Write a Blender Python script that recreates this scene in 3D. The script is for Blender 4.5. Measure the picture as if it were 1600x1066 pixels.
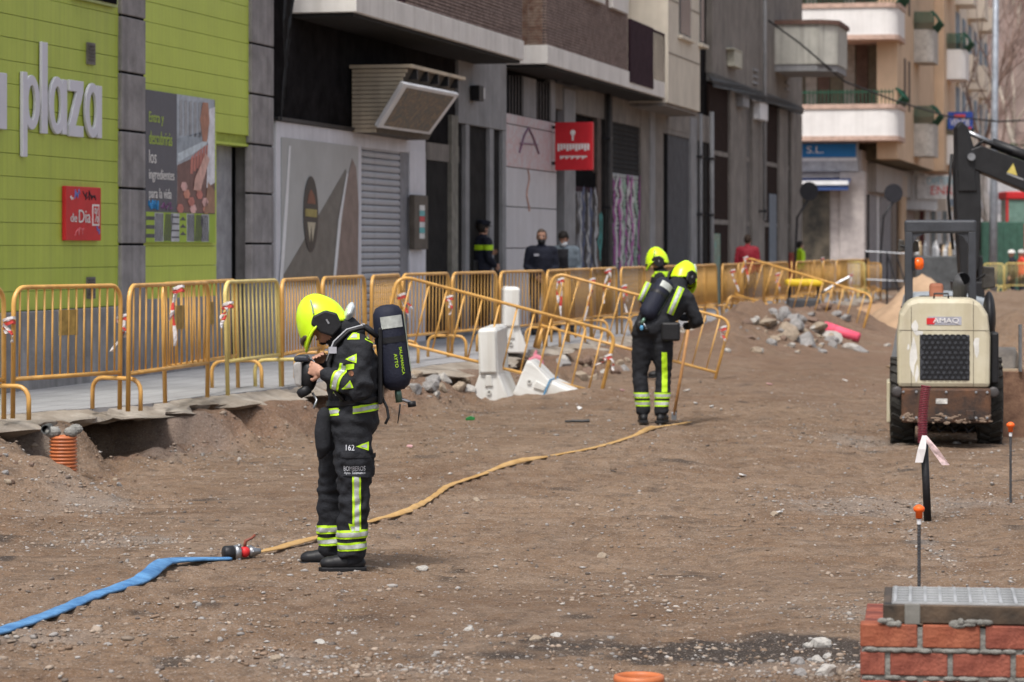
import bpy, bmesh, math, random
import numpy as np
from mathutils import Vector, Matrix, noise
from mathutils.bvhtree import BVHTree
random.seed(7)
sc = bpy.context.scene
for o in list(bpy.data.objects): bpy.data.objects.remove(o)
# ------------------------------------------------------------------ camera
FPX = 4500.0; CAMH = 2.0; HY = 388.0             # focal length in photo pixels, eye height, horizon row
cam_d = bpy.data.cameras.new('camera'); cam = bpy.data.objects.new('camera', cam_d)
sc.collection.objects.link(cam); sc.camera = cam
cam_d.sensor_width = 36; cam_d.lens = FPX*36/1600; cam_d.shift_y = -(533-HY)/1600
cam.location = (0, 0, CAMH); cam.rotation_euler = (math.radians(90), 0, 0)
cam_d.clip_start = .5; cam_d.clip_end = 2000
cam_d.dof.use_dof = True; cam_d.dof.focus_distance = 18.2; cam_d.dof.aperture_fstop = 4.2
# ------------------------------------------------------------------ sky and sun (bright overcast)
SUN_EL, SUN_AZ = 60, 200
w = bpy.data.worlds.new('World'); sc.world = w; w.use_nodes = True
nt = w.node_tree; bg = nt.nodes['Background']
sky = nt.nodes.new('ShaderNodeTexSky'); sky.sky_type = 'NISHITA'; sky.sun_disc = False
sky.sun_elevation = math.radians(SUN_EL); sky.sun_rotation = math.radians(SUN_AZ)
sky.air_density = 1.0; sky.dust_density = 4.0; sky.ozone_density = 1.0
hs = nt.nodes.new('ShaderNodeHueSaturation'); hs.inputs['Saturation'].default_value = .45
nt.links.new(sky.outputs[0], hs.inputs['Color']); nt.links.new(hs.outputs[0], bg.inputs['Color'])
bg.inputs['Strength'].default_value = .09
sl = bpy.data.lights.new('sun', 'SUN'); sl.energy = 1.5; sl.angle = math.radians(12); sl.color = (1, .96, .9)
so = bpy.data.objects.new('sun', sl); sc.collection.objects.link(so)
_az = math.radians(SUN_AZ); _el = math.radians(SUN_EL)
_sd = Vector((math.sin(_az)*math.cos(_el), math.cos(_az)*math.cos(_el), math.sin(_el)))
so.rotation_euler = _sd.to_track_quat('Z', 'Y').to_euler(); so.location = (0, 0, 40)
sc.view_settings.view_transform = 'Standard'; sc.view_settings.look = 'None'
sc.view_settings.exposure = 1.05; sc.view_settings.gamma = 1
# ------------------------------------------------------------------ street frame: u along the street, v towards the left facades
A = math.atan2(1032, FPX); sA, cA = math.sin(A), math.cos(A); TH = math.pi/2-A
FV = 11.27; ZS = .57                              # facade line and pavement height
def S(u, v, z=0): return Vector((u*sA-v*cA, u*cA+v*sA, z))
def uv(x, y): return (x*sA+y*cA, -x*cA+y*sA)
def G(px, py, z=0):                               # point of a level surface at height z
    Y = (CAMH-z)*FPX/(py-HY); return Vector(((px-800)/FPX*Y, Y, z))
def P(px, py, Y): return Vector(((px-800)/FPX*Y, Y, CAMH-(py-HY)*Y/FPX))
def FY(px, v=FV): t = (px-800)/FPX; return v/(sA-t*cA)
def FU(px, v=FV): t = (px-800)/FPX; return FY(px, v)*(t*sA+cA)
def FZ(px, py, v=FV): return CAMH-(py-HY)*FY(px, v)/FPX
def UY(px, u): t = (px-800)/FPX; return u/(t*sA+cA)
def UV_(px, u): t = (px-800)/FPX; return UY(px, u)*(sA-t*cA)
def UZ(px, py, u): return CAMH-(py-HY)*UY(px, u)/FPX
# ------------------------------------------------------------------ mesh helpers
C = sc.collection
class MB:
    def __init__(s): s.v = []; s.f = []
    def add(s, vs, fs, M=None):
        n = len(s.v)
        s.v += [tuple(M @ Vector(p)) for p in vs] if M is not None else [tuple(p) for p in vs]
        s.f += [tuple(i+n for i in f) for f in fs]; return s
    def box(s, x0, x1, y0, y1, z0, z1, M=None):
        vs = [(x, y, z) for z in (z0, z1) for y in (y0, y1) for x in (x0, x1)]
        return s.add(vs, [(0,2,3,1),(4,5,7,6),(0,1,5,4),(2,6,7,3),(0,4,6,2),(1,3,7,5)], M)
    def bar(s, a, b, r, r2=None, n=8): return s.tube([a, b], [r, r if r2 is None else r2], n)
    def tube(s, pts, r, n=8, flat=1.0, cap=True, closed=False, up=None):
        pts = [Vector(p) for p in pts]; m = len(pts)
        rs = list(r) if hasattr(r, '__len__') else [r]*m
        vs = []; fs = []; prev = None
        for i, p in enumerate(pts):
            if closed: d = pts[(i+1) % m]-pts[i-1]
            else: d = pts[min(i+1, m-1)]-pts[max(i-1, 0)]
            if d.length < 1e-9: d = Vector((0, 0, 1))
            d.normalize()
            if prev is None:
                q = Vector(up) if up else (Vector((0, 0, 1)) if abs(d.z) < .9 else Vector((1, 0, 0)))
                a = (q-d*q.dot(d)).normalized()
            else:
                a = prev-d*prev.dot(d); a = a.normalized() if a.length > 1e-6 else prev
            prev = a; b = d.cross(a)
            for k in range(n):
                t = 2*math.pi*k/n+math.pi/n
                vs.append(p+a*math.cos(t)*rs[i]*flat+b*math.sin(t)*rs[i])
        for i in range(m if closed else m-1):
            j = (i+1) % m
            for k in range(n): fs.append((i*n+k, i*n+(k+1) % n, j*n+(k+1) % n, j*n+k))
        if cap and not closed: fs.append(tuple(range(n))[::-1]); fs.append(tuple((m-1)*n+k for k in range(n)))
        return s.add(vs, fs)
    def lathe(s, prof, n=16, M=None):             # prof: (r, z) pairs
        vs = []; fs = []; m = len(prof)
        for r, z in prof:
            for k in range(n): t = 2*math.pi*k/n; vs.append((r*math.cos(t), r*math.sin(t), z))
        for i in range(m-1):
            for k in range(n): fs.append((i*n+k, i*n+(k+1) % n, (i+1)*n+(k+1) % n, (i+1)*n+k))
        if prof[0][0] > 1e-4: fs.append(tuple(range(n))[::-1])
        if prof[-1][0] > 1e-4: fs.append(tuple((m-1)*n+k for k in range(n)))
        return s.add(vs, fs, M)
    def ell(s, c, r, nu=14, nv=9, M=None):
        prof = [(max(1e-5, math.sin(math.pi*i/nv)), -math.cos(math.pi*i/nv)) for i in range(nv+1)]
        T = Matrix.Translation(c) @ Matrix.Diagonal((r[0], r[1], r[2], 1))
        if M is not None: T = M @ T
        return s.lathe(prof, nu, T)
    def prism(s, poly, t0, t1, ax='y', M=None):   # poly of (a, b): ax y -> (x, z); ax z -> (x, y); ax x -> (y, z)
        g = {'y': lambda a, b, t: (a, t, b), 'z': lambda a, b, t: (a, b, t), 'x': lambda a, b, t: (t, a, b)}[ax]
        n = len(poly); vs = [g(a, b, t0) for a, b in poly]+[g(a, b, t1) for a, b in poly]
        fs = [tuple(range(n))[::-1], tuple(range(n, 2*n))]+[(i, (i+1) % n, n+(i+1) % n, n+i) for i in range(n)]
        return s.add(vs, fs, M)
    def annulus(s, ro, ri, y0, y1, c=(0, 0), n=28, M=None):
        vs = []
        for (rx, rz) in (ro, ri):
            for y in (y0, y1):
                for k in range(n): t = 2*math.pi*k/n; vs.append((c[0]+rx*math.cos(t), y, c[1]+rz*math.sin(t)))
        fs = []
        for k in range(n):
            j = (k+1) % n
            fs += [(k, j, n+j, n+k), (2*n+k, 3*n+k, 3*n+j, 2*n+j), (k, 2*n+k, 2*n+j, j), (n+k, n+j, 3*n+j, 3*n+k)]
        return s.add(vs, fs, M)
    def build(s, name, mat, parent=None, smooth=False, bevel=0, fix=True):
        me = bpy.data.meshes.new(name); me.from_pydata(s.v, [], s.f)
        if fix:
            bm = bmesh.new(); bm.from_mesh(me); bmesh.ops.recalc_face_normals(bm, faces=bm.faces); bm.to_mesh(me); bm.free()
        return mobj(name, me, mat, parent, smooth, bevel)
def mobj(name, me, mat, parent=None, smooth=False, bevel=0):
    for m in (mat if isinstance(mat, (list, tuple)) else [mat]): me.materials.append(m)
    if smooth: me.polygons.foreach_set('use_smooth', [True]*len(me.polygons))
    o = bpy.data.objects.new(name, me); C.objects.link(o)
    if parent: o.parent = parent
    if bevel:
        b = o.modifiers.new('bevel', 'BEVEL'); b.width = bevel; b.segments = 2; b.limit_method = 'ANGLE'; b.angle_limit = .7
    return o
def tag(o, label=None, cat=None, group=None, kind=None):
    if label: o['label'] = label
    if cat: o['category'] = cat
    if group: o['group'] = group
    if kind: o['kind'] = kind
    return o
def thing(name, label, cat, loc=(0, 0, 0), rz=0, group=None):
    o = bpy.data.objects.new(name, None); C.objects.link(o); o.empty_display_size = .1
    o.location = loc; o.rotation_euler = (0, 0, rz); return tag(o, label, cat, group)
def copy_tree(o, parent=None):
    c = o.copy(); C.objects.link(c); c.parent = parent
    for ch in o.children: copy_tree(ch, c)
    return c
def text_geo(body, size=1.0, depth=.01):          # lettering as geometry, in x (right) and z (up), front at y = 0
    cu = bpy.data.curves.new('t', 'FONT'); cu.body = body; cu.size = size; cu.resolution_u = 3
    o = bpy.data.objects.new('t', cu); C.objects.link(o)
    dg = bpy.context.evaluated_depsgraph_get(); me = o.evaluated_get(dg).to_mesh()
    v = [(p.co.x, 0, p.co.y) for p in me.vertices]; f = [tuple(p.vertices) for p in me.polygons]
    o.evaluated_get(dg).to_mesh_clear(); bpy.data.objects.remove(o); bpy.data.curves.remove(cu)
    xs = [p[0] for p in v]; zs = [p[2] for p in v]
    return v, f, (min(xs), max(xs), min(zs), max(zs))
def fit_text(mb, body, x0, x1, z0, z1, y, flip=False):  # lettering stretched into a rectangle, facing -y, 3 mm thick
    v, f, (a, b, c, d) = text_geo(body)
    vv = [(x0+(p[0]-a)/(b-a)*(x1-x0), y, z0+(p[2]-c)/(d-c)*(z1-z0)) for p in v]
    n = len(vv)
    mb.add(vv+[(p[0], y+.004, p[2]) for p in vv], f+[tuple(i+n for i in q[::-1]) for q in f])
    return mb
def loft(mb, secs, n=16):                         # secs: (centre, half axis a, half axis b)
    vs = []; fs = []
    for c, a, b in secs:
        c, a, b = Vector(c), Vector(a), Vector(b)
        for k in range(n): t = 2*math.pi*k/n; vs.append(c+a*math.cos(t)+b*math.sin(t))
    for i in range(len(secs)-1):
        for k in range(n): fs.append((i*n+k, i*n+(k+1) % n, (i+1)*n+(k+1) % n, (i+1)*n+k))
    fs.append(tuple(range(n))[::-1]); fs.append(tuple((len(secs)-1)*n+k for k in range(n)))
    return mb.add(vs, fs)
# ------------------------------------------------------------------ materials
MATS = {}
def mat(name, col, rough=.75, metal=0., var=.2, scale=5., bump=.15, bscale=40., streak=0., spec=.3, col2=None, stain=None, edge=(.35, .65)):
    if name in MATS: return MATS[name]
    m = bpy.data.materials.new(name); m.use_nodes = True; n = m.node_tree.nodes; l = m.node_tree.links
    b = n['Principled BSDF']; b.inputs['Roughness'].default_value = rough; b.inputs['Metallic'].default_value = metal
    b.inputs['Specular IOR Level'].default_value = spec
    tc = n.new('ShaderNodeTexCoord')
    nz = n.new('ShaderNodeTexNoise'); nz.inputs['Scale'].default_value = scale; nz.inputs['Detail'].default_value = 6; nz.inputs['Roughness'].default_value = .65
    l.new(tc.outputs['Object'], nz.inputs['Vector'])
    mr = n.new('ShaderNodeMapRange'); mr.inputs[1].default_value = edge[0]; mr.inputs[2].default_value = edge[1]; l.new(nz.outputs['Fac'], mr.inputs[0])
    mx = n.new('ShaderNodeMix'); mx.data_type = 'RGBA'; l.new(mr.outputs[0], mx.inputs[0])
    c1 = [c*(1-var) for c in col]; c2 = col2 or [min(1, c*(1+var)) for c in col]
    mx.inputs[6].default_value = (*c1, 1); mx.inputs[7].default_value = (*c2, 1)
    out = mx.outputs[2]
    if streak:
        mp = n.new('ShaderNodeMapping'); mp.inputs['Scale'].default_value = (7, 7, .35); l.new(tc.outputs['Object'], mp.inputs[0])
        n2 = n.new('ShaderNodeTexNoise'); n2.inputs['Scale'].default_value = 1; n2.inputs['Detail'].default_value = 5; l.new(mp.outputs[0], n2.inputs['Vector'])
        m2 = n.new('ShaderNodeMapRange'); m2.inputs[1].default_value = .45; m2.inputs[2].default_value = .75; m2.inputs[4].default_value = streak; l.new(n2.outputs['Fac'], m2.inputs[0])
        x2 = n.new('ShaderNodeMix'); x2.data_type = 'RGBA'; l.new(m2.outputs[0], x2.inputs[0]); l.new(out, x2.inputs[6])
        x2.inputs[7].default_value = (*(stain or [c*.3 for c in col]), 1); out = x2.outputs[2]
    l.new(out, b.inputs['Base Color'])
    if bump:
        n3 = n.new('ShaderNodeTexNoise'); n3.inputs['Scale'].default_value = bscale; n3.inputs['Detail'].default_value = 4; l.new(tc.outputs['Object'], n3.inputs['Vector'])
        bp = n.new('ShaderNodeBump'); bp.inputs['Strength'].default_value = bump; bp.inputs['Distance'].default_value = .02
        l.new(n3.outputs['Fac'], bp.inputs['Height']); l.new(bp.outputs[0], b.inputs['Normal'])
    MATS[name] = m; return m
def glass(name, col=(.02, .025, .03), rough=.08):
    return mat(name, col, rough, 0, .3, 2, 0, spec=.6)
def graffiti(name, base, cols, scale=(3, 3, 1.2), seed=0., cover=.5):   # sprayed paint: flat tags on a shutter or door
    if name in MATS: return MATS[name]
    m = bpy.data.materials.new(name); m.use_nodes = True; n = m.node_tree.nodes; l = m.node_tree.links
    b = n['Principled BSDF']; b.inputs['Roughness'].default_value = .6
    tc = n.new('ShaderNodeTexCoord'); mp = n.new('ShaderNodeMapping'); mp.inputs['Scale'].default_value = scale; mp.inputs['Location'].default_value = (seed, seed*1.7, seed*.6)
    ge = n.new('ShaderNodeNewGeometry'); l.new(ge.outputs['Position'], mp.inputs[0])
    nz = n.new('ShaderNodeTexNoise'); nz.inputs['Scale'].default_value = 1.6; nz.inputs['Detail'].default_value = 2; nz.inputs['Distortion'].default_value = 3.2; l.new(mp.outputs[0], nz.inputs['Vector'])
    r = n.new('ShaderNodeValToRGB'); r.color_ramp.interpolation = 'LINEAR'; e = r.color_ramp.elements
    allc = [base]+cols; e[0].position = .3; e[0].color = (*base, 1); e[1].position = .36; e[1].color = (*cols[0], 1)
    k = .42
    for c in allc[1:]+[base]+allc[1:]+[base]:
        a = e.new(min(.99, k)); a.color = (*c, 1); k += .045
    l.new(nz.outputs['Fac'], r.inputs[0]); l.new(r.outputs[0], b.inputs['Base Color']); MATS[name] = m; return m
yellow = mat('barrier_yellow', (.70, .37, .085), .38, 0, .16, 3, .1, 60, spec=.55, streak=.5, stain=(.30, .14, .05), col2=(.74, .43, .13))
pale_yellow = mat('barrier_pale_yellow', (.68, .54, .20), .4, 0, .15, 4, .1, 60)
black = mat('black_plastic', (.012, .012, .014), .5, 0, .2, 8, .1)
dark_metal = mat('dark_metal', (.03, .03, .034), .45, .3, .3, 6, .15)
steel = mat('steel', (.32, .33, .35), .4, .8, .2, 6, .1)
concrete = mat('concrete', (.27, .265, .27), .85, 0, .25, 2.2, .3, 30, streak=.6, stain=(.09, .088, .09))
white_plastic = mat('white_plastic', (.68, .68, .66), .45, 0, .06, 3, .05, streak=.6, stain=(.36, .32, .26))
white_paint = mat('white_paint', (.66, .66, .68), .55, 0, .08, 3, .08, streak=.3, stain=(.4, .4, .4))
red_paint = mat('red_paint', (.55, .025, .03), .5, 0, .1, 4, .05)
# ------------------------------------------------------------------ ground
def vn(x, y, seed=0):
    xi = np.floor(x).astype(np.int64); yi = np.floor(y).astype(np.int64); fx = x-xi; fy = y-yi
    def h(a, b):
        q = (a*374761393+b*668265263+seed*1274126177) & 0xffffffff
        q = ((q ^ (q >> 13))*1103515245) & 0xffffffff; q = ((q ^ (q >> 16))*2246822519) & 0xffffffff
        return ((q ^ (q >> 15)) & 0xffff)/65535.0
    fx = fx*fx*(3-2*fx); fy = fy*fy*(3-2*fy)
    return (h(xi, yi)*(1-fx)+h(xi+1, yi)*fx)*(1-fy)+(h(xi, yi+1)*(1-fx)+h(xi+1, yi+1)*fx)*fy
def fbm(x, y, seed=0, o=4):
    r = 0; a = .5; t = 0
    for i in range(o): r = r+a*vn(x*2**i+i*17.3, y*2**i+i*9.1, seed+i); t += a; a *= .5
    return r/t
def ss(x, a, b): t = np.clip((x-a)/(b-a), 0, 1); return t*t*(3-2*t)
CURB = [(-40, 9.7), (19, 9.6), (22.3, 9.49), (24.2, 9.15), (25.5, 8.85), (27.1, 8.58), (29.5, 8.6), (32.2, 8.6), (34.8, 8.4), (38.7, 8.6), (44.9, 8.38), (60, 8.4), (95, 8.4), (120, 8.4), (500, 8.4)]
def curb(u): return np.interp(u, [c[0] for c in CURB], [c[1] for c in CURB])+.16*(fbm(u*1.1, u*0+3.3, 5)-.5)*2
CAVES = [(22.62, .42, .55), (24.45, .75, 1.15), (26.3, .3, .6), (28.55, .45, .95), (30.6, .4, .7), (33.9, .5, 1.0), (37.0, .5, .8), (41.0, .6, .7), (46.5, .5, .6)]
MOUNDS = [(51.5, 7.25, 4.4, 1.0, .82), (57.5, 6.4, 3.0, .9, .6), (34.6, 7.0, 1.0, .7, .14), (21.45, 8.75, .75, .5, .26), (22.35, 8.75, .28, .42, -.30), (22.0, 8.82, .42, .4, -.30), (57, 1.6, 2.6, 2.0, .75), (64, .2, 5, 3, .8), (95, 5, 8, 6, .5)]
def height(X, Y):
    X = np.asarray(X, float); Y = np.asarray(Y, float); u = X*sA+Y*cA; v = -X*cA+Y*sA
    b = .15*ss(u, 18, 30)*ss(v, 2.5, 5)*(1-.4*ss(u, 60, 90))
    near = 1-ss(u, 45, 90)
    b = b+.07*(fbm(X*.45, Y*.45, 11)-.5)+.032*(fbm(X*1.7, Y*1.7, 12)-.5)
    b = b+near*(.020*(fbm(X*6, Y*6, 13, 3)-.5)+.010*(vn(X*22, Y*22, 21)-.5))
    trk = ss(fbm(X*.5+4, Y*.2, 31, 3), .40, .52)
    ph = Y+.18*X+.5*fbm(X*.8, Y*.8, 33, 2)
    b = b+near*trk*.020*np.sin(2*math.pi*ph/.29)*(.4+fbm(X*3, Y*3, 35, 2))
    rut = np.exp(-((X-(1.35+.03*(Y-14)+.25*np.sin(Y*.3)))/.16)**2)+np.exp(-((X-(2.75+.05*(Y-14)))/.2)**2)
    b = b-near*.022*rut
    for x_off in (1.02, 2.55, -1.9):                # tyre tracks with lug prints
        e = X-(x_off+.0985*(Y-17.6)+.12*np.sin(Y*.45)); tk = np.exp(-(e/.17)**4)*ss(fbm(X*.9, Y*.35, 37, 2), .3, .5)*near
        b = b-.014*tk+.013*tk*np.sin(2*math.pi*(Y+.7*np.abs(e))/.2)
    for (mu, mv, su, sv, h) in MOUNDS:
        g = np.exp(-((u-mu)/su)**2-((v-mv)/sv)**2)
        b = b+h*g*(.62+.76*fbm(X*2.2, Y*2.2, 41))
    c = sum(a*np.exp(-((u-cu)/w_)**4) for cu, w_, a in CAVES)
    bk = np.exp(-((curb(u)-v-.15)/.5)**2)*near
    d = curb(u)-v+.34*(fbm(X*2.1, Y*2.1, 45, 4)-.5)+.30*(fbm(X*7, Y*7, 46, 4)-.5)
    b = b+bk*(.22*(fbm(X*4.5, Y*4.5, 48, 4)-.5)+.24*np.abs(fbm(X*9, Y*9, 49, 3)-.5))
    wd = .42+.55*np.exp(-((u-21.2)/1.3)**2)+.25*np.exp(-((u-36)/3)**2)
    s = 1-ss(d, .0-.95*c, wd+.12-.85*c)
    s = s**.9
    top = ZS-.085-.12*np.clip(c, 0, 1)+.10*(fbm(X*3, Y*3, 47)-.5)
    return b*(1-s)+np.maximum(top, b)*s
def hz(x, y): return float(height(np.array([x]), np.array([y]))[0])
def hzs(x, y, r=.16): a = np.array([(x+r*i, y+r*j) for i in (-1, -.5, 0, .5, 1) for j in (-1, -.5, 0, .5, 1)]); return float(height(a[:, 0], a[:, 1]).mean())
_RY = 8.5*(140/8.5)**np.linspace(0, 1, 900)
def on(px, py, z0=0.0):                           # where the ray of a photo point first meets the ground
    Y = _RY; zr_ = CAMH-(py-HY)*Y/FPX; d = zr_-height((px-800)/FPX*Y, Y); i = int(np.argmax(d <= 0))
    if i == 0: return G(px, py, z0)
    q = d[i-1]/(d[i-1]-d[i]); y = float(Y[i-1]+(Y[i]-Y[i-1])*q); return Vector(((px-800)/FPX*y, y, CAMH-(py-HY)*y/FPX))
def fast_mesh(name, V, F):
    me = bpy.data.meshes.new(name); k = F.shape[1]
    me.vertices.add(len(V)); me.vertices.foreach_set('co', V.astype(np.float32).ravel())
    me.loops.add(F.size); me.loops.foreach_set('vertex_index', F.astype(np.int32).ravel())
    me.polygons.add(len(F)); me.polygons.foreach_set('loop_start', np.arange(0, F.size, k, dtype=np.int32))
    me.update(calc_edges=True); me.validate(); return me
ys = [7.0]
while ys[-1] < 420: ys.append(ys[-1]*(1+(.0035 if ys[-1] < 15 else .003 if ys[-1] < 21 else .0022 if ys[-1] < 37 else .006 if ys[-1] < 70 else .02)))
ys = np.array(ys); ts = np.linspace(-.34, .34, 430)
YY, TT = np.meshgrid(ys, ts, indexing='ij'); XX = TT*(YY+9)
ZZ = height(XX, YY); R_, K_ = YY.shape
V = np.stack([XX, YY, ZZ], -1).reshape(-1, 3); idx = np.arange(R_*K_).reshape(R_, K_)
F = np.stack([idx[:-1, :-1], idx[:-1, 1:], idx[1:, 1:], idx[1:, :-1]], -1).reshape(-1, 4)
gme = fast_mesh('ground', V, F)
def dirt_material():
    m = bpy.data.materials.new('dirt'); m.use_nodes = True; n = m.node_tree.nodes; l = m.node_tree.links
    b = n['Principled BSDF']; b.inputs['Roughness'].default_value = .95; b.inputs['Specular IOR Level'].default_value = .12
    tc = n.new('ShaderNodeTexCoord')
    def nz(s, d=6, r=.6):
        q = n.new('ShaderNodeTexNoise'); q.inputs['Scale'].default_value = s; q.inputs['Detail'].default_value = d; q.inputs['Roughness'].default_value = r
        l.new(tc.outputs['Object'], q.inputs['Vector']); return q.outputs['Fac']
    def mr(x, a, c, lo=0, hi=1):
        q = n.new('ShaderNodeMapRange'); q.inputs[1].default_value = a; q.inputs[2].default_value = c; q.inputs[3].default_value = lo; q.inputs[4].default_value = hi; l.new(x, q.inputs[0]); return q.outputs[0]
    def mix(f, a, c):
        q = n.new('ShaderNodeMix'); q.data_type = 'RGBA'; l.new(f, q.inputs[0])
        for i, x in ((6, a), (7, c)):
            if isinstance(x, tuple): q.inputs[i].default_value = (*x, 1)
            else: l.new(x, q.inputs[i])
        return q.outputs[2]
    c = mix(mr(nz(.35), .35, .65), (.174, .108, .068), (.252, .173, .117))
    c = mix(mr(nz(2.2), .42, .72, 0, .75), c, (.285, .212, .158))
    c = mix(mr(nz(9, 8), .48, .72, 0, .8), c, (.100, .068, .049))
    at = n.new('ShaderNodeAttribute'); at.attribute_name = 'patch'
    sp = n.new('ShaderNodeSeparateColor'); l.new(at.outputs['Color'], sp.inputs[0])
    c = mix(sp.outputs[0], c, (.045, .038, .035))         # burnt, oily patch
    c = mix(sp.outputs[1], c, (.205, .125, .085))         # red clay
    c = mix(sp.outputs[2], c, (.29, .26, .235))           # pale crushed stone
    c = mix(mr(nz(75, 3), .55, .68, 0, .65), c, (.36, .32, .285))
    c = mix(mr(nz(50, 4), .54, .68, 0, .6), c, (.085, .060, .046))
    l.new(c, b.inputs['Base Color'])
    bp = n.new('ShaderNodeBump'); bp.inputs['Strength'].default_value = .8; bp.inputs['Distance'].default_value = .05
    wv = n.new('ShaderNodeTexWave'); wv.bands_direction = 'Y'; wv.inputs['Scale'].default_value = 1.15; wv.inputs['Distortion'].default_value = 4; wv.inputs['Detail'].default_value = 3; wv.inputs['Detail Scale'].default_value = .7; l.new(tc.outputs['Object'], wv.inputs['Vector'])
    ml = n.new('ShaderNodeMath'); ml.operation = 'MULTIPLY'; l.new(wv.outputs['Fac'], ml.inputs[0]); l.new(mr(nz(.55, 3), .38, .55, 0, .75), ml.inputs[1])
    ad = n.new('ShaderNodeMath'); ad.operation = 'ADD'; l.new(nz(28, 8, .7), ad.inputs[0]); l.new(ml.outputs[0], ad.inputs[1]); l.new(ad.outputs[0], bp.inputs['Height']); l.new(bp.outputs[0], b.inputs['Normal']); return m
dirt = dirt_material()
ground = mobj('ground', gme, dirt, smooth=True); tag(ground, kind='structure')
# patches with a shape of their own: burnt soil in front, red clay under the kerb, pale crushed stone
uu = XX*sA+YY*cA; vv = -XX*cA+YY*sA
def blob(px, py, rx, ry, pw=2): p = G(px, py); return np.exp(-(np.abs((XX-p.x)/rx)**pw+np.abs((YY-p.y)/ry)**pw))
nA = fbm(XX*2.5, YY*2.5, 61); nB = fbm(XX*1.2, YY*1.2, 62)
burnt = ss((blob(1020, 1012, 1.1, .5, 4)+blob(1290, 1015, .35, .45))*1.0+(nA-.5)*2.2-.15, .25, .7)*.9
dd = curb(uu)-vv
clay = ss(np.exp(-((dd-.05)/.5)**2)*(.4+nB)-.1, .3, .75)*(uu > 24)*.75+.6*np.exp(-((uu-54)/6)**2-((vv-6.8)/1.6)**2)*(nA > .42)+.85*np.exp(-((uu-50)/13)**2-((vv-2)/4.5)**2)*ss(nB, .3, .55)
pale_spots = [(120, 800, .55, .9), (30, 760, .5, .8), (1430, 790, 1.1, .9), (1330, 800, .5, .6), (1460, 860, .12, 1.6), (1370, 960, .3, .6), (300, 730, .8, .9), (660, 640, .9, 2), (430, 1030, .35, .25), (1250, 1040, .4, .3), (620, 1050, .35, .2), (210, 850, .4, .5), (1360, 690, .7, 1.5), (60, 1000, .5, .4)]
pale = sum(blob(*p) for p in pale_spots)
pale_m = ss(pale*(.3+1.3*nA)-.1, .25, .8)*.38
ca = gme.color_attributes.new('patch', 'FLOAT_COLOR', 'POINT')
ca.data.foreach_set('color', np.stack([burnt, np.clip(clay, 0, 1), pale_m, np.ones_like(pale)], -1).astype(np.float32).ravel())
mb = MB(); mb.box(-500, 500, -120, 900, -1.2, -.6); tag(mb.build('terrain', dirt), kind='structure')
# loose stones: nobody could count them
rng = np.random.default_rng(3)
PW = [.20, .38, .05, .12, .25]
def stones(name, n, smin, smax, mats, weight, ymax=60, seed=1):
    r = np.random.default_rng(seed); X = []; Y = []
    while sum(len(a) for a in X) < n:
        t = r.uniform(-.24, .24, 60000); y = 10.5*(ymax/10.5)**r.uniform(0, 1, 60000); x = t*(y+4)
        keep = r.uniform(0, 1, 60000) < weight(x, y); X.append(x[keep]); Y.append(y[keep])
    X = np.concatenate(X)[:n]; Y = np.concatenate(Y)[:n]; Z = height(X, Y)
    ph = (1+5**.5)/2
    ico = np.array([(-1,ph,0),(1,ph,0),(-1,-ph,0),(1,-ph,0),(0,-1,ph),(0,1,ph),(0,-1,-ph),(0,1,-ph),(ph,0,-1),(ph,0,1),(-ph,0,-1),(-ph,0,1)])/1.9
    fc = np.array([(0,11,5),(0,5,1),(0,1,7),(0,7,10),(0,10,11),(1,5,9),(5,11,4),(11,10,2),(10,7,6),(7,1,8),(3,9,4),(3,4,2),(3,2,6),(3,6,8),(3,8,9),(4,9,5),(2,4,11),(6,2,10),(8,6,7),(9,8,1)])
    s = smin*(smax/smin)**(r.uniform(0, 1, n)**2.2)
    vs = ico[None]*r.uniform(.6, 1.3, (n, 12, 1))*r.uniform(.6, 1.3, (n, 1, 3))
    a = r.uniform(0, 6.28, n); ca_, sa_ = np.cos(a)[:, None], np.sin(a)[:, None]
    x = vs[..., 0]*ca_-vs[..., 1]*sa_; y = vs[..., 0]*sa_+vs[..., 1]*ca_
    V = np.stack([x*s[:, None]+X[:, None], y*s[:, None]+Y[:, None], vs[..., 2]*.6*s[:, None]+Z[:, None]+.12*s[:, None]], -1).reshape(-1, 3)
    Fc = (fc[None]+(np.arange(n)*12)[:, None, None]).reshape(-1, 3)
    me = fast_mesh(name, V, Fc)
    mi = np.repeat(r.choice(len(mats), n, p=PW), 20).astype(np.int32); me.polygons.foreach_set('material_index', mi)
    return tag(mobj(name, me, mats), 'loose crushed stones strewn over the dug-up dirt roadway', 'gravel', kind='stuff')
smats = [mat('stone_grey', (.30, .28, .265), .9, var=.3, scale=3), mat('stone_tan', (.27, .215, .17), .9, var=.3, scale=3), mat('stone_pale', (.36, .33, .30), .9, var=.2, scale=3), mat('stone_dark', (.14, .115, .10), .9, var=.3, scale=3), mat('stone_brown', (.20, .14, .10), .9, var=.3, scale=3)]
def wt(x, y):
    u = x*sA+y*cA; v = -x*cA+y*sA; w_ = .05+.20*ss(fbm(x*1.3, y*1.3, 71), .45, .7)
    for (px, py, rx, ry) in pale_spots:
        p = G(px, py); w_ = w_+1.0*np.exp(-((x-p.x)/rx)**2-((y-p.y)/ry)**2)*(.35+1.3*ss(fbm(x*4, y*4, 77), .4, .65))
    w_ = w_+.5*np.exp(-((u-52)/4)**2-((v-6.5)/1)**2)+.06*(y < 15)
    w_ = w_+.45*np.exp(-((curb(u)-v-.3)/.3)**2); w_ = w_*(v < curb(u)-.05); return np.clip(w_, 0, 1)
stones('gravel', 34000, .005, .021, smats, wt, 42, 1)
PW = [.06, .34, .0, .25, .35]
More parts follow.
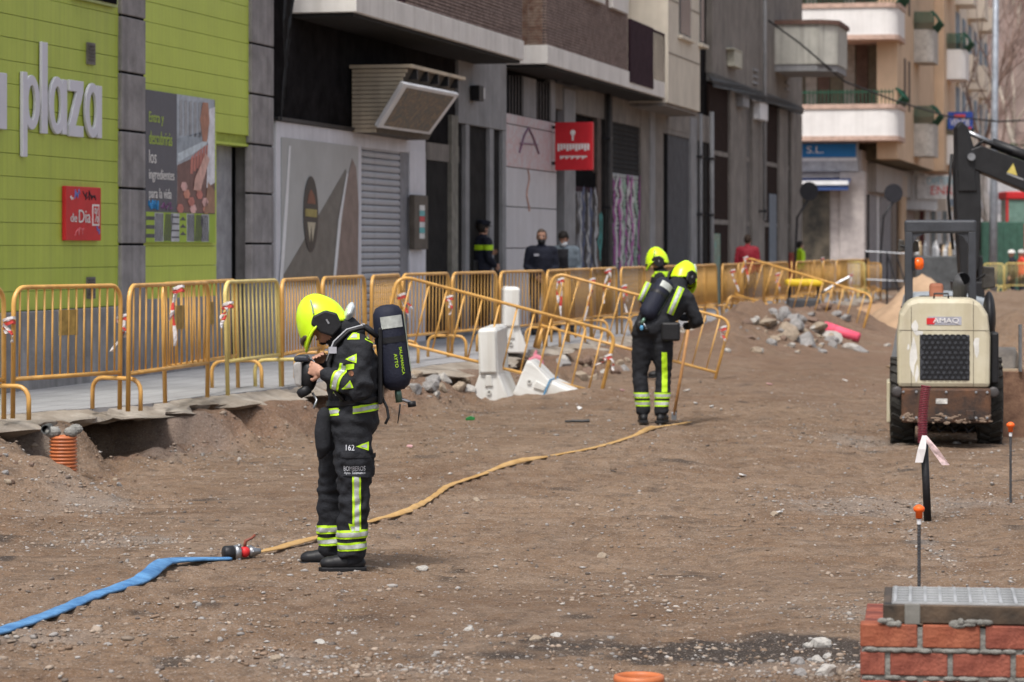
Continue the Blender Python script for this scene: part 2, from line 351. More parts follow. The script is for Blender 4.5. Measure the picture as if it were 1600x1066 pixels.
stones('clods', 13000, .005, .02, smats, lambda x, y: .15+.85*ss(fbm(x*.9, y*.9, 91), .4, .65), 44, 5)
PW = [.3, .4, .05, .1, .15]
def wt2(x, y): return wt(x, y)**1.3
stones('pebbles', 450, .014, .036, smats, wt2, 48, 2)
# ------------------------------------------------------------------ pavement
def paving_material():
    m = mat('paving', (.31, .31, .325), .8, 0, .16, 1.2, .12, 50, col2=(.37, .37, .385)); n = m.node_tree.nodes; l = m.node_tree.links
    b = n['Principled BSDF']; src = b.inputs['Base Color'].links[0].from_socket
    tc = n.new('ShaderNodeTexCoord'); br = n.new('ShaderNodeTexBrick'); l.new(tc.outputs['Object'], br.inputs['Vector'])
    br.offset = 0; br.inputs['Scale'].default_value = 1; br.inputs['Brick Width'].default_value = .3; br.inputs['Row Height'].default_value = .3; br.inputs['Mortar Size'].default_value = .008
    x = n.new('ShaderNodeMix'); x.data_type = 'RGBA'; l.new(br.outputs['Fac'], x.inputs[0]); l.new(src, x.inputs[6]); x.inputs[7].default_value = (.16, .155, .15, 1); l.new(x.outputs[2], b.inputs['Base Color']); return m
paving = paving_material()
sandy = mat('broken_concrete', (.30, .25, .20), .95, 0, .3, 2.5, .6, 25, col2=(.37, .33, .285))
us = np.concatenate([np.arange(-10, 18, 2.0), np.arange(18, 62, .12), np.arange(62, 90.1, .6)])
def strip(name, m_, vin, vout, top, bot, rag, sub=1):
    V = []; F = []
    ve = vout(us); vi = vin(us); tp = top(us); bt = bot(us)
    for i in range(len(us)):
        prof = [(vi[i], ZS+.0), (ve[i]+.10, tp[i]), (ve[i], tp[i]-.02), (ve[i]-.01+rag*(vn(us[i:i+1]*5, us[i:i+1]*0, 81)[0]-.5), (tp[i]+bt[i])/2), (ve[i]+.10+rag*vn(us[i:i+1]*4, us[i:i+1]*0+7, 83)[0], bt[i]), (vi[i], bt[i])]
        V += [tuple(S(us[i], a, z)) for a, z in prof]
    k = 6
    for i in range(len(us)-1):
        for j in range(k): F.append((i*k+j, i*k+(j+1) % k, (i+1)*k+(j+1) % k, (i+1)*k+j))
    F.append(tuple(range(k))); F.append(tuple((len(us)-1)*k+j for j in range(k)))
    mb = MB(); mb.add(V, F); return tag(mb.build(name, m_), kind='structure')
mb = MB(); th = thing_rot = None
pv = MB()
V = []; F = []
for i, u in enumerate(us):
    e = float(curb(np.array([u]))[0])+.34+.05*math.sin(u*1.7)
    V += [(u, e, ZS), (u, FV+1.5, ZS), (u, FV+1.5, ZS-.08), (u, e, ZS-.08)]
for i in range(len(us)-1):
    for j in range(4): F.append((i*4+j, i*4+(j+1) % 4, i*4+4+(j+1) % 4, i*4+4+j))
F += [(0, 1, 2, 3), tuple(len(V)-4+j for j in range(4))]
pv.add(V, F); po = pv.build('pavement', paving); po.rotation_euler.z = TH; tag(po, kind='structure')
strip('pavement_edge', sandy, lambda u: curb(u)+.36+.05*np.sin(u*1.7), lambda u: curb(u)+.10+.75*(fbm(u*2.1, u*0, 85, 5)-.5), lambda u: ZS-.005-.11*fbm(u*2.6, u*0+5, 86), lambda u: ZS-.09-.13*fbm(u*3.4, u*0+9, 87), .3)
# ------------------------------------------------------------------ buildings along the left side
class Bld:
    def __init__(s, name, label, u0, v0=FV, z0=ZS, cat='building', group=None):
        s.u, s.v, s.z = u0, v0, z0; s.root = thing(name, label, cat, S(u0, v0, z0), TH, group)
    def box(s, name, u0, u1, v0, v1, z0, z1, m, parent=None, bevel=0):
        mb = MB().box(u0-s.u, u1-s.u, v0-s.v, v1-s.v, z0-s.z, z1-s.z); return mb.build(name, m, parent or s.root, bevel=bevel)
    def mb(s, name, mb, m, parent=None, smooth=False, bevel=0):          # mb in absolute (u, v, z)
        mb.v = [(a-s.u, b-s.v, c-s.z) for a, b, c in mb.v]; return mb.build(name, m, parent or s.root, smooth, bevel)
    def pbox(s, name, px0, px1, pyt, pyb, v0, v1, m, parent=None, bevel=0, xr=None):
        xr = (px0+px1)/2 if xr is None else xr
        return s.box(name, FU(px0, v0), FU(px1, v0), v0, v1, FZ(xr, pyb, v0), FZ(xr, pyt, v0), m, parent, bevel)
green = mat('green_tile', (.43, .53, .075), .45, 0, .08, 1.3, .06, 30, streak=.35, stain=(.27, .31, .075), col2=(.46, .55, .09))
green2 = mat('green_tile_clean', (.48, .58, .09), .45, 0, .07, 1.0, .06, 30, streak=.18, stain=(.34, .39, .09))
green_joint = mat('tile_joint', (.33, .39, .07), .8, 0, .2)
pillar_m = mat('pillar_stone', (.26, .245, .25), .85, 0, .22, 3, .25, 45, streak=.5, stain=(.10, .095, .095))
grey_st = mat('grey_stucco', (.205, .185, .17), .9, 0, .2, 1.5, .2, 40, streak=.55, stain=(.085, .078, .072))
grey_lt = mat('grey_render', (.25, .25, .26), .85, 0, .15, 2, .2, 40, streak=.4, stain=(.13, .13, .13))
shade_wall = mat('shaded_wall', (.013, .012, .013), .95, 0, .4, 3, .2, spec=.03)  # near black stands in for shade under balconies and behind openings
dark_in = mat('dark_interior', (.008, .008, .009), .95, 0, .3, spec=.02)  # near-black colour for openings, in place of the shade inside them
band_w = mat('white_band', (.68, .655, .63), .8, 0, .08, 2, .1, 40, streak=.35, stain=(.36, .33, .30))
brick_dk = mat('brown_brick', (.20, .14, .125), .8, 0, .25, 9, .3, 60, col2=(.30, .225, .20))
brick_rd = mat('red_brown_brick', (.22, .11, .075), .8, 0, .35, 9, .3, 60, col2=(.27, .20, .16))
cream = mat('cream_render', (.58, .53, .45), .8, 0, .08, 2, .1, 40, streak=.3, stain=(.40, .34, .28))
shutter_m = mat('shutter_metal', (.42, .42, .45), .5, .2, .1, 3, .05, streak=.3, stain=(.25, .25, .27))
rail_m = mat('purple_brown_metal', (.04, .022, .03), .8, 0, .2, spec=.06)
window_g = glass('window_glass', (.05, .06, .075))
door_m = mat('dark_door', (.022, .021, .021), .8, 0, .3, 3, .2, spec=.06)  # darkened to imitate doorway shade, as the doors sit almost flush
def tile_grid(m):                                 # fine upright joints of the glazed tiles
    n = m.node_tree.nodes; l = m.node_tree.links; b = n['Principled BSDF']; src = b.inputs['Base Color'].links[0].from_socket
    tc = n.new('ShaderNodeTexCoord'); sx = n.new('ShaderNodeSeparateXYZ'); l.new(tc.outputs['Object'], sx.inputs[0]); cb = n.new('ShaderNodeMath'); cb.operation = 'MODULO'; l.new(sx.outputs[0], cb.inputs[0]); cb.inputs[1].default_value = .115
    ab = n.new('ShaderNodeMath'); ab.operation = 'ABSOLUTE'; l.new(cb.outputs[0], ab.inputs[0]); lt = n.new('ShaderNodeMath'); lt.operation = 'LESS_THAN'; l.new(ab.outputs[0], lt.inputs[0]); lt.inputs[1].default_value = .012
    sc_ = n.new('ShaderNodeMath'); sc_.operation = 'MULTIPLY'; l.new(lt.outputs[0], sc_.inputs[0]); sc_.inputs[1].default_value = .22; x = n.new('ShaderNodeMix'); x.data_type = 'RGBA'; l.new(sc_.outputs[0], x.inputs[0]); l.new(src, x.inputs[6]); x.inputs[7].default_value = (.22, .27, .05, 1); l.new(x.outputs[2], b.inputs['Base Color'])
tile_grid(green); tile_grid(green2)
# --- supermarket
B = Bld('supermarket_building', 'lime green tiled supermarket front with grey stone pillars and white letters', FU(100))
ua, ub, uc, ud, ue, uf = FU(-260), FU(191), FU(228, FV-.05), FU(338), FU(394), FU(428, FV-.05)
B.box('wall', ua, FU(338), FV+.03, FV+.4, ZS-.1, 9.5, green_joint)
B.box('door_side_wall', ue+.0, uf-.02, FV+.055, FV+.25, ZS-.1, 3.3, pillar_m); B.box('wall', FU(338), uf, FV+.03, FV+.4, 3.30, 9.5, green_joint)
B.box('wall', FU(338), uf+.3, FV+1.3, FV+1.5, ZS-.1, 3.4, dark_in)
zl = FZ(23, 487); zc = 4.326-.23*40
zs_ = [zc+.23*k for k in range(200) if zl-.1 < zc+.23*k < 7.5]
for (a, b, m) in ((ua, ub-.05, green), (uc+.02, ue, green2)):
    for z in zs_:
        z0 = max(z, zl+.002); b2 = b
        if m is green2 and z+.1 < 3.28: b2 = ud
        if z0 > z+.2: continue
        B.box('tile_course', a, b2, FV-.004*random.random(), FV+.04, z0+.002, z+.227, m, bevel=.003)
B.box('plinth', ua, ub-.05, FV-.05, FV+.06, ZS-.1, zl-.004, concrete, bevel=.01)
B.box('plinth', uc+.02, ud, FV-.05, FV+.06, ZS-.1, FZ(260, 466), concrete, bevel=.01)
def pillar(pxa, pxb, joints, xr):
    a, b = FU(pxa, FV-.05), FU(pxb, FV-.05)
    zz = [ZS-.1]+sorted(FZ(xr, j, FV-.05) for j in joints); st = zz[-1]-zz[-2]
    while zz[-1] < 9: zz.append(zz[-1]+st)
    for z0, z1 in zip(zz, zz[1:]): B.box('pillar_block', a, b, FV-.05, FV+.05, z0+.012, z1-.012, pillar_m, bevel=.012)
    B.box('pillar_core', a+.02, b-.02, FV-.03, FV+.045, ZS-.1, 9.3, dark_in)
pillar(191, 228, (28, 116, 206, 295, 382), 212); pillar(394, 428, (71, 149, 227, 303, 381), 411)
d = B.pbox('door', 330, 362, 226, 560, FV+.2, FV+.24, mat('door_grey_white', (.30, .30, .32), .6)); B.pbox('door_gap', 360, 376, 226, 560, FV+.22, FV+.25, dark_in)
B.pbox('door_jamb', 373, 376, 226, 560, FV+.185, FV+.2, green2)
B.box('door_lintel', ud, ue, FV+.004, FV+.2, 3.27, 3.30, green2)
f_ = B.pbox('vent_window', 118, 184, -30, 12, FV-.06, FV-.01, mat('vent_frame', (.42, .48, .22), .6), xr=184)
B.pbox('vent_opening', 124, 183, -24, 7, FV-.075, FV-.06, dark_in, f_, xr=183)
for (yt, yb) in ((67, 101), (433, 467)):
    g = B.pbox('vent_grille', 138.5, 149.5, yt, yb, FV-.03, FV, mat('vent_grey', (.17, .155, .15), .8))
    for k in range(5):
        q = yt+3+(yb-yt-6)*k/5; B.pbox('louvre', 139.5, 148.5, q, q+3, FV-.04, FV-.03, mat('vent_dark', (.10, .09, .085), .8), g)
# letters
lm = mat('letter_white', (.60, .60, .68), .5, 0, .04, 3, 0)
def letter(ch, px0, px1, yt, yb):
    v0, v1 = FV-.045, FV-.012; a, b = FU(px0, v0), FU(px1, v0); xr = (px0+px1)/2
    z0, z1 = FZ(xr, yb, v0), FZ(xr, yt, v0); w_ = b-a; mb = MB()
    if ch in 'ap':
        sw = .26*w_; cx = a+w_*(.46 if ch == 'a' else .54); rx = w_*.46; rz = (z1-z0)/2*(1 if ch == 'a' else .93)
        mb.annulus((rx, rz), (rx-.25*w_, rz-.17*(z1-z0)), v0, v1, (cx, (z0+z1)/2))
        if ch == 'a': mb.box(b-sw, b, v0-.002, v1+.002, z0+.005, z1-.02)
        else: mb.box(a, a+sw, v0-.002, v1+.002, FZ(xr, 246, v0), z1)
    elif ch == 'l': mb.box(a, b, v0, v1, z0, z1)
    else:
        h = z1-z0; q = .2*h
        mb.prism([(a, z0), (b, z0), (b, z0+q), (a+.45*w_, z0+q), (b, z1-q), (b, z1), (a+.02*w_, z1), (a+.02*w_, z1-q), (a+.52*w_, z1-q), (a, z0+q)], v0, v1)
    B.mb('letter', mb, lm, bevel=.006)
letter('l', -54, -44, 45, 190); letter('a', -38, 11, 108, 201); letter('p', 36, 63, 114, 206); letter('l', 66, 75, 66, 209); letter('a', 78, 105, 120, 210); letter('z', 109, 131, 126, 214); letter('a', 134, 159.5, 130, 216)
# red sign board
t = Bld('store_sign', 'small red board with white store lettering and marker scribbles on green wall', FU(130), FV-.02, FZ(130, 376), 'sign')
a, b = FU(103, FV-.05), FU(158, FV-.05); z0, z1 = FZ(130, 376, FV-.05), FZ(130, 292, FV-.05); W = b-a; Hh = z1-z0
t.box('board', a, b, FV-.05, FV-.005, z0, z1, red_paint, bevel=.006)
wl = mat('print_white', (.75, .73, .72), .6, 0, .05, 3, 0)
def tx(B_, body, x0, x1, zz0, zz1, v, m, name='lettering', parent=None):
    mb = fit_text(MB(), body, x0, x1, zz0, zz1, v); return B_.mb(name, mb, m, parent)
tx(t, 'de', a+.12*W, a+.3*W, z0+.34*Hh, z0+.5*Hh, FV-.056, wl); tx(t, 'Dia', a+.35*W, a+.68*W, z0+.33*Hh, z0+.57*Hh, FV-.056, wl)
mb = MB(); cx, cz = a+.84*W, z0+.48*Hh
mb.prism([(cx-.1*W, cz-.2*Hh), (cx+.1*W, cz-.2*Hh), (cx+.1*W, cz+.2*Hh), (cx-.1*W, cz+.2*Hh)], FV-.054, FV-.05); t.mb('logo_plate', mb, wl)
mb = MB(); mb.prism([(cx-.075*W, cz-.165*Hh), (cx+.075*W, cz-.165*Hh), (cx+.075*W, cz+.165*Hh), (cx-.075*W, cz+.165*Hh)], FV-.057, FV-.054); t.mb('logo_field', mb, red_paint)
tx(t, '%', cx-.06*W, cx+.06*W, cz-.14*Hh, cz+.14*Hh, FV-.061, wl)
def scribble(B_, a, b, z0, z1, v, m, seed, n=26, r=.007, name='marker_scribble'):
    r_ = random.Random(seed); pts = []
    for i in range(n): pts.append((a+(b-a)*(i/n)+.25*(b-a)*r_.uniform(-.5, .5), v, z0+(z1-z0)*r_.random()))
    return B_.mb(name, MB().tube(pts, r, 4), m)
ink = mat('ink_black', (.03, .02, .03), .6); inkb = mat('ink_blue', (.12, .2, .5), .6)
scribble(t, a+.5*W, a+.88*W, z0+.76*Hh, z0+.94*Hh, FV-.052, ink, 1, 18); scribble(t, a+.24*W, a+.38*W, z0+.76*Hh, z0+.95*Hh, FV-.052, inkb, 2, 9)
scribble(t, a+.12*W, a+.2*W, z0+.74*Hh, z0+.84*Hh, FV-.052, wl, 3, 8); scribble(t, a+.86*W, a+.97*W, z0+.1*Hh, z0+.28*Hh, FV-.052, inkb, 5, 9); scribble(t, a+.25*W, a+.5*W, z0+.08*Hh, z0+.25*Hh, FV-.052, mat('ink_pale', (.7, .2, .22), .6), 4, 12)
# poster
pv0 = FV-.04
t = Bld('advert_poster', 'large supermarket advert poster with dark text panel and butcher counter picture', FU(280), pv0, FZ(280, 378), 'poster')
a, b = FU(228, pv0), FU(336, pv0); z0, z1 = FZ(282, 379, pv0), FZ(282, 148, pv0); W = b-a; Hh = z1-z0
t.box('board', a, b, pv0, FV-.006, z0, z1, mat('poster_slate', (.115, .115, .135), .55, 0, .06), bevel=.003)
def pp(name, pts, m, k=1): t.mb(name, MB().prism([(a+x*W, z0+y*Hh) for x, y in pts], pv0-.0025*k, pv0-.0025*k+.002), m)
def pm(n_, c): return mat('print_'+n_, c, .55, 0, .2, 7, 0)
pp('picture', [(.43, .205), (.985, .205), (.985, 1), (.43, 1)], pm('bluegrey', (.40, .44, .50)))
pp('print_patch', [(.43, .205), (.985, .205), (.985, .44), (.82, .62), (.43, .52)], pm('brown', (.19, .11, .10)), 2)
pp('print_patch', [(.44, .54), (.88, .68), (.88, .72), (.44, .6)], pm('pale_blue', (.55, .62, .68)), 3)
pp('print_patch', [(.44, .60), (.88, .72), (.8, .77), (.44, .70)], pm('slate_blue', (.30, .34, .39)), 3)
for k in range(5): pp('print_patch', [(.46+.07*k, .72), (.50+.07*k, .73), (.50+.07*k, .97), (.46+.07*k, .96)], pm('shelf', (.32+.05*(k % 2), .33, .36)), 3)
for k in range(6): pp('print_patch', [(.62+.045*k, .47+.02*k), (.655+.045*k, .47+.02*k), (.66+.045*k, .60+.02*k), (.63+.045*k, .58+.02*k)], pm('meat', (.50, .19, .16)), 3)
for k in range(9):
    x = .47+.05*k+.02*math.sin(k*3); y = .23+.05*((k*7) % 4)
    pp('print_patch', [(x+.05*math.cos(i*1.05), y+.034*math.sin(i*1.05)) for i in range(6)], [pm('meat', (.5, .19, .16)), pm('pink', (.66, .40, .38)), pm('salmon', (.60, .27, .20))][k % 3], 4+k % 2)
pp('print_patch', [(.86, .38), (.985, .42), (.985, .95), (.90, .93), (.88, .7)], pm('shirt', (.70, .70, .76)), 4)
pp('print_patch', [(.76, .85), (.80, .97), (.88, .97), (.90, .84), (.86, .70), (.80, .70)], pm('skin_tone', (.40, .20, .14)), 5)
pp('print_patch', [(.68, .44), (.84, .62), (.90, .58), (.76, .36), (.66, .36)], pm('arm', (.62, .38, .33)), 6)
pp('print_patch', [(.82, .205), (.985, .205), (.985, .36), (.88, .42)], pm('apron', (.33, .19, .13)), 5)
pp('pattern_strip', [(0, 0), (1, 0), (1, .2), (0, .2)], mat('print_lime', (.33, .46, .06), .55, 0, .05), 1)
pg_, pd_ = pm('grey', (.45, .46, .50)), pm('charcoal', (.085, .085, .10))
for k in range(3): pp('pattern_stripe', [(0, .03+.058*k), (.115, .03+.058*k), (.115, .055+.058*k), (0, .055+.058*k)], pd_, 2)
for (x0_, x1_) in ((.115, .235), (.345, .46), (.57, .68), (.79, .9)): pp('pattern_block', [(x0_, .006), (x1_, .006), (x1_, .196), (x0_, .196)], pg_, 2)
for bx_, sk, n_ in ((.12, .02, 5), (.24, .07, 5), (.58, 0, 5), (.69, .05, 5), (.80, -.06, 5)):
    for k in range(n_):
        x = bx_+.022*k; pp('pattern_stripe', [(x, .01), (x+.011, .01), (x+.011+sk*.4, .19), (x+sk*.4, .19)], pd_, 3)
for k in range(4): pp('pattern_stripe', [(.35, .03+.045*k), (.455, .03+.045*k), (.455, .04+.045*k), (.35, .04+.045*k)], pd_, 3)
for k in range(3): pp('pattern_stripe', [(.47, .05+.05*k), (.56, .05+.05*k), (.515, .075+.05*k)], pd_, 2)
gl = mat('print_green_text', (.42, .55, .10), .55, 0, .03, 3, 0)
for i, (s_, x1_) in enumerate((('Entra y', .24), ('descubrirás', .36), ('los', .14), ('ingredientes', .39), ('para la vida', .35))):
    zz = z0+Hh*(.80-.125*i); tx(t, s_, a+.04*W, a+x1_*W, zz-.03*Hh, zz+.058*Hh, pv0-.005, gl if i < 2 else wl)
scribble(t, a+.04*W, a+.17*W, z0+.215*Hh, z0+.28*Hh, pv0-.004, mat('spray_blue', (.04, .25, .55), .6), 9, 26, .016, 'spray_tag'); scribble(t, a+.2*W, a+.36*W, z0+.215*Hh, z0+.27*Hh, pv0-.004, mat('spray_purple', (.22, .10, .22), .6), 10, 16, .007, 'spray_tag')
# --- block with dark bar front, entrance and first balcony
B = Bld('apartment_block', 'grey apartment block with closed bar, roller shutter and brown brick balconies', FU(600))
uA, uB = FU(428), FU(790)
ztop = 12
B.box('wall', uA+.02, uB, FV+.35, FV+.8, ZS-.1, ztop, shade_wall)
B.box('wall', uA+.02, FU(720), FV+.03, FV+.36, FZ(560, 205), FZ(560, 205)+2.1, shade_wall)
zt = FZ(545, 203); fr = white_panel = mat('white_panel', (.60, .60, .65), .5, 0, .1, 1.5, .05, streak=.3, stain=(.36, .36, .40))
B.box('shop_panel', FU(432), FU(565), FV-.0, FV+.3, ZS-.05, FZ(500, 198), white_panel, bevel=.01)
B.box('shop_panel', FU(565), FU(665), FV+.0, FV+.3, FZ(600, 234), FZ(600, 205), white_panel, bevel=.01)
B.box('shop_pillar', FU(640), FU(665), FV-.005, FV+.3, ZS-.05, FZ(652, 236), white_panel, bevel=.01)
B.box('shutter_jamb', FU(627), FU(640), FV+.02, FV+.3, ZS-.05, FZ(600, 234), mat('jamb_grey', (.20, .20, .22), .6))
B.box('shop_panel_trim', FU(430), FU(560), FV-.04, FV+.1, FZ(500, 198)+.002, FZ(500, 198)+.05, dark_metal)
zz = ZS; k = 0
sl_ = MB().prism([(0, 0), (.0, .084), (.012, .088), (.03, .06), (.03, .02), (.012, 0)], 0, FU(627)-FU(564), 'x').build('shutter_slat', shutter_m)
sl_.data.transform(Matrix.Diagonal((1, -1, 1, 1)))
first = True
while zz < FZ(600, 234):
    o = sl_ if first else sl_.copy()
    if not first: C.objects.link(o)
    first = False; o.parent = B.root; o.location = (FU(564)-B.u, FV+.05-B.v, zz-B.z); zz += .098
B.box('shutter_back', FU(564), FU(628), FV+.055, FV+.09, ZS, FZ(600, 234), dark_in)
# window with peeling vinyl
vw = FV-.012
win = B.box('window', FU(440, vw), FU(560, vw), vw, FV-.002, FZ(500, 445), FZ(500, 222), mat('vinyl_grey', (.33, .35, .36), .35, 0, .1, 1.2, 0, spec=.5))
def wp(name, pts, m, k): B.mb(name, MB().prism([(FU(x, vw), FZ(x, y, vw)) for x, y in pts], vw-.003*k, vw-.003*k+.0025), m, win)
wp('vinyl_piece', [(437, 440), (540, 264), (548, 310), (520, 445)], mat('vinyl_olive', (.13, .125, .115), .4, 0, .2), 1)
wp('vinyl_piece', [(521, 445), (530, 330), (545, 268), (550, 248), (556, 262), (560, 320), (558, 445)], mat('vinyl_brown', (.20, .15, .135), .4, 0, .2), 2)
wp('torn_edge', [(436, 445), (444, 330), (451, 228), (454, 228), (449, 330), (441, 445)], white_paint, 2)
wp('torn_edge', [(519, 445), (528, 345), (541, 270), (543, 272), (533, 340), (523, 445)], white_paint, 3)
ov = [(485+11.5*math.cos(i*.3491), 335-60*math.sin(i*.3491)) for i in range(18)]; wp('oval_emblem', ov, mat('emblem_black', (.03, .03, .03), .4), 3)
wp('emblem_print', [(476, 326), (494, 328), (494, 340), (476, 338)], mat('emblem_gold', (.30, .25, .08), .5), 4)
wp('emblem_print', [(479, 347), (492, 348), (487, 378), (485, 352), (483, 378)], mat('emblem_cream', (.45, .40, .30), .5), 4)
wp('emblem_print', [(479, 318), (492, 319), (490, 305), (485, 296), (481, 304)], mat('emblem_brown', (.20, .08, .05), .5), 4)
# notice frame on the shop pillar
t = Bld('notice_case', 'narrow brown wall case with red and teal notice beside shutter', FU(658), FV-.02, FZ(658, 390), 'notice case')
a, b = FU(648, FV-.1), FU(669, FV-.1); z0, z1 = FZ(658, 390, FV-.1), FZ(658, 305, FV-.1)
t.box('case', a, b, FV-.10, FV-.008, z0, z1, mat('case_brown', (.10, .085, .07), .6), bevel=.015)
for k, c in enumerate(((.6, .6, .6), (.1, .4, .42), (.6, .6, .62), (.5, .06, .07), (.12, .38, .40), (.6, .6, .6))):
    h = (z1-z0)*.62/6; t.box('notice', a+.35*(b-a), a+.72*(b-a), FV-.106, FV-.1, z0+.2*(z1-z0)+h*k, z0+.2*(z1-z0)+h*(k+1)-.004, mat('notice_%d' % k, c, .5))
# doorway right of the shop
B.box('doorway_head', FU(668), FU(718), FV+.01, FV+.3, FZ(690, 252), FZ(690, 225), grey_st)
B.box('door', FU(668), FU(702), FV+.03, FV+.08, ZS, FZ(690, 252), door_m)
B.box('pilaster', FU(703), FU(713), FV-.03, FV+.34, ZS, FZ(705, 180), mat('grubby_pilaster', (.20, .19, .165), .8, 0, .25, 5, streak=.4))
zz = FZ(750, 198)
B.box('entrance_head', FU(714), FU(789), FV-.03, FV+.34, zz, FZ(750, 88), grey_lt, bevel=.01)
for (p0, p1) in ((726, 732), (764, 770), (784, 789)): B.box('pilaster', FU(p0), FU(p1), FV-.02, FV+.34, ZS, zz-.003, grey_lt, bevel=.01)
B.box('entrance_step', FU(714), FU(789), FV-.02, FV+.6, ZS, ZS+.14, concrete, bevel=.01)
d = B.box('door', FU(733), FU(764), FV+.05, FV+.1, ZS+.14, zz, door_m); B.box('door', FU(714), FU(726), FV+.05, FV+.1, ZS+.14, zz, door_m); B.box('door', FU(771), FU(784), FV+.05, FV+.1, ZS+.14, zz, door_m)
t = Bld('wall_lamp', 'small black box lamp on grey wall above entrance', FU(753), FV-.05, FZ(753, 158), 'lamp')
t.pbox('housing', 749, 756, 134, 158, FV-.2, FV-.052, black, bevel=.01); t.pbox('lens', 756, 758, 138, 154, FV-.18, FV-.06, white_paint)
# balcony
def bricks(B_, name, u0, u1, v0, v1, z0, z1, m, parent=None, h=.052):
    mb = MB(); z = z0; k = 0; L = .245
    def rowbox(p0, p1, q0, q1): mb.box(p0, p1, q0, q1, z+.008, z+h-.008)
    while z+h <= z1+.001:
        x = u0-(L/2 if k % 2 else 0)
        while x < u1:
            rowbox(max(x, u0)+.003, min(x+L-.006, u1), v0-.006*((k*7+int(x*13)) % 3)/2, v0+.05); x += L
        if v1 > v0+.06: mb.box(u0-.004, u0+.05, v0+.06, v1, z+.004, z+h-.004)
        z += h; k += 1
    B_.box('brick_backing', u0+.01, u1-.002, v0+.008, v1-.002, z0, z1, mat('mortar', (.05, .043, .04), .9), parent)
    o = B_.mb(name, mb, m, parent); o['kind'] = 'stuff'; return o
v1 = FV-.86; ua_ = FU(557, v1); ub_ = FU(819, v1); zb = FZ(557, 19, v1); bh = .32
B.box('balcony_slab', ua_, ub_, v1, FV+.36, zb, zb+bh, band_w, bevel=.015)
B.box('balcony_soffit', ua_+.05, ub_-.05, v1+.06, FV+.36, zb-.05, zb-.002, mat('soffit_shade', (.022, .021, .021), .9))  # underside coloured dark to deepen the shade below the balcony
um = FU(640, v1)
bricks(B, 'balcony_brickwork', um, ub_-.02, v1+.03, v1+.25, zb+bh, zb+bh+2.6, brick_dk)
mb = MB(); 
for k in range(26): x = ua_+.03+(um-ua_-.06)*k/25; mb.box(x, x+.028, v1+.06, v1+.085, zb+bh+.03, zb+bh+1.0)
B.mb('balcony_railing', mb, rail_m)
B.box('balcony_handrail', ua_+.02, um, v1+.05, v1+.095, zb+bh+1.0, zb+bh+1.05, rail_m)
B.box('upper_wall', ua_, ub_, FV+.0, FV+.34, zb+bh, 14, grey_st)
# hanging cables at the wall end
for k in range(7):
    p = [Vector((FU(432+2*k)-B.u, -.08-.01*k, FZ(440, -20)-B.z+.1)), Vector((FU(436+k)-B.u, -.10, FZ(440, 60)-B.z)), Vector((FU(433+1.5*k)-B.u, -.06, FZ(440, 190-18*k)-B.z))]
    q = [p[0].lerp(p[1], i/6).lerp(p[1].lerp(p[2], i/6), i/6)+Vector((.04*math.sin(i*2+k), 0, 0)) for i in range(7)]
    MB().tube(q, .012, 5).build('cable', black, B.root)
# corrugated canopy box and tilted light box
cw = mat('canopy_beige', (.48, .40, .30), .6, 0, .12, 2, .05, streak=.3, stain=(.2, .17, .14))
t = Bld('shop_canopy', 'folded beige corrugated metal canopy above the closed bar', FU(600), FV, FZ(600, 205), 'canopy')
u0c = FU(553, FV-.02); z1, z0 = UZ(600, 107, u0c), UZ(570, 207, u0c); vt_, vb_ = UV_(640, u0c), UV_(588, u0c); u1c = FU(720, vt_)
n = 15
for k in range(n):                                # slatted end of the wedge, facing down the street
    f0 = k/n; f1 = (k+.84)/n; ve_ = vb_+(vt_-vb_)*f0; t.mb('canopy_slat', MB().box(u0c-.03, u0c+.01, ve_, FV-.0, z0+(z1-z0)*f0, z0+(z1-z0)*f1), cw)
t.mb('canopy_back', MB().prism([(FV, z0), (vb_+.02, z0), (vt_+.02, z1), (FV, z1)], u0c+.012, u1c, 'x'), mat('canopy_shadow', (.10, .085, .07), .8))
t.mb('canopy_roof', MB().box(u0c-.06, u1c+.1, vt_-.05, FV+.1, z1+.002, z1+.05), cw)
for k in range(5): x = u0c+(u1c-u0c)*(k+.5)/5; t.mb('canopy_bracket', MB().box(x, x+.05, vt_-.03, vt_+.2, z1-.14, z1), dark_metal)
t = Bld('tilted_light_box', 'white framed picture light box hanging tilted under the canopy', FU(660), FV-.3, FZ(650, 205), 'light box')
fp = [(590, 200), (632, 131), (718, 148), (672, 211)]; vv_ = [vb_-.12, vt_-.12, vt_-.12, vb_-.12]
q = [Vector((FU(x, v_), v_, FZ(x, y, v_))) for (x, y), v_ in zip(fp, vv_)]
nrm = (q[1]-q[0]).cross(q[3]-q[0]).normalized()
if nrm.y > 0: nrm = -nrm
mb = MB(); mb.add([p for p in q]+[p-nrm*.07 for p in q], [(0,1,2,3),(4,7,6,5),(0,4,5,1),(1,5,6,2),(2,6,7,3),(3,7,4,0)]); t.mb('box_frame', mb, white_paint, bevel=.015)
ctr = sum(q, Vector())/4; qi = [ctr+(p-ctr)*.86+nrm*.004 for p in q]; mb = MB(); mb.add(qi+[p-nrm*.003 for p in qi], [(0,1,2,3),(4,7,6,5)])
t.mb('picture', mb, graffiti('dusky_picture', (.10, .10, .10), [(.22, .17, .12), (.16, .11, .08), (.10, .12, .11)], (1.5, 1.5, 2.5), 3))
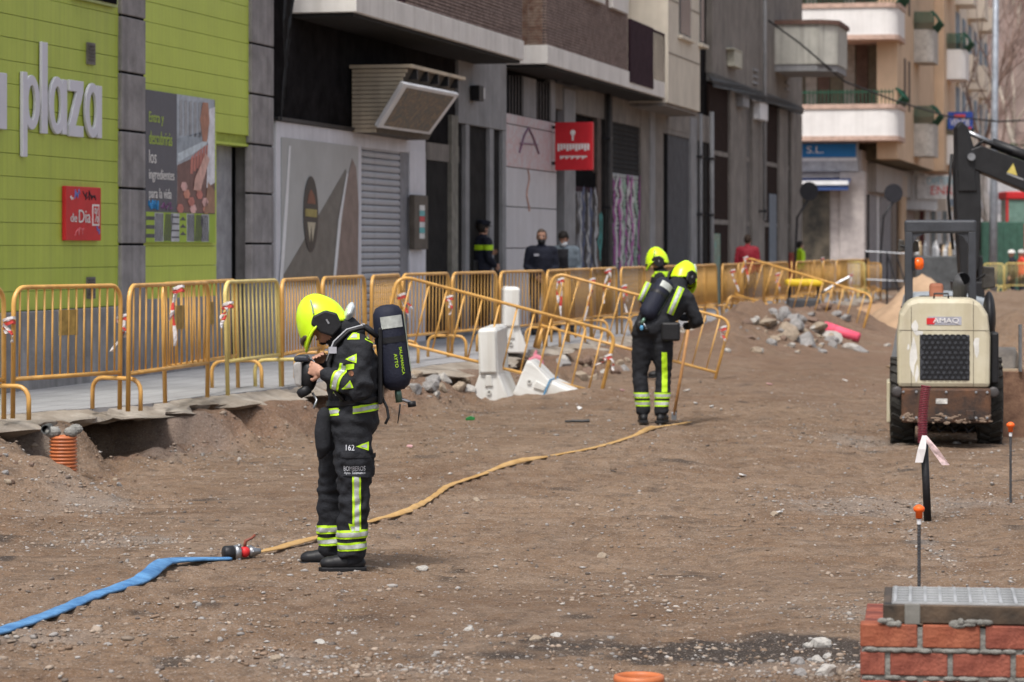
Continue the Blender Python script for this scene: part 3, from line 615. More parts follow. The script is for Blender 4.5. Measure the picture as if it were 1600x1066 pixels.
# --- second block: white tiled wall, red sign, graffiti shutter, second balcony, rounded bay
B = Bld('brick_balcony_block', 'apartment block with white tiled wall, graffiti shutter and brown brick balcony', FU(930))
uA, uB = FU(789.5), FU(1109)
B.box('wall', uA, uB, FV+.12, FV+.8, ZS-.1, 14, shade_wall)
B.box('lintel', FU(868), uB, FV+.01, FV+.45, FZ(960, 190), FZ(960, 140), grey_st)
pw = mat('white_tile_panel', (.50, .50, .53), .5, 0, .06, 2, .05, streak=.3, stain=(.34, .34, .36)); zp = [ZS, FZ(828, 388), FZ(828, 325), FZ(828, 265), FZ(828, 200), FZ(828, 184)]
pwpink = graffiti('pink_spray', (.50, .49, .52), [(.50, .36, .37), (.50, .42, .43)], (1, 1, 1), 2)
for i in range(5): B.box('wall_panel', FU(789.5), FU(868), FV-.02, FV+.3, zp[i]+.008, zp[i+1]-.008, pwpink if i in (3, 4) else pw, bevel=.006)
pk = [(FU(x, FV-.035), FV-.035, FZ(x, y, FV-.035)) for x, y in ((812, 238), (819, 212), (826, 200), (833, 214), (842, 240))]
B.mb('spray_tag', MB().tube(pk, .02, 5), mat('spray_plum', (.22, .12, .18), .6)); B.mb('spray_tag', MB().tube([(FU(813, FV-.035), FV-.035, FZ(813, 224, FV-.035)), (FU(840, FV-.035), FV-.035, FZ(840, 226, FV-.035))], .014, 5), mat('spray_plum', (.22, .12, .18)))
B.mb('spray_tag', MB().tube([(FU(825+2*math.sin(i), FV-.03), FV-.03, FZ(825, 266+8*i, FV-.03)) for i in range(9)], .016, 5), mat('spray_orange', (.50, .26, .19), .6))
for (a, b, yt, yb) in ((794, 818, 118, 180), (838, 861, 128, 188)):
    w_ = B.pbox('window', a, b, yt, yb, FV+.03, FV+.06, dark_in)
    for k in range(5): x = a+(b-a)*(k+.5)/5; B.pbox('window_bar', x-.6, x+.6, yt, yb, FV+.012, FV+.028, dark_metal, w_)
B.pbox('wall_pier', 818, 838, 122, 184, FV+0, FV+.3, grey_lt); B.pbox('wall_pier', 861, 868, 125, 190, FV, FV+.3, grey_lt)
B.box('pier', FU(880), FU(897), FV-.03, FV+.45, ZS, FZ(888, 140), grey_lt, bevel=.01)
d = B.box('door', FU(899), FU(934), FV+.04, FV+.08, ZS, FZ(915, 300), mat('door_sprayed', (.19, .19, .21), .7, 0, .25))
B.box('door_frame', FU(898), FU(936), FV+.03, FV+.11, FZ(915, 300)+.002, FZ(915, 300)+.1, rail_m); B.box('door_top_light', FU(899), FU(934), FV+.04, FV+.08, FZ(915, 299)+.1, FZ(915, 268), dark_in)
B.box('pier', FU(935), FU(941), FV+.02, FV+.45, ZS, FZ(940, 140), mat('teal_stain', (.11, .085, .075), .8, 0, .3, 3)); B.box('pier', FU(945), FU(956), FV-.02, FV+.45, ZS, FZ(950, 142), mat('dark_pier', (.05, .047, .047), .8, 0, .3, 3))
zz = ZS; gm = mat('shutter_paint', (.33, .34, .34), .6, 0, .15)
zt2 = FZ(978, 195); zg = FZ(978, 278); first = None; Ls = FU(1001)-FU(957)
for m_, lim in ((gm, zg), (mat('shutter_dark', (.035, .035, .037), .85, 0, .2, spec=.06), zt2)):
    proto = MB().prism([(0, 0), (.0, .094), (-.012, .098), (-.03, .07), (-.03, .02), (-.012, 0)], 0, Ls, 'x').build('shutter_slat', m_); f1 = True
    while zz < lim:
        o = proto if f1 else proto.copy()
        if not f1: C.objects.link(o)
        f1 = False; o.parent = B.root; o.location = (FU(957)-B.u, .07, zz-B.z); zz += .1
for (a, b, m_) in ((1001, 1014, grey_st), (1014, 1022, grey_lt), (1022, 1036, grey_st), (1078, 1088, grey_lt)): B.box('pier', FU(a), FU(b), FV-.01-.02*(m_ is grey_lt), FV+.45, ZS, FZ(1030, 170), m_, bevel=.01)
B.box('door', FU(1037), FU(1046), FV+.05, FV+.08, ZS, FZ(1050, 205), dark_in); B.box('door', FU(1046), FU(1078), FV+.04, FV+.08, ZS, FZ(1060, 205), mat('grey_door', (.07, .07, .078), .85, 0, .2, 3)); B.box('door_head', FU(1036.5), FU(1078), FV+.0, FV+.3, FZ(1060, 205), FZ(1060, 170), grey_st)
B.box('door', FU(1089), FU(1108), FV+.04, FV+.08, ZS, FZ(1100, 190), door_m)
v1 = FV-.75; ua_ = FU(856, v1); uc_ = FU(983, v1); ub_ = FU(1044, v1); zb = FZ(856, 100, v1); bh = .33
B.box('balcony_slab', ua_, ub_, v1, FV+.46, zb, zb+bh, band_w, bevel=.015)
B.box('balcony_soffit', ua_+.05, ub_-.05, v1+.06, FV+.44, zb-.05, zb-.002, mat('soffit_shade', (.05, .048, .047)))
bricks(B, 'balcony_brickwork', ua_+.02, uc_, v1+.03, v1+.85, zb+bh, zb+bh+2.4, brick_dk)
mb = MB(); 
for i in range(46): 
    if zb+bh+.052*i < zb+bh+2.35:
        for k in range(3): mb.box(ua_+.004-.004*(k % 2), ua_+.0155, v1+.1+.25*k, v1+.1+.25*k+.235, zb+bh+.052*i+.005, zb+bh+.052*i+.047)
o = B.mb('end_brickwork', mb, brick_rd); o['kind'] = 'stuff'
for (x0, yt, yb) in ((958, -10, 17), (922, -20, 2)): B.pbox('window_sill', x0, x0+24, yt, yb, v1-.06, v1+.1, band_w)
pn = B.box('balcony_panel', uc_+.03, FU(1020, v1), v1-.02, v1+.03, zb+.12, zb+bh+1.05, rail_m)
mb = MB()
for k in range(7): x = FU(1020, v1)+(ub_-FU(1020, v1))*(k+.5)/7; mb.box(x-.012, x+.012, v1+.01, v1+.035, zb+bh, zb+bh+1.0)
mb.box(FU(1020, v1), ub_, v1, v1+.045, zb+bh+1.0, zb+bh+1.04); B.mb('balcony_railing', mb, rail_m)
B.box('upper_wall', uc_, ub_+.2, FV+.0, FV+.44, zb+bh, 14, cream)
# rounded bay
v2 = FV-.82; ue_ = FU(1109, FV-.2); zb2 = FZ(1044, 160, v2); poly = []
u_a, u_b = FU(1044, v2), FU(1100, v2)
poly = [(u_a, FV+.4), (u_a, v2)]+[(u_b-.6+.6*math.sin(i*math.pi/12), v2+.6-.6*math.cos(i*math.pi/12)) for i in range(7)]+[(u_b, FV+.4)]
B.mb('bay', MB().prism([(p[0], p[1]) for p in poly], zb2, 14, 'z'), cream)
for z in (zb2+1.05, zb2+2.2, zb2+3.3):
    pl = [(p[0]+(-.012 if i < 2 else .0)*0, p[1]-.012) for i, p in enumerate(poly)]; B.mb('bay_groove', MB().prism(pl[1:-1]+[(u_b-.02, v2+.8), (u_a+.02, v2+.8)], z, z+.025, 'z'), mat('groove', (.22, .19, .16), .9))
for (p0, p1, yb) in ((1061, 1078, 55), (1093, 1099, 68)):
    w_ = B.box('window', FU(p0, v2), FU(p1, v2), v2-.02+(.0 if p0 < 1080 else .0), v2+.3, FZ(p0, yb, v2), 13, mat('window_frame_dark', (.08, .08, .085), .5)); B.box('pane', FU(p0, v2)+.06, FU(p1, v2)-.06, v2-.026, v2-.02, FZ(p0, yb, v2)+.06, 12.9, window_g, w_)
    B.box('window_sill', FU(p0-2, v2), FU(p1+2, v2), v2-.1, v2+.1, FZ(p0, yb, v2)-.08, FZ(p0, yb, v2)-.002, cream, bevel=.01)
B.mb('bay_base', MB().prism([(p[0], p[1]+.06) for p in poly], zb2-.08, zb2-.002, 'z'), grey_st)
for k in range(8):
    pts = [(FU(868+i*22, FV-.08), FV-.08-.01*k, FZ(868+i*22, 128+i*4.5+6*math.sin(i+k), FV)+.03*k) for i in range(11)]
    B.mb('cable', MB().tube(pts, .013, 5), black)
# sprayed lettering on the roller shutter and the door, as flat paint strokes
def strokes(px0, px1, y0, y1, v, cols, n, seed, w_=.09):
    r = random.Random(seed)
    for k in range(n):
        x = px0+(px1-px0)*(k+.5)/n; pts = []
        for i in range(6): xx = x+r.uniform(-.45, .45)*(px1-px0)/n*1.6; pts.append((FU(xx, v), v-.002*(k % 4), FZ(xx, y0+(y1-y0)*i/5+r.uniform(-8, 8), v)))
        B.mb('graffiti_stroke', MB().tube(pts, [w_*r.uniform(.5, 1.2) for _ in pts], 6, flat=.06, up=(0, 1, 0)), cols[k % len(cols)])
gp_ = [mat('spray_violet', (.24, .06, .22), .6), mat('spray_whitish', (.46, .46, .47), .6), mat('spray_magenta', (.33, .10, .28), .6), mat('spray_whitish', (.46, .46, .47)), mat('spray_mint', (.22, .34, .27), .6)]
strokes(958, 1000, 282, 345, FV+.02, gp_, 11, 1, .13); strokes(958, 1000, 345, 420, FV+.02, gp_, 11, 2, .13)
gd_ = [mat('spray_black', (.02, .02, .022), .6), mat('spray_silver', (.34, .35, .37), .6), mat('spray_navy', (.05, .07, .14), .6)]
strokes(900, 934, 302, 360, FV+.03, gd_, 8, 3, .1); strokes(900, 934, 360, 425, FV+.03, gd_, 8, 4, .1); strokes(935, 941, 330, 410, FV+.01, [mat('spray_teal', (.06, .26, .25), .6)], 2, 5, .08)
# drain pipes
for (px, yt, yb, r) in ((951, 145, 560, .05), (1112, 175, 500, .06), (1095, 178, 500, .04)):
    t = Bld('drain_pipe', {951: 'dark drain pipe beside the graffiti roller shutter', 1112: 'grey sticker covered pipe at the corner of the dark grey building', 1095: 'thin pale pipe beside the doorway under the rounded bay'}[px], FU(px, FV-.12), FV-.12, ZS, 'pipe')
    t.mb('pipe', MB().tube([(FU(px, FV-.12), FV-.12, ZS), (FU(px, FV-.12), FV-.12, FZ(px, yt, FV-.12))], r, 8), grey_lt if px > 1000 else mat('dark_pier', (.05, .047, .047)), smooth=True)
    for z in (1.4, 2.8, 4.2): t.box('bracket', FU(px, FV-.12)-.08, FU(px, FV-.12)+.08, FV-.13-r, FV, z, z+.05, dark_metal)
# red projecting sign (stands square to the wall)
us_ = FU(868, FV-.1); t = Bld('red_blade_sign', 'red square projecting sign with white emblem and lettering on tiled wall', us_, FV-.1, UZ(897, 266, us_), 'sign')
v_a, v_b = UV_(867, us_), UV_(926, us_); z0, z1 = UZ(897, 266, us_), UZ(897, 191, us_)
t.box('board', us_, us_+.12, v_b, v_a, z0, z1, mat('sign_red', (.55, .02, .03), .45, 0, .05), bevel=.01)
def side_text(B_, body, va, vb, z0, z1, u, m, name='lettering'):
    v, f, (a, b, c, d) = text_geo(body); vv = [(u, va+(p[0]-a)/(b-a)*(vb-va), z0+(p[2]-c)/(d-c)*(z1-z0)) for p in v]; n = len(vv)
    mb = MB().add(vv+[(p[0]+.004, p[1], p[2]) for p in vv], f+[tuple(i+n for i in q[::-1]) for q in f]); return B_.mb(name, mb, m)
hh = z1-z0; ww = v_a-v_b
t.mb('emblem', MB().box(us_-.005, us_-.001, v_b+.50*ww, v_b+.55*ww, z0+.62*hh, z0+.82*hh), wl); t.mb('emblem', MB().ell((us_-.003, v_b+.525*ww, z0+.78*hh), (.004, .07*ww, .06*hh)), wl)
for (n_, x0, x1, q0, q1) in ((11, .07, .93, .40, .55), (15, .14, .86, .23, .30)):
    for k in range(n_):                           # lettering too blurred in the photograph to read: plain white strokes
        va_ = v_a-ww*(x0+(x1-x0)*k/n_); t.mb('lettering', MB().box(us_-.005, us_-.001, va_-ww*(x1-x0)/n_*.78, va_, z0+hh*(q0+.02*(k % 3)), z0+hh*q1), wl)
t.box('bracket', us_+.04, us_+.08, v_a-.002, FV, z1-.12, z1-.06, dark_metal); t.box('bracket', us_+.04, us_+.08, v_a-.002, FV, z0+.1, z0+.16, dark_metal)
# --- dark grey building
B = Bld('grey_stucco_building', 'dark grey stucco building with tall pilasters, cables and meter boxes', FU(1180))
uA, uB = FU(1110), FU(1251)
B.box('wall', uA, uB, FV+.1, FV+.9, ZS-.1, 16, shade_wall)
zc = FZ(1180, 140)
B.box('upper_wall', uA, uB, FV-.05, FV+.5, zc, 16, grey_st)
B.box('cable_bundle', uA, uB, FV-.10, FV+.2, zc-.22, zc-.01, mat('cable_bundle_dark', (.09, .085, .082), .9, 0, .3), bevel=.02)  # plain dark box stands in for the cable bundle
for (a, b) in ((1139, 1163), (1173, 1192), (1216, 1229), (1234, 1251)): B.box('pilaster', FU(a), FU(b), FV-.05, FV+.5, ZS, zc-.28, grey_st, bevel=.015); B.box('pilaster_base', FU(a)-.03, FU(b)+.03, FV-.07, FV+.2, ZS, ZS+.9, pillar_m, bevel=.015)
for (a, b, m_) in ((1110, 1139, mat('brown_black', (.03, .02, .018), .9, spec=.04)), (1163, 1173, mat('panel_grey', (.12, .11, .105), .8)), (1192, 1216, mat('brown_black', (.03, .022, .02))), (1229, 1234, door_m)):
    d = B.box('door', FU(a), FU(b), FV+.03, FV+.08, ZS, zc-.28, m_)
    for k in range(2): z = ZS+(zc-ZS)*(.35+.3*k); B.box('door_rail', FU(a), FU(b), FV+.015, FV+.028, z, z+.12, grey_st, d)
mdg = B.box('door_panel', FU(1114), FU(1126), FV+.012, FV+.027, ZS, ZS+1.8, graffiti('teal_graffiti', (.10, .10, .10), [(.12, .30, .28), (.30, .32, .16), (.12, .12, .13)], (2, 2, 1), 7)); B.box('door_panel', FU(1203), FU(1214), FV+.012, FV+.027, ZS, ZS+3.0, mat('blue_grey_door', (.13, .16, .20), .6))
B.box('red_base', FU(1229)-.05, FU(1238), FV-.16, FV-.08, ZS+.4, ZS+1.3, mat('dull_red', (.28, .06, .05), .7)); 
for (px, py) in ((1145, 88), (1182, 120), (1232, 130)): 
    for k in range(3): B.pbox('insulator', px-3, px+3, py-12+10*k, py-8+10*k, FV-.1, FV-.05, grey_lt)
for k in range(9):
    pts = [(FU(1108+i*14, FV-.2), FV-.2-.012*k, FZ(1108+i*14, 118+i*4.8+2*math.sin(i*1.3+k), FV-.2)-.03*k) for i in range(11)]
    B.mb('cable', MB().tube(pts, .016, 5), black)
def item(name, label, cat, px0, px1, yt, yb, m, dep=.2, kids=()):
    v0 = FV-.05-dep; t = Bld(name, label, FU(px0, v0), v0, FZ(px0, yb, v0), cat); t.pbox('case', px0, px1, yt, yb, v0, FV-.05, m, bevel=.02); t.pbox('lid', px0-.5, px1+.5, yt-2, yt, v0-.02, FV-.05, m, bevel=.01); return t
item('meter_box', 'pale meter box high on the grey stucco wall above the cables', 'box', 1148, 1160, 80, 106, mat('box_cream', (.42, .41, .34), .6))
item('meter_box', 'small grey junction box below the cable bundle on grey stucco', 'box', 1162, 1171, 146, 168, grey_lt); item('meter_box', 'white meter box at the foot of the vertical conduit on grey wall', 'box', 1188, 1200, 160, 188, white_paint)
t = Bld('conduit_pipe', 'long pale conduit running down the grey stucco wall', FU(1196, FV-.2), FV-.2, ZS+.6, 'pipe'); t.mb('pipe', MB().tube([(FU(1195, FV-.2), FV-.2, FZ(1195, 345, FV-.2)), (FU(1195, FV-.2), FV-.2, 13)], .055, 8), grey_lt, smooth=True)
for z in (3, 6, 9): t.box('clip', FU(1195, FV-.2)-.09, FU(1195, FV-.2)+.09, FV-.27, FV-.05, z, z+.06, dark_metal)
# corner balcony box
us_ = FU(1240, FV-.6); t = B; v_a = FV; v_b = UV_(1306, us_); z0, z1 = UZ(1265, 100, us_), UZ(1265, 38, us_)
poly = [(us_, FV+.3), (us_, v_b+.5), (us_+.5, v_b), (us_+3, v_b), (us_+3, FV+.3)]
B.mb('balcony', MB().prism(poly, z0, z1, 'z'), mat('dirty_white', (.44, .43, .39), .8, 0, .12, 2, .1, streak=.6, stain=(.17, .16, .14)))
B.mb('balcony_coping', MB().prism([(us_-.06, FV+.3), (us_-.06, v_b+.46), (us_+.46, v_b-.06), (us_+3.06, v_b-.06), (us_+3.06, FV+.3)], z1+.002, z1+.13, 'z'), mat('coping_brown', (.13, .075, .06), .8)); B.mb('balcony_base', MB().prism([(us_+.03, FV+.3), (us_+.03, v_b+.55), (us_+.55, v_b+.03), (us_+3, v_b+.03), (us_+3, FV+.3)], z0-.2, z0-.002, 'z'), grey_lt)
# --- beige corner building beyond the side street
beige = mat('beige_render', (.56, .405, .28), .85, 0, .1, .8, .1, 30, streak=.2, stain=(.42, .30, .20)); white_par = mat('white_parapet', (.70, .68, .67), .75, 0, .06, 1.5, .05, streak=.25, stain=(.45, .42, .40)); marble = mat('shop_stone', (.40, .36, .35), .6, 0, .15, 4, .05); pink_cap = mat('pink_coping', (.47, .33, .27), .8); gr_rail = mat('green_railing', (.012, .06, .035), .6)
U0 = 100; B = Bld('beige_corner_building', 'beige corner apartment building with white rounded balconies and green railings', U0, 10.5, .37)
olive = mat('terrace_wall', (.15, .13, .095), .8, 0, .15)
B.box('wall', U0, 121, 10.5, 24, .3, 5.4, marble); B.box('shop_window', U0-.05, U0, 10.9+.7, 16, .8, UZ(1300, 290, U0), mat('shop_display', (.045, .042, .036), .25, 0, .5, 1.5, 0, col2=(.12, .10, .075), spec=.5))
B.box('fascia', U0-.2, U0+.002, 10.6, 17, UZ(1300, 268, U0), UZ(1300, 222, U0), mat('fascia_grey', (.36, .36, .38), .7)); B.box('shop_sign', U0-.26, U0-.2, 10.68, 16.5, UZ(1300, 246, U0), UZ(1300, 225, U0), mat('sign_blue', (.015, .16, .42), .5, 0, .05))
tm = B; side_text(B, '. S.L.', UV_(1252, U0), UV_(1288, U0), UZ(1270, 240, U0), UZ(1270, 229, U0), U0-.27, wl)
B.box('sign_trim', U0-.24, U0-.2, 10.64, 16.6, UZ(1300, 252, U0), UZ(1300, 247, U0), white_paint)
mb = MB(); za = UZ(1290, 278, U0); mb.add([(U0, 10.85, za), (U0, 16.5, za), (U0-1.0, 10.85, za-.25), (U0-1.0, 16.5, za-.25), (U0-1.0, 10.85, za-.45), (U0-1.0, 16.5, za-.45), (U0-.98, 10.85, za-.45), (U0-.98, 16.5, za-.45)], [(0,1,3,2),(2,3,5,4),(4,5,7,6)]); B.mb('awning', mb, mat('awning_blue', (.035, .07, .21), .7, 0, .1)); B.box('awning_stripe', U0-1.06, U0-1.01, 10.85, 16.5, za-.27, za-.12, white_paint)
B.box('corner_post', U0-.12, U0+.6, 10.38, 11.25, .3, UZ(1340, 268, U0), marble, bevel=.03)
for (a, b, c) in ((101, 101.8, dark_in), (102.2, 104.6, mat('stall_grey', (.24, .23, .24), .7)), (105, 105.5, white_paint), (106, 110, mat('stall_grey', (.24, .23, .24))), (110.5, 116, mat('stall_brown', (.20, .165, .14), .7))): B.box('shop_front', a, b, 10.44, 10.5, .4, 3.9, c)
B.box('street_fascia', 102, 121, 10.2, 10.5, 4.0, 5.0, graffiti('faded_fascia', (.28, .25, .23), [(.34, .33, .33), (.24, .21, .20), (.36, .33, .30)], (.5, .5, .05), 8))
for ux in (112.5, 113.6): B.mb('pipe', MB().tube([(ux, 10.3, .4), (ux, 10.3, 4.8)], .13, 8), beige)
zf = [UZ(1330, 220, U0), UZ(1330, 64, U0)]; fl = zf[1]-zf[0]; zf += [zf[1]+fl, zf[1]+2*fl]
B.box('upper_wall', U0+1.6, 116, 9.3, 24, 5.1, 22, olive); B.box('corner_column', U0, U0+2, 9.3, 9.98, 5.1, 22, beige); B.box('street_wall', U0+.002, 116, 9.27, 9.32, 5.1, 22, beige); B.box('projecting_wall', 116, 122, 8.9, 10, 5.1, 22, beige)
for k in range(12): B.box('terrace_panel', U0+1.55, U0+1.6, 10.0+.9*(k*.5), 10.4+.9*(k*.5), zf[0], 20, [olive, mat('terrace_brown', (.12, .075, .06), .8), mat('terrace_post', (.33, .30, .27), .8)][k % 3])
def rpar(B_, u0, u1, v0, v1, z0, z1, r, m, cap=True, name='parapet'):
    pl = [(u1, v1), (u0, v1)]+[(u0+r-r*math.cos(i*math.pi/12), v0+r-r*math.sin(i*math.pi/12)) for i in range(7)]+[(u1, v0)]
    o = B_.mb(name, MB().prism(pl, z0, z1, 'z'), m)
    if cap:
        c = ((u0+u1)/2, (v0+v1)/2); B_.mb('coping', MB().prism([(c[0]+(p[0]-c[0])*1.04, c[1]+(p[1]-c[1])*1.012) for p in pl], z1+.002, z1+.16, 'z'), pink_cap, o); B_.mb('parapet_foot', MB().prism([(c[0]+(p[0]-c[0])*1.02, c[1]+(p[1]-c[1])*1.006) for p in pl], z0-.16, z0-.002, 'z'), pink_cap, o)
    return o
for z in zf:
    rpar(B, U0-1.2, U0+1.5, 9.15, 17, z+.12, z+1.05, .5, white_par)
    mb = MB()
    for k in range(60):
        v = 9.3+.13*k; mb.box(U0-1.12, U0-1.09, v, v+.035, z+1.2, z+1.72)
    mb.box(U0-1.13, U0-1.08, 9.3, 17, z+1.6, z+1.65)
    B.mb('railing', mb, gr_rail)
    mb = MB()
    for k in range(11):
        q = k/5; mb.tube([(U0-1.1+.24*k, 9.2, z+1.2), (U0-1.1+.24*k, 9.0, z+1.45), (U0-1.1+.24*k, 9.2, z+1.75)], .045, 5)
    mb.tube([(U0-1.1, 9.2, z+1.72), (U0+1.4, 9.2, z+1.72)], .05, 5); B.mb('railing_end', mb, gr_rail)
    for (ub, vb) in ((106.5, 9.3), (117.5, 8.9)):
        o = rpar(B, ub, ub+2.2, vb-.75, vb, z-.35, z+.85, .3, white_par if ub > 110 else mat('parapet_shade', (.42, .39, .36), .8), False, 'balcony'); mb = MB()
        for k in range(9): mb.tube([(ub+.05, vb-.72+.09*k, z+.85), (ub-.12, vb-.74+.09*k, z+1.1), (ub+.05, vb-.72+.09*k, z+1.5)], .035, 5); mb.tube([(ub+.1+.25*k, vb-.7, z+.85), (ub+.1+.25*k, vb-.95, z+1.15), (ub+.1+.25*k, vb-.7, z+1.5)], .04, 5)
        mb.tube([(ub+.05, vb-.7, z+1.5), (ub+2.1, vb-.7, z+1.5)], .05, 5); B.mb('balcony_rail', mb, gr_rail, o)
    for ux in (102.5, 104.2): B.box('slit_window', ux, ux+.7, 9.25, 9.268, z+1.2, z+3.0, mat('slit_dark', (.09, .06, .045), .6))
# cafe front under the beige block
t = Bld('cafe_front', 'cafe front with white fascia sign in blue and red lettering', 118, 10.0, .37, 'shop front')
t.box('fascia', 116.6, 124, 9.7, 10.4, 3.55, 5.0, white_par); t.box('fascia_end', 116.5, 116.58, 9.2, 10.6, 3.55, 4.9, white_paint)
va, vb = UV_(1433, 116.4), UV_(1496, 116.4)
t.box('sign_board', 116.38, 116.5, vb, va, UZ(1465, 311, 116.4), UZ(1465, 274, 116.4), mat('sign_cream', (.62, .60, .60), .6))
side_text(t, 'CAFETERIA', va-.4, vb+.1, UZ(1465, 288, 116.4), UZ(1465, 277, 116.4), 116.37, mat('text_cyan', (.16, .42, .52), .6)); side_text(t, 'ENRI', va-.55, vb+.1, UZ(1465, 304, 116.4), UZ(1465, 291, 116.4), 116.37, mat('text_red', (.58, .06, .06), .6))
for k in range(6): t.box('window', 117.2+.02*k, 117.26+.02*k, UV_(1443+9*k, 117), UV_(1436+9*k, 117), .4, 3.5, [mat('cafe_maroon', (.10, .03, .03), .5), white_paint, mat('cafe_glass', (.20, .22, .23), .3)][k % 3 if k < 2 else (1 if k % 2 else 2)])
# cream building further on
B = Bld('cream_apartment_building', 'pale cream apartment building with blue-grey shuttered windows further down the street', 135, 9.3, .37)
cr2 = mat('pale_cream', (.66, .58, .49), .8, 0, .06); bs = mat('blue_grey_shutter', (.22, .27, .33), .6)
B.box('wall', 122.2, 150, 9.3, 22, .3, 26, cr2)
for k in range(7):
    for j in range(6):
        uu_ = 124+3.9*k; zz = 2.2+3.3*j+1.6
        w_ = B.box('window', uu_, uu_+1.6, 9.22, 9.3, zz, zz+2.0, bs)
        if k % 2: B.box('balcony', uu_-.4, uu_+2.2, 8.5, 9.3, zz-1.0, zz+.1, cr2)
        B.box('window_sill', uu_-.1, uu_+1.7, 9.1, 9.3, zz-.12, zz-.01, cream, w_)
# for-sale board on the balcony
t = Bld('sale_board', 'blue and red for sale board hung on a far balcony', 116.2, 8, UZ(1500, 203, 116.2), 'sign'); va, vb = UV_(1481, 116.2), UV_(1520, 116.2)
z0, z1 = UZ(1500, 202, 116.2), UZ(1500, 175, 116.2); t.box('board', 116.2, 116.26, vb, va, z0, z1, mat('board_blue', (.03, .07, .32), .5)); t.box('red_stripe', 116.19, 116.2, vb+.3, va-.25, z1-.26, z1-.1, mat('board_red', (.5, .06, .06), .5)); side_text(t, 'VENDE', va-.1, vb+.12, z0+.14, z0+.40, 116.185, wl); t.box('red_stripe', 116.19, 116.2, vb+.05, vb+.4, z0, z0+.08, mat('board_red', (.5, .06, .06)))
def remesh_early(mb):
    me = bpy.data.meshes.new('lump'); me.from_pydata(mb.v, [], mb.f); return me
# ------------------------------------------------------------------ crowd barriers
def make_barrier(L, label, group, m=yellow, arch=(False, True), plate=True, nb=13, Hb=1.1, far=False, pl_at=.5):
    r = thing('crowd_barrier', label, 'barrier', group=group); R = .14; n = 5 if far else 8; tr = .021
    pts = [(0, 0, 0), (0, 0, Hb-R)]+[(R-R*math.cos(i*math.pi/10), 0, Hb-R+R*math.sin(i*math.pi/10)) for i in range(1, 6)]
    pts += [(L-R+R*math.sin(i*math.pi/10), 0, Hb-R+R*math.cos(i*math.pi/10)) for i in range(0, 5)]+[(L, 0, Hb-R), (L, 0, 0)]
    MB().tube(pts, tr, n, up=(0, 1, 0)).build('frame', m, r, True)
    MB().bar((0, 0, .33), (L, 0, .33), tr*.95, n=n).build('bottom_rail', m, r, True)
    p = MB().bar((0, 0, .335), (0, 0, Hb-.006), .0095, n=5).build('bar', m, r, True)
    for k in range(nb):
        o = p if k == 0 else p.copy()
        if k: C.objects.link(o); o.parent = r
        o.location.x = L*(k+.75)/(nb+.5)
    for e, x in zip(arch, (.05, L-.05)):
        if e:
            w_ = .26; q = [(x, -w_, 0), (x, -w_, .17)]+[(x, -w_+.11-.11*math.cos(i*math.pi/8), .17+.11*math.sin(i*math.pi/8)) for i in range(1, 5)]+[(x, w_-.11+.11*math.sin(i*math.pi/8), .17+.11*math.cos(i*math.pi/8)) for i in range(0, 4)]+[(x, w_, .17), (x, w_, 0)]
            MB().tube(q, .02, n, up=(1, 0, 0)).build('foot', m, r, True)
    if plate: x = L*pl_at; MB().box(x-.13, x+.13, -.006, .006, .68, .90).build('plate', mat('plate_ochre', (.36, .24, .07), .6, 0, .3, 9, .1), r)
    return r
LEAN = random.Random(12)
def place(r, p0, p1):                             # stand a barrier on two ground points
    d = Vector(p1)-Vector(p0); x = d.normalized(); up = Vector((0, 0, 1)); y = up.cross(x).normalized(); z = x.cross(y)
    M = Matrix((x, y, z)).transposed().to_4x4() @ Matrix.Rotation(LEAN.uniform(-.03, .03), 4, 'X'); M.translation = Vector(p0); r.matrix_world = M; return r
GB = 'yellow crowd barriers fencing off the pavement'
def sw(px, py): return G(px, py, ZS)
near = [((-140, 672), (6, 655), 'yellow crowd barrier in front of the white wall letters', yellow),
        ((20, 654), (187, 640), 'yellow barrier with square ochre plate in front of red store board', yellow),
        ((200, 643), (324, 621), 'yellow barrier with long tape streamer in front of advert poster', yellow),
        ((258, 630), (372, 606), 'yellow barrier standing behind another near the supermarket door', yellow),
        ((356, 618), (439, 604), 'paler yellow barrier beside the second stone pillar', pale_yellow)]
for i, (a, b, lab, m) in enumerate(near):
    p0, p1 = sw(*a), sw(*b); L = (p1-p0).length
    place(make_barrier(L, lab, GB, m, (False, i != 2), i not in (4,), 13 if L < 2.6 else 16, pl_at=.5 if i < 2 else .62), p0, p1)
def ray_end(p0, px, L):                           # end of a barrier of length L whose far post stands on photo column px
    t = (px-800)/FPX; a = 1+t*t; b = -2*(p0.x*t+p0.y); c = p0.x**2+p0.y**2-L*L; D = b*b-4*a*c
    if D < 0: Y = -b/(2*a)
    else: Y = (-b+math.sqrt(D))/(2*a)
    return Vector((t*Y, Y, ZS))
p0 = sw(441, 604)
spans = [(441, 499, 'yellow barrier beside the stone pillar at the peeling shop window'), (503, 572, 'yellow barrier in front of the oval emblem window'), (577, 622, 'yellow barrier in front of the roller shutter left half'), (628, 700, 'yellow barrier in front of the notice case'), (704, 775, 'yellow barrier in front of the policed entrance'), (780, 850, 'yellow barrier in front of the white tiled wall')]
for a, b, lab in spans:
    p1 = ray_end(p0, b, 2.0); place(make_barrier((p1-p0).length, lab, GB, yellow, (False, True), False), p0, p1)
    d = (p1-p0).normalized(); p0 = p1+d*.07+Vector((.03, 0, 0))
pu, pvv = uv(p0.x, p0.y); k = 0; farproto = make_barrier(2.0, 'yellow barrier in the long row between rubble heap and shop fronts', GB, yellow, (False, True), False, far=True)
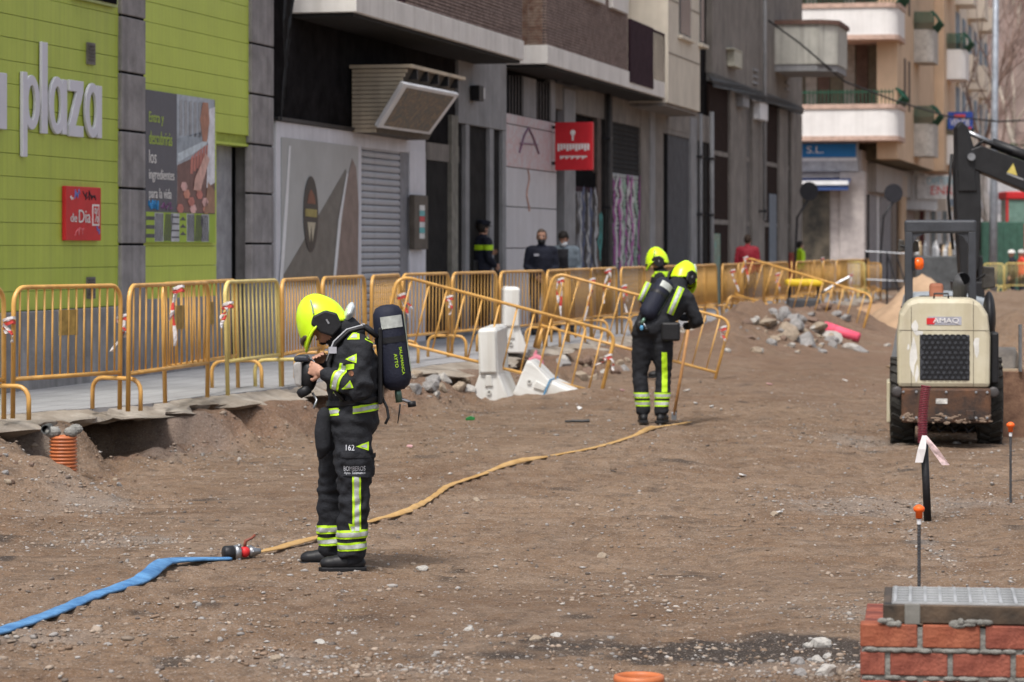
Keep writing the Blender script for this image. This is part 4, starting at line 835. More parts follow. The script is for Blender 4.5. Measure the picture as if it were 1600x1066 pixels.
FARL = ['yellow barrier below the red projecting sign', 'yellow barrier before the door sprayed black and silver', 'yellow barrier before the left half of the purple graffiti shutter', 'yellow barrier before the right half of the purple graffiti shutter', 'yellow barrier at the stone pier right of the graffiti shutter', 'yellow barrier before the tall grey door', 'yellow barrier under the rounded bay', 'yellow barrier before the sticker covered pipe', 'yellow barrier in the long row between rubble heap and grey stucco building']
rr = random.Random(5)
while pu < 86:
    v0 = max(pvv, 8.75)+rr.uniform(-.08, .08); v1_ = 8.9+rr.uniform(-.12, .12); r = farproto if k == 0 else copy_tree(farproto)
    a_ = S(pu, v0, ZS); b_ = S(pu+1.98, v1_, ZS); r['label'] = FARL[min(k, len(FARL)-1)]; place(r, a_, b_); pu += 2.06; pvv = v1_; k += 1
# barriers that have tipped into the dug-up road
def tip(ptl, ptr, Yl, Yr, bl, br, label):         # top rail ends and bottom rail ends given as points of the photo at their depths
    r = make_barrier(2.45, label, 'barriers tipped over into the roadway', yellow, (True, False), False, 12)
    A_, B_ = P(*ptl, Yl), P(*ptr, Yr); Cb = P(*bl, Yl-.05)
    x = (B_-A_).normalized(); z = (A_-Cb); z = (z-x*z.dot(x)).normalized(); y = z.cross(x)
    M = Matrix((x, y, z)).transposed().to_4x4(); M.translation = A_-z*1.1; r.matrix_world = M; r.scale = ((B_-A_).length/2.45, 1, 1); return r
def tip2(l_top, r_top, l_bot, Y0, Y1, label):
    return tip(l_top, r_top, Y0, Y1, l_bot, None, label)
tip2((622, 430), (962, 520), (596, 568), 34.4, 35.6, 'yellow barrier tipped over the white plastic barrier blocks')
tip2((866, 426), (1142, 500), (846, 545), 40.8, 40.6, 'yellow barrier tipped over behind the bending firefighter')
tip2((1165, 402), (1364, 462), (1150, 488), 57.5, 55.5, 'yellow barrier tipped across the rubble heap')
# far group of barriers near the side street
for i, (x0, x1, y_, Yd, lab, m) in enumerate(((1257, 1300, 462, 84, 'far barrier wound with red tape by the shop corner', yellow), (1318, 1352, 458, 83, 'far pale barrier by the shop corner', pale_yellow), (1352, 1376, 456, 85, 'far orange barrier at the end of the row', yellow), (1285, 1350, 440, 92, 'farthest barrier in front of the shop display window', pale_yellow), (1536, 1568, 424, 100, 'far barrier left of the walking worker', pale_yellow), (1570, 1612, 424, 100, 'far barrier behind the walking worker', pale_yellow))):
    a_ = P(x0, y_, Yd); b_ = P(x1, y_, Yd-.6); a_.z = b_.z = max(hz(a_.x, a_.y), .35 if i < 4 else 0)
    place(make_barrier((b_-a_).length, lab, 'barriers far down the street', m, (True, True), False, 9, far=True), a_, b_)
# red and white tape tied to barriers
tape_w = mat('tape_white', (.66, .63, .63), .5, 0, .05); tape_r = mat('tape_red', (.60, .07, .06), .5, 0, .05)
def tape(px, py, Y, length, label, seed, loop=True, w_=.035):
    r = random.Random(seed); c = P(px, py, Y); t = thing('barrier_tape', label, 'tape', c, group='red and white tape tied to the barriers')
    if loop:
        for k in range(2):
            MB().tube([(.045*math.cos(i*math.pi/4), .05*math.sin(i*math.pi/4), .015*math.sin(i+k)+.03*k) for i in range(8)], .016, 4, closed=True).build('knot', tape_w if k else tape_r, t)
    for k in range(2):
        n = 9; L = length*(1 if k == 0 else .55); x = r.uniform(-.03, .03); ph = r.uniform(0, 6); dx = r.uniform(-.12, .12); pts = []
        for i in range(n):
            q = i/(n-1); pts.append(Vector((x+dx*q+.02*math.sin(ph+5*q), -.05-.02*math.cos(ph+4*q), -L*q)))
        for j, (i0, i1) in enumerate(((0, 3), (3, 5), (5, 8))):
            v = []; 
            for i in range(i0, i1+1):
                tw = ph+i*.5; s_ = Vector((math.cos(tw)*w_*.5, math.sin(tw)*w_*.5, 0)); v += [pts[i]-s_, pts[i]+s_]
            f = [(2*i, 2*i+1, 2*i+3, 2*i+2) for i in range(i1-i0)]; nn = len(v); th_ = Vector((.002, .002, 0))
            MB().add(v+[p+th_ for p in v], f+[tuple(a+nn for a in q[::-1]) for q in f]).build('streamer', tape_r if j == 1 else tape_w, t)
for (px, py, Y, L, lab, sd) in ((14, 505, 24.1, .16, 'short red and white tape knot on the barrier before the wall letters', 1), (192, 500, 25.6, .28, 'red and white tape knot joining two barriers under the red board', 2), (279, 455, 26.3, .5, 'long red and white tape streamer hanging from a barrier top', 3), (356, 480, 27.3, .2, 'red and white tape on the pale yellow barrier', 4), (628, 465, 34.6, .3, 'tape at the upper end of the tipped barrier by the roller shutter', 5), (702, 468, 37.3, .2, 'tape knot on the barrier before the policed entrance', 6), (876, 440, 40.5, .55, 'long tape streamers on the upper end of the second tipped barrier', 7), (925, 440, 44, .6, 'tape streamer before the graffiti door', 8), (950, 425, 46, .5, 'tape streamer before the purple graffiti shutter', 9), (975, 450, 47, .4, 'low tape streamer before the graffiti shutter', 10), (1145, 425, 57, .4, 'tape streamer at the rubble heap end of the row', 11), (1165, 405, 57, .5, 'tape tied on top of the barrier across the rubble', 12), (1215, 430, 62, .4, 'tape behind the tipped rubble barrier', 13), (1130, 515, 40.4, .2, 'tape on the lower corner of the second tipped barrier', 14), (950, 560, 35.5, .15, 'tape on the lower post of the first tipped barrier', 15), (1330, 430, 82, .9, 'long tape streamer on the far barrier by the shop corner', 16), (1285, 405, 83, .6, 'tape wound round the far barrier by the shop', 17)): tape(px, py, Y, L, lab, sd)
# ------------------------------------------------------------------ white plastic barrier blocks
def jersey(label, L=.9):
    t = thing('plastic_barrier_block', label, 'barrier block', group='white plastic barrier blocks')
    pr = [(-.23, 0), (.23, 0), (.23, .06), (.12, .34), (.115, .86), (.09, .9), (-.09, .9), (-.115, .86), (-.12, .34), (-.23, .06)]
    MB().prism(pr, 0, L, 'y').build('body', white_plastic, t, bevel=.02)
    MB().prism([(-.105, .36), (.105, .36), (.105, .88), (-.105, .88)], -.045, -.002, 'y').build('end_block', white_plastic, t, bevel=.03)
    MB().prism([(-.05, .20), (.05, .20), (.035, .34), (-.035, .34)], -.025, -.002, 'y').build('socket', white_plastic, t, bevel=.015)
    MB().lathe([(.03, 0), (.03, .02), (.018, .02), (.018, 0)], 12, Matrix.Translation((0, -.002, .13)) @ Matrix.Rotation(math.pi/2, 4, 'X')).build('drain_plug', white_plastic, t); return t
j = jersey('upright white plastic barrier block end-on beside the tipped barrier'); p = on(765, 626, .1); j.location = p-Vector((0, 0, .03)); j.rotation_euler = (.03, -.03, math.radians(-8))
j = jersey('white plastic barrier block standing on the pavement behind the first'); p = G(798, 552, ZS); j.location = p; j.rotation_euler = (0, .02, math.radians(2))
j = jersey('white plastic barrier block fallen on its side, tied with blue rope', .7); j.location = P(812, 590, 35.0); j.rotation_euler = (0, math.radians(113), math.radians(-8))
MB().tube([(x_, y_, .36) for x_, y_ in ((-.125, -.06), (.125, -.06), (.125, .71), (-.125, .71))], .012, 5, closed=True).build('blue_rope', mat('rope_blue', (.10, .25, .42), .7), j)
t = thing('pink_bag', 'torn pink plastic sack behind the fallen white block', 'bag', on(836, 585, .2)+Vector((0, .1, .05)))
MB().prism([(-.12, 0), (.14, -.02), (.1, .18), (.02, .22), (-.1, .14)], -.05, .05, 'y').build('sack', mat('pink_plastic', (.60, .20, .26), .5, 0, .2), t, bevel=.03); MB().tube([(0, 0, .2), (.02, 0, .27)], [.03, .012], 6).build('tie', mat('pink_plastic', (.6, .2, .26)), t)
# ------------------------------------------------------------------ rubble
rub = [mat('rubble_grey', (.26, .25, .245), .9, 0, .25, 4, .4, 30), mat('rubble_tan', (.31, .25, .19), .9, 0, .25, 4, .4, 30), mat('rubble_brown', (.19, .13, .10), .95, 0, .3, 5, .4, 30), mat('rubble_white', (.38, .36, .335), .9, 0, .2, 4, .3, 30)]
def rock(px, py, size, m, seed, z0, sx=1., sz=.7, label=None, group='broken concrete chunks in the rubble heap'):
    r = random.Random(seed); bm = bmesh.new(); bmesh.ops.create_icosphere(bm, subdivisions=2, radius=1)
    for k in range(5):
        n_ = Vector((r.uniform(-1, 1), r.uniform(-1, 1), r.uniform(-.6, 1))).normalized(); d_ = r.uniform(.45, .75)
        for v in bm.verts:
            q = v.co.dot(n_)-d_
            if q > 0: v.co -= n_*q
    for v in bm.verts: v.co += Vector((noise.noise(v.co*2+Vector((seed, 0, 0))), noise.noise(v.co*2+Vector((0, seed, 3))), noise.noise(v.co*2+Vector((5, 0, seed)))))*.15
    me = bpy.data.meshes.new('rubble_chunk'); bm.to_mesh(me); bm.free(); o = mobj('rubble_chunk', me, m)
    p = on(px, py, z0); o.location = p+Vector((0, 0, size*sz*.12)); o.scale = (size*sx, size*.9, size*sz); o.rotation_euler = (r.uniform(-.3, .3), r.uniform(-.3, .3), r.uniform(0, 6))
    return tag(o, label or 'broken concrete chunk lying in the rubble heap by the tipped barrier', 'rubble', group)
rr = random.Random(11)
rock(1258, 538, .24, rub[0], 3, .5, .9, .9, 'big grey rounded concrete slab piece at the front of the rubble heap', None); rock(1228, 522, .26, rub[1], 4, .5, 1.1, .8, 'large tan stone chunk in the rubble heap', None); rock(1198, 507, .24, rub[1], 5, .5, 1.5, .5); rock(1240, 505, .26, rub[0], 6, .5, 1.3, .7); rock(1275, 515, .22, rub[1], 7, .5, 1.5, .5); rock(1300, 532, .22, rub[3], 8, .5, 1.2, .8); rock(1330, 545, .2, rub[3], 9, .3, 1.2, .7); rock(1347, 550, .16, rub[0], 10, .3)
for k in range(70): rock(rr.gauss(1240, 48), rr.uniform(492, 554), rr.choice([.04, .06, .08, .12])*rr.uniform(.8, 1.3), rub[rr.randrange(4)], 20+k, .4, rr.uniform(.8, 1.5), rr.uniform(.5, .9))
for k in range(20): rock(rr.uniform(1190, 1320), rr.uniform(470, 500), rr.uniform(.08, .2), rub[(0, 0, 2)[k % 3]], 60+k, .6, rr.uniform(.8, 1.5), rr.uniform(.5, .9))
for k in range(18): rock(rr.uniform(870, 1000), rr.uniform(560, 600), rr.uniform(.05, .14), rub[rr.randrange(4)], 90+k, .2, 1.2, .8, 'small rubble chunk below the pavement behind the tipped barriers', 'rubble under the pavement edge')
for k in range(12): rock(rr.uniform(640, 735), rr.uniform(588, 625), rr.uniform(.04, .13), rub[(3, 0, 1)[k % 3]], 120+k, .2, 1.2, .8, 'pale rubble chunk in the hollow beside the upright white block', 'rubble beside the white block')
for k in range(16): rock(rr.choice([rr.uniform(0, 60), rr.uniform(135, 190)]), rr.uniform(690, 760), rr.uniform(.015, .035), rub[(1, 2, 2, 0)[k % 4]], 150+k, .3, 1.2, .8, 'stone in the dug bank around the orange pipe', 'stones around the orange pipe')
for k in range(12): rock(rr.uniform(1215, 1300), rr.uniform(1000, 1062), rr.uniform(.02, .06), rub[(0, 3, 3)[k % 3]], 180+k, 0, 1.3, .8, 'pale concrete lump on the burnt patch by the brick chamber', 'lumps on the burnt patch')
for (px, py) in ((735, 985), (430, 1030), (870, 995), (1210, 805), (660, 890), (940, 870), (745, 782), (835, 1000), (500, 1005)): rock(px, py, .03+.012*rr.random(), rub[(3, 1, 3)[px % 3]], px, 0, 1.3, .7, 'single pale stone lying on the open dirt', 'single stones on the open dirt')
t = thing('pink_foam_roll', 'bright pink foam roll lying on the rubble under the tipped barrier', 'roll', P(1288, 520, 53.5)); p1 = P(1342, 524, 53.2)-P(1288, 508, 53.5)
MB().tube([(0, 0, .1), tuple(Vector(p1)*.5+Vector((0, 0, .1))), tuple(Vector(p1)+Vector((0, 0, .1)))], [.12, .10, .09], 12).build('roll', mat('hot_pink', (.75, .10, .17), .6, 0, .1), t, True); MB().tube([tuple(Vector(p1)*.3+Vector((0, 0, .1))), tuple(Vector(p1)*.33+Vector((0, 0, .1)))], .118, 12).build('strap', mat('pink_strap', (.5, .08, .13), .6), t)
# yellow machine behind the tipped barrier
t = thing('plate_compactor', 'small machine with yellow top behind the tipped rubble barrier', 'machine', P(1255, 470, 62))
b0 = t.location.copy(); t.location.z = hz(b0.x, b0.y); zb = b0.z-t.location.z
MB().box(-.5, .5, -.3, .3, 0, .12).build('base_plate', dark_metal, t, bevel=.03); MB().box(-.35, .35, -.25, .25, .14, .75).build('engine', mat('engine_dark', (.06, .06, .065), .5), t, bevel=.05); MB().box(-.38, .42, -.28, .28, 1.0, 1.15).build('top_cover', mat('machine_yellow', (.72, .5, .03), .45), t, bevel=.05)
for x in (-.3, .32): MB().bar((x, 0, .7), (x, 0, 1.02), .03).build('post', dark_metal, t)
MB().tube([(.3, 0, .8), (.8, 0, 1.1), (1.0, 0, 1.2)], .03, 6).build('handle', steel, t)
# ------------------------------------------------------------------ hoses
def ribbon(name, label, cat, pts, wfun, m, th=.012, twist=lambda q: 0, lift=lambda q: 0):
    P_ = [on(x, y, .0) for x, y in pts]; n = 160; cum = [0]
    for a, b in zip(P_, P_[1:]): cum.append(cum[-1]+(b-a).length)
    def at(d):
        i = max(0, min(len(P_)-2, next((k for k in range(len(cum)-1) if cum[k+1] >= d), len(P_)-2))); f = (d-cum[i])/(cum[i+1]-cum[i]); p = [P_[max(i-1, 0)], P_[i], P_[i+1], P_[min(i+2, len(P_)-1)]]
        return .5*(2*p[1]+(p[2]-p[0])*f+(2*p[0]-5*p[1]+4*p[2]-p[3])*f*f+(3*p[1]-p[0]-3*p[2]+p[3])*f**3)
    c = [at(cum[-1]*i/(n-1)) for i in range(n)]; c0 = c[0].copy(); V = []; F = []
    for i in range(n):
        q = i/(n-1); d = (c[min(i+1, n-1)]-c[max(i-1, 0)]); d.z = 0; d.normalize(); s_ = Vector((-d.y, d.x, 0)); a = twist(q); w_ = wfun(q)/2
        s2 = s_*math.cos(a)+Vector((0, 0, 1))*math.sin(a); nn = s2.cross(d); nn = nn if nn.z >= 0 else -nn
        b_ = c[i].copy(); b_.z = .5*(hzs(b_.x, b_.y, .3)+hzs(b_.x, b_.y, .7))+.022+lift(q)+abs(math.sin(a))*w_
        for (x, z) in ((-1, 0), (-.92, .5), (0, .62), (.92, .5), (1, 0), (.92, -.5), (0, -.5), (-.92, -.5)): V.append(b_+s2*w_*x+nn*th*z-c0)
    for i in range(n-1):
        for k in range(8): F.append((i*8+k, i*8+(k+1) % 8, i*8+8+(k+1) % 8, i*8+8+k))
    F += [tuple(range(8)), tuple((n-1)*8+k for k in range(8))]
    t = thing(name, label, cat, c0); MB().add(V, F).build('hose_tube', m, t, True); return t
blue_h = mat('hose_blue', (.05, .165, .38), .5, 0, .12, 9, .35, 120, col2=(.13, .31, .56)); tan_h = mat('hose_tan', (.45, .26, .085), .6, 0, .15, 5, .2, 80, col2=(.52, .33, .14))
t = ribbon('fire_hose', 'flat blue fire hose lying on the dirt', 'hose', [(-190, 1050), (-60, 1004), (10, 984), (80, 962), (150, 936), (220, 911), (262, 890), (310, 880), (360, 876)], lambda q: .098 if q < .93 else .098-.04*(q-.93)/.07, blue_h, .016, lambda q: .32*math.exp(-((q-.80)/.12)**2), lambda q: .02*math.exp(-((q-.86)/.08)**2))
p = on(300, 886); MB().box(-.02, .02, -.012, .012, 0, .003).build('tag', white_paint, t).location = (p-t.location)+Vector((0, 0, .085))
ribbon('fire_hose', 'tan canvas fire hose snaking from coupling to bending firefighter', 'hose', [(388, 870), (440, 860), (498, 845), (585, 818), (640, 800), (680, 778), (705, 760), (760, 740), (782, 733), (850, 716), (930, 700), (985, 684), (1030, 668), (1050, 664), (1078, 663)], lambda q: (.032 if q < .02 else .056), tan_h, .008, lambda q: .55*max(0, math.sin(q*31)*math.sin(q*9))+.04)
t = thing('hose_coupling', 'red and chrome hose coupling with lever joining blue and tan hoses', 'coupling', on(372, 874)+Vector((0, 0, .045)), math.radians(25))
RX = Matrix.Rotation(math.pi/2, 4, 'Y')
MB().lathe([(.036, -.10), (.045, -.09), (.045, -.035), (.036, -.03)], 16, RX).build('blue_side_clamp', dark_metal, t, True)
MB().lathe([(.03, -.03), (.047, -.025), (.05, 0), (.04, .012), (.03, .016)], 16, RX).build('lugged_ring', steel, t, True)
MB().ell((.045, 0, 0), (.035, .036, .036)).build('valve_body', red_paint, t, True); MB().lathe([(.02, .07), (.034, .075), (.034, .10), (.022, .115), (.018, .15)], 14, RX).build('outlet', steel, t, True)
MB().tube([(.045, 0, .03), (.05, 0, .07), (.09, 0, .085), (.115, 0, .105)], [.012, .011, .009, .009], 8).build('lever', mat('lever_brown', (.20, .06, .04), .5), t, True)
for k in range(3): a = k*2.1; MB().ell((0, .05*math.cos(a), .05*math.sin(a)), (.014, .013, .013)).build('lug', steel, t, True); MB().ell((.09, .036*math.cos(a+1), .036*math.sin(a+1)), (.01, .01, .01)).build('lug', steel, t, True)
# ------------------------------------------------------------------ pipes and marker rods
orange_p = mat('orange_pvc', (.50, .15, .055), .45, 0, .15, 6, .08, streak=.3, stain=(.26, .11, .06))
pb = G(99, 752, .06); t = thing('corrugated_pipe', 'orange corrugated pipe standing in the bank under the pavement edge', 'pipe', pb-Vector((0, 0, .12))); prof = []; hh = .50
for k in range(17): z = hh*k/17; prof += [(.102, z), (.116, z+.007), (.116, z+.018), (.102, z+.024)]
prof += [(.10, hh), (.09, hh), (.09, .1)]; MB().lathe(prof, 24).build('pipe_wall', orange_p, t, True)
mb = MB(); r = random.Random(4)
for k in range(7): mb.ell((r.uniform(-.13, .12), r.uniform(-.07, .03), hh+.03+r.uniform(-.01, .03)), (.06, .05, .045), 8, 6)
mb.build('cement_cap', mat('cement', (.24, .235, .22), .95, 0, .3, 8, .5, 40), t); MB().lathe([(.04, -.1), (.04, .1), (.032, .1), (.032, -.1)], 12, Matrix.Translation((-.13, -.02, hh+.06)) @ Matrix.Rotation(math.pi/2, 4, 'X')).build('stub_pipe', mat('dark_stub', (.08, .085, .085), .6), t)
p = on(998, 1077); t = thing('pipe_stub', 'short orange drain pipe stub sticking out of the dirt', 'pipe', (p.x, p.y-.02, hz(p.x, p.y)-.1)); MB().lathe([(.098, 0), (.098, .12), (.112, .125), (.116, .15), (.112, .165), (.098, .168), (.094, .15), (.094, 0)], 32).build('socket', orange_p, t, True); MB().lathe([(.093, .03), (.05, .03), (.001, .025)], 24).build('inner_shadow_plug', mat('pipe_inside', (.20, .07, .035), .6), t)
for (px, yt, yb, lab) in ((1436, 795, 930, 'thin rebar stake with orange cap behind the brick chamber'), (1579, 664, 785, 'thin rebar stake with orange cap in front of the roller')):
    p = on(px, yb); top = P(px, yt, p.y).z; t = thing('rebar_stake', lab, 'stake', p); h = top-p.z
    mb = MB(); mb.tube([(0, 0, -.1), (0, 0, h)], .0095, 8)
    for k in range(int(h/.02)): mb.lathe([(.0095, 0), (.0118, .004), (.0095, .008)], 8, Matrix.Translation((0, 0, .02*k)))
    mb.build('rod', mat('rebar', (.07, .07, .075), .6, .4, .3), t)
    MB().lathe([(.020, -.055), (.020, -.02), (.030, -.015), (.034, 0), (.030, .010), (.012, .022), (0.001, .024)], 14, Matrix.Translation((0, 0, h))).build('cap', mat('cap_orange', (.85, .13, .02), .45, 0, .05), t, True); MB().lathe([(.013, -.09), (.013, -.06)], 8, Matrix.Translation((0, 0, h))).build('collar', white_paint, t)
p = on(1450, 815); t = thing('conduit_stub', 'leaning black conduit with maroon corrugated sleeve and tape tails', 'conduit', p); s_ = 4500/p.y
def lp(px, py): q = P(px, py, p.y)-p; return Vector((q.x, q.y, q.z))
MB().tube([lp(1450, 825), lp(1444, 690)], .028, 12).build('black_conduit', black, t, True)
mb = MB(); a0, a1, a2 = lp(1441.5, 692), lp(1440, 650), lp(1447, 602)
for k in range(34):
    q = k/34; c = a0.lerp(a1, q).lerp(a1.lerp(a2, q), q); c2 = a0.lerp(a1, q+.02).lerp(a1.lerp(a2, q+.02), q+.02); mb.tube([c, c.lerp(c2, .5), c2], [.034, .038, .034], 12)
mb.build('maroon_sleeve', mat('maroon', (.16, .02, .035), .5, 0, .1), t, True)
for (x1, y1, m_) in ((1434, 722, tape_w), (1476, 726, tape_r)):
    a, b = lp(1443, 680), lp(x1, y1); a.y -= .05; b.y -= .06; s2 = Vector((.028, .0, 0)); v = [a-s2*.6, a+s2*.6, a.lerp(b, .5)-s2, a.lerp(b, .5)+s2+Vector((0, -.02, 0)), b-s2, b+s2]
    v2 = [q+Vector((0, .003, 0)) for q in v]; MB().add(v+v2, [(0,1,3,2),(2,3,5,4),(6,8,9,7),(8,10,11,9)]).build('tape_tail', mat('tape_pinkish', (.66, .5, .5), .5, 0, .3, 30) if m_ is tape_r else m_, t)
# dark stick, bottle and litter on the dirt
p = on(902, 661, .1); t = thing('rubber_strip', 'short black rubber strip on the dirt between the firefighters', 'strip', p); MB().tube([(-.13, 0, .015), (-.05, .01, .02), (.06, 0, .02), (.13, -.01, .025)], [.013, .016, .018, .02], 6).build('strip', black, t)
p = on(734, 657, .1); t = thing('green_bottle_shard', 'green glass shard on the dirt near the white block', 'glass shard', p); MB().prism([(-.05, 0), (.05, .0), (.06, .03), (.01, .05), (-.04, .03)], -.02, .02, 'y').build('shard', mat('bottle_green', (.02, .16, .04), .3), t, bevel=.008)
r = random.Random(8)
for k, (px, py) in enumerate(((1203, 602), (1217, 804), (1320, 596), (1072, 612), (973, 612), (1087, 632), (1111, 637), (905, 640), (640, 700), (1160, 745))):
    p = on(px, py, .1); o = MB().prism([(.05*math.cos(i*1.05)*r.uniform(.5, 1.2), .03*math.sin(i*1.05)*r.uniform(.5, 1.3)) for i in range(6)], 0, .012, 'z').build('paper_scrap', mat('paper_white', (.60, .59, .58), .7) if k % 4 else mat('paper_pink', (.6, .35, .36), .7)); o.location = p+Vector((0, 0, .012)); o.rotation_euler = (r.uniform(0, .5), r.uniform(-.3, .3), r.uniform(0, 6)); tag(o, 'crumpled scrap of litter lying on the dirt road', 'litter', 'scraps of litter on the dirt')
# ------------------------------------------------------------------ brick chamber with steel grate
brk = [mat('chamber_brick', (.27, .070, .036), .85, 0, .25, 11, .4, 60, col2=(.35, .115, .062), streak=.55, stain=(.17, .055, .04)), mat('chamber_brick_dark', (.185, .048, .034), .85, 0, .3, 8, .4, 60, col2=(.33, .10, .065), streak=.4, stain=(.12, .05, .04))]
mort = mat('mortar_grey', (.19, .185, .17), .95, 0, .25, 10, .6, 50)
YB = 12.1; zt = P(1400, 975, YB).z; x0 = P(1344, 975, YB).x; t = thing('brick_chamber', 'orange brick drain chamber under construction with steel frame', 'chamber', (x0, YB, 0), math.radians(-8)); ztl = zt
L, Hb_, gap = .238, .096, .022; nb = 7; rr = random.Random(3); bp_ = {}
for m_ in brk: bp_[m_.name] = MB().box(0, L, 0, .115, 0, Hb_).build('brick', m_, t, bevel=.006)
used = set()
def brick(x, y, z, rz=0, l=1.):
    m_ = rr.choice([brk[0], brk[0], brk[1]]) if z > ztl-.13 else rr.choice([brk[0], brk[1], brk[1]]); b_ = bp_[m_.name]
    if m_.name in used: b_ = b_.copy(); C.objects.link(b_)
    used.add(m_.name); b_.parent = t; b_.location = (x, y+rr.uniform(-.003, .003), z); b_.rotation_euler = (0, 0, rz); b_.scale = (l, 1, 1)
row = 0; z = ztl-Hb_
while z > -.35:
    off = 0 if row % 2 == 0 else -(L+gap)/2-.005; ym = -.006
    k = 0; x = off
    while x < 1.6:
        xa = max(x, 0); l = (x+L-xa)/L
        if l > .2: brick(xa, 0, z, 0, l)
        x += L+gap
    for k in (range(6) if row else ()): brick(.115+.0, .115+gap+k*(L+gap)+(0 if row % 2 else -.05), z, math.pi/2)
    row += 1; z -= Hb_+gap
mb = MB(); mb.box(.006, 1.7, .009, .10, -.4, ztl-.012); mb.box(.012, .10, .10, 1.7, -.4, ztl-.13); mb.build('mortar', mort, t)
mb = MB()
for k in range(90): mb.ell((rr.uniform(0, 1.2), rr.uniform(-.002, .01), ztl-rr.choice([Hb_, 2*Hb_+gap, Hb_*3+2*gap])-gap/2-rr.uniform(-.002, .002)-(rr.choice([0, gap])*0)), (.03, .012, .011), 6, 5)
mb.build('mortar_squeeze', mort, t)['kind'] = 'stuff'
t2 = thing('steel_grate', 'perforated steel grate in an angle frame on top of the brick chamber', 'grate', (x0, YB, ztl), math.radians(-8)); fs_ = mat('frame_steel', (.07, .065, .06), .55, .5, .5, 5, .2, col2=(.14, .10, .07)); gx0 = .095; D = .62; gz = .082
MB().box(gx0, 1.7, .015, .05, .005, gz).build('frame_bar', fs_, t2, bevel=.004); MB().box(gx0, gx0+.035, .051, D, .005, gz).build('frame_bar', fs_, t2, bevel=.004); MB().box(gx0, 1.7, D+.001, D+.03, .005, gz).build('frame_bar', fs_, t2, bevel=.004)
for xx in (.185, .70, 1.2): MB().box(xx, xx+.065, .005, .0145, .0, gz+.004).build('frame_lug', mat('lug_concrete', (.16, .155, .14), .8, 0, .3), t2, bevel=.004)
for xx in (.42, .50, .13, .9):
    mb = MB()
    for k in range(5): mb.ell((xx+rr.uniform(-.04, .04), rr.uniform(-.006, .008), rr.uniform(.0, .018)), (rr.uniform(.015, .035), .012, rr.uniform(.008, .02)), 7, 5)
    mobj('mortar_dab', remesh_early(mb), mort, t2)
gs = mat('grate_steel', (.40, .405, .41), .5, .4, .25, 6, .1)
a = MB().box(gx0+.036, 1.7, -.011, .011, gz-.012, gz+.006).build('grate_bar', gs, t2); b = MB().box(-.006, .006, .052, D, gz-.010, gz+.009).build('grate_cross_bar', gs, t2)
for k in range(7):
    o = a if k == 0 else a.copy()
    if k: C.objects.link(o); o.parent = t2
    o.location.y = .06+k*(D-.07)/6
for k in range(25):
    o = b if k == 0 else b.copy()
    if k: C.objects.link(o); o.parent = t2
    o.location.x = gx0+.05+k*.063
MB().box(gx0+.03, 1.7, .05, D, .0, .012).build('grate_shade_sheet', mat('hollow_shade', (.015, .014, .013), .9), t2)  # black sheet added as the shade of the hollow below the bars
# ------------------------------------------------------------------ roller
YR = 29.0
def rp(px, py): q = P(px, py, YR); return q
p = P(1475, 700, YR); RXc = p.x; zr = hz(p.x, YR); t = thing('road_roller', 'cream compact road roller seen from behind with roll bar and rusty bumper', 'roller', (RXc, YR, zr), math.radians(-7.5))
def lx(px): return (px-1475)*YR/FPX
def lz(py): return P(0, py, YR).z-zr
cream_p = mat('roller_cream', (.52, .47, .33), .45, 0, .08, 3, .05, streak=.5, stain=(.34, .28, .20), spec=.4, col2=(.56, .52, .40)); dk = mat('roller_charcoal', (.05, .053, .062), .5, .2, .15); rust = mat('rusty_black', (.055, .05, .05), .7, .3, .4, 4, .25, 30, col2=(.14, .07, .04)); rubber = mat('tyre_rubber', (.035, .033, .030), .9, 0, .3, 8, .3)
x0, x1, zb, zt = lx(1403), lx(1546), lz(606), lz(467); xc = (x0+x1)/2; W = x1-x0
secs = []; ny = 8
prof = [(x0, zb), (x1, zb), (x1+.005, zb+.5), (x1-.02, zt-.16), (x1-.10, zt-.03), (x1-.2, zt), (x0+.2, zt), (x0+.10, zt-.03), (x0+.02, zt-.16), (x0-.005, zb+.5)]
mb = MB(); mb.prism(prof, 0, 1.35, 'y'); hood = mb.build('hood', cream_p, t, bevel=.045)
g = MB(); ga, gb, gc, gd = lx(1437), lx(1515), lz(595), lz(523); MB().box(ga, gb, -.008, .02, gc, gd).build('grille_frame', dk, t, bevel=.02)
hexm = MB().annulus((.032, .032), (.022, .022), -.016, -.009, n=6).build('grille_cell', black, t); k = 0; cx = ga+.045; ry = 0; z = gc+.04
while z < gd-.02:
    x = ga+.045+(.028 if ry % 2 else 0)
    while x < gb-.03:
        o = hexm if k == 0 else hexm.copy()
        if k: C.objects.link(o); o.parent = t
        o.location = (x, 0, z); x += .057; k += 1
    z += .05; ry += 1
MB().box(lx(1450), lx(1502), -.0045, -.001, lz(508), lz(495)).build('logo_plate', mat('logo_silver', (.35, .35, .40), .5), t); MB().prism([(lx(1448), lz(507)), (lx(1460), lz(507)), (lx(1464), lz(497)), (lx(1448), lz(497))], -.007, -.0046, 'y').build('logo_red', red_paint, t)
fit_text(MB(), 'AMAQ', lx(1458), lx(1498), lz(506), lz(497), -.012).build('lettering', wl, t)
rr = random.Random(2)
for (px, py, sx, sy) in ((1427, 560, 6, 30), (1433, 585, 4, 14), (1430, 510, 5, 9), (1525, 540, 5, 18), (1436, 520, 8, 5), (1420, 543, 3, 5)):
    pl = [(lx(px+sx*math.cos(i*.7)*rr.uniform(.5, 1.2)), lz(py+sy*math.sin(i*.7)*rr.uniform(.5, 1.2))) for i in range(9)]; MB().prism(pl, -.003, -.0005, 'y').build('paint_chip', mat('chip_white', (.62, .61, .58), .6, 0, .15), t)
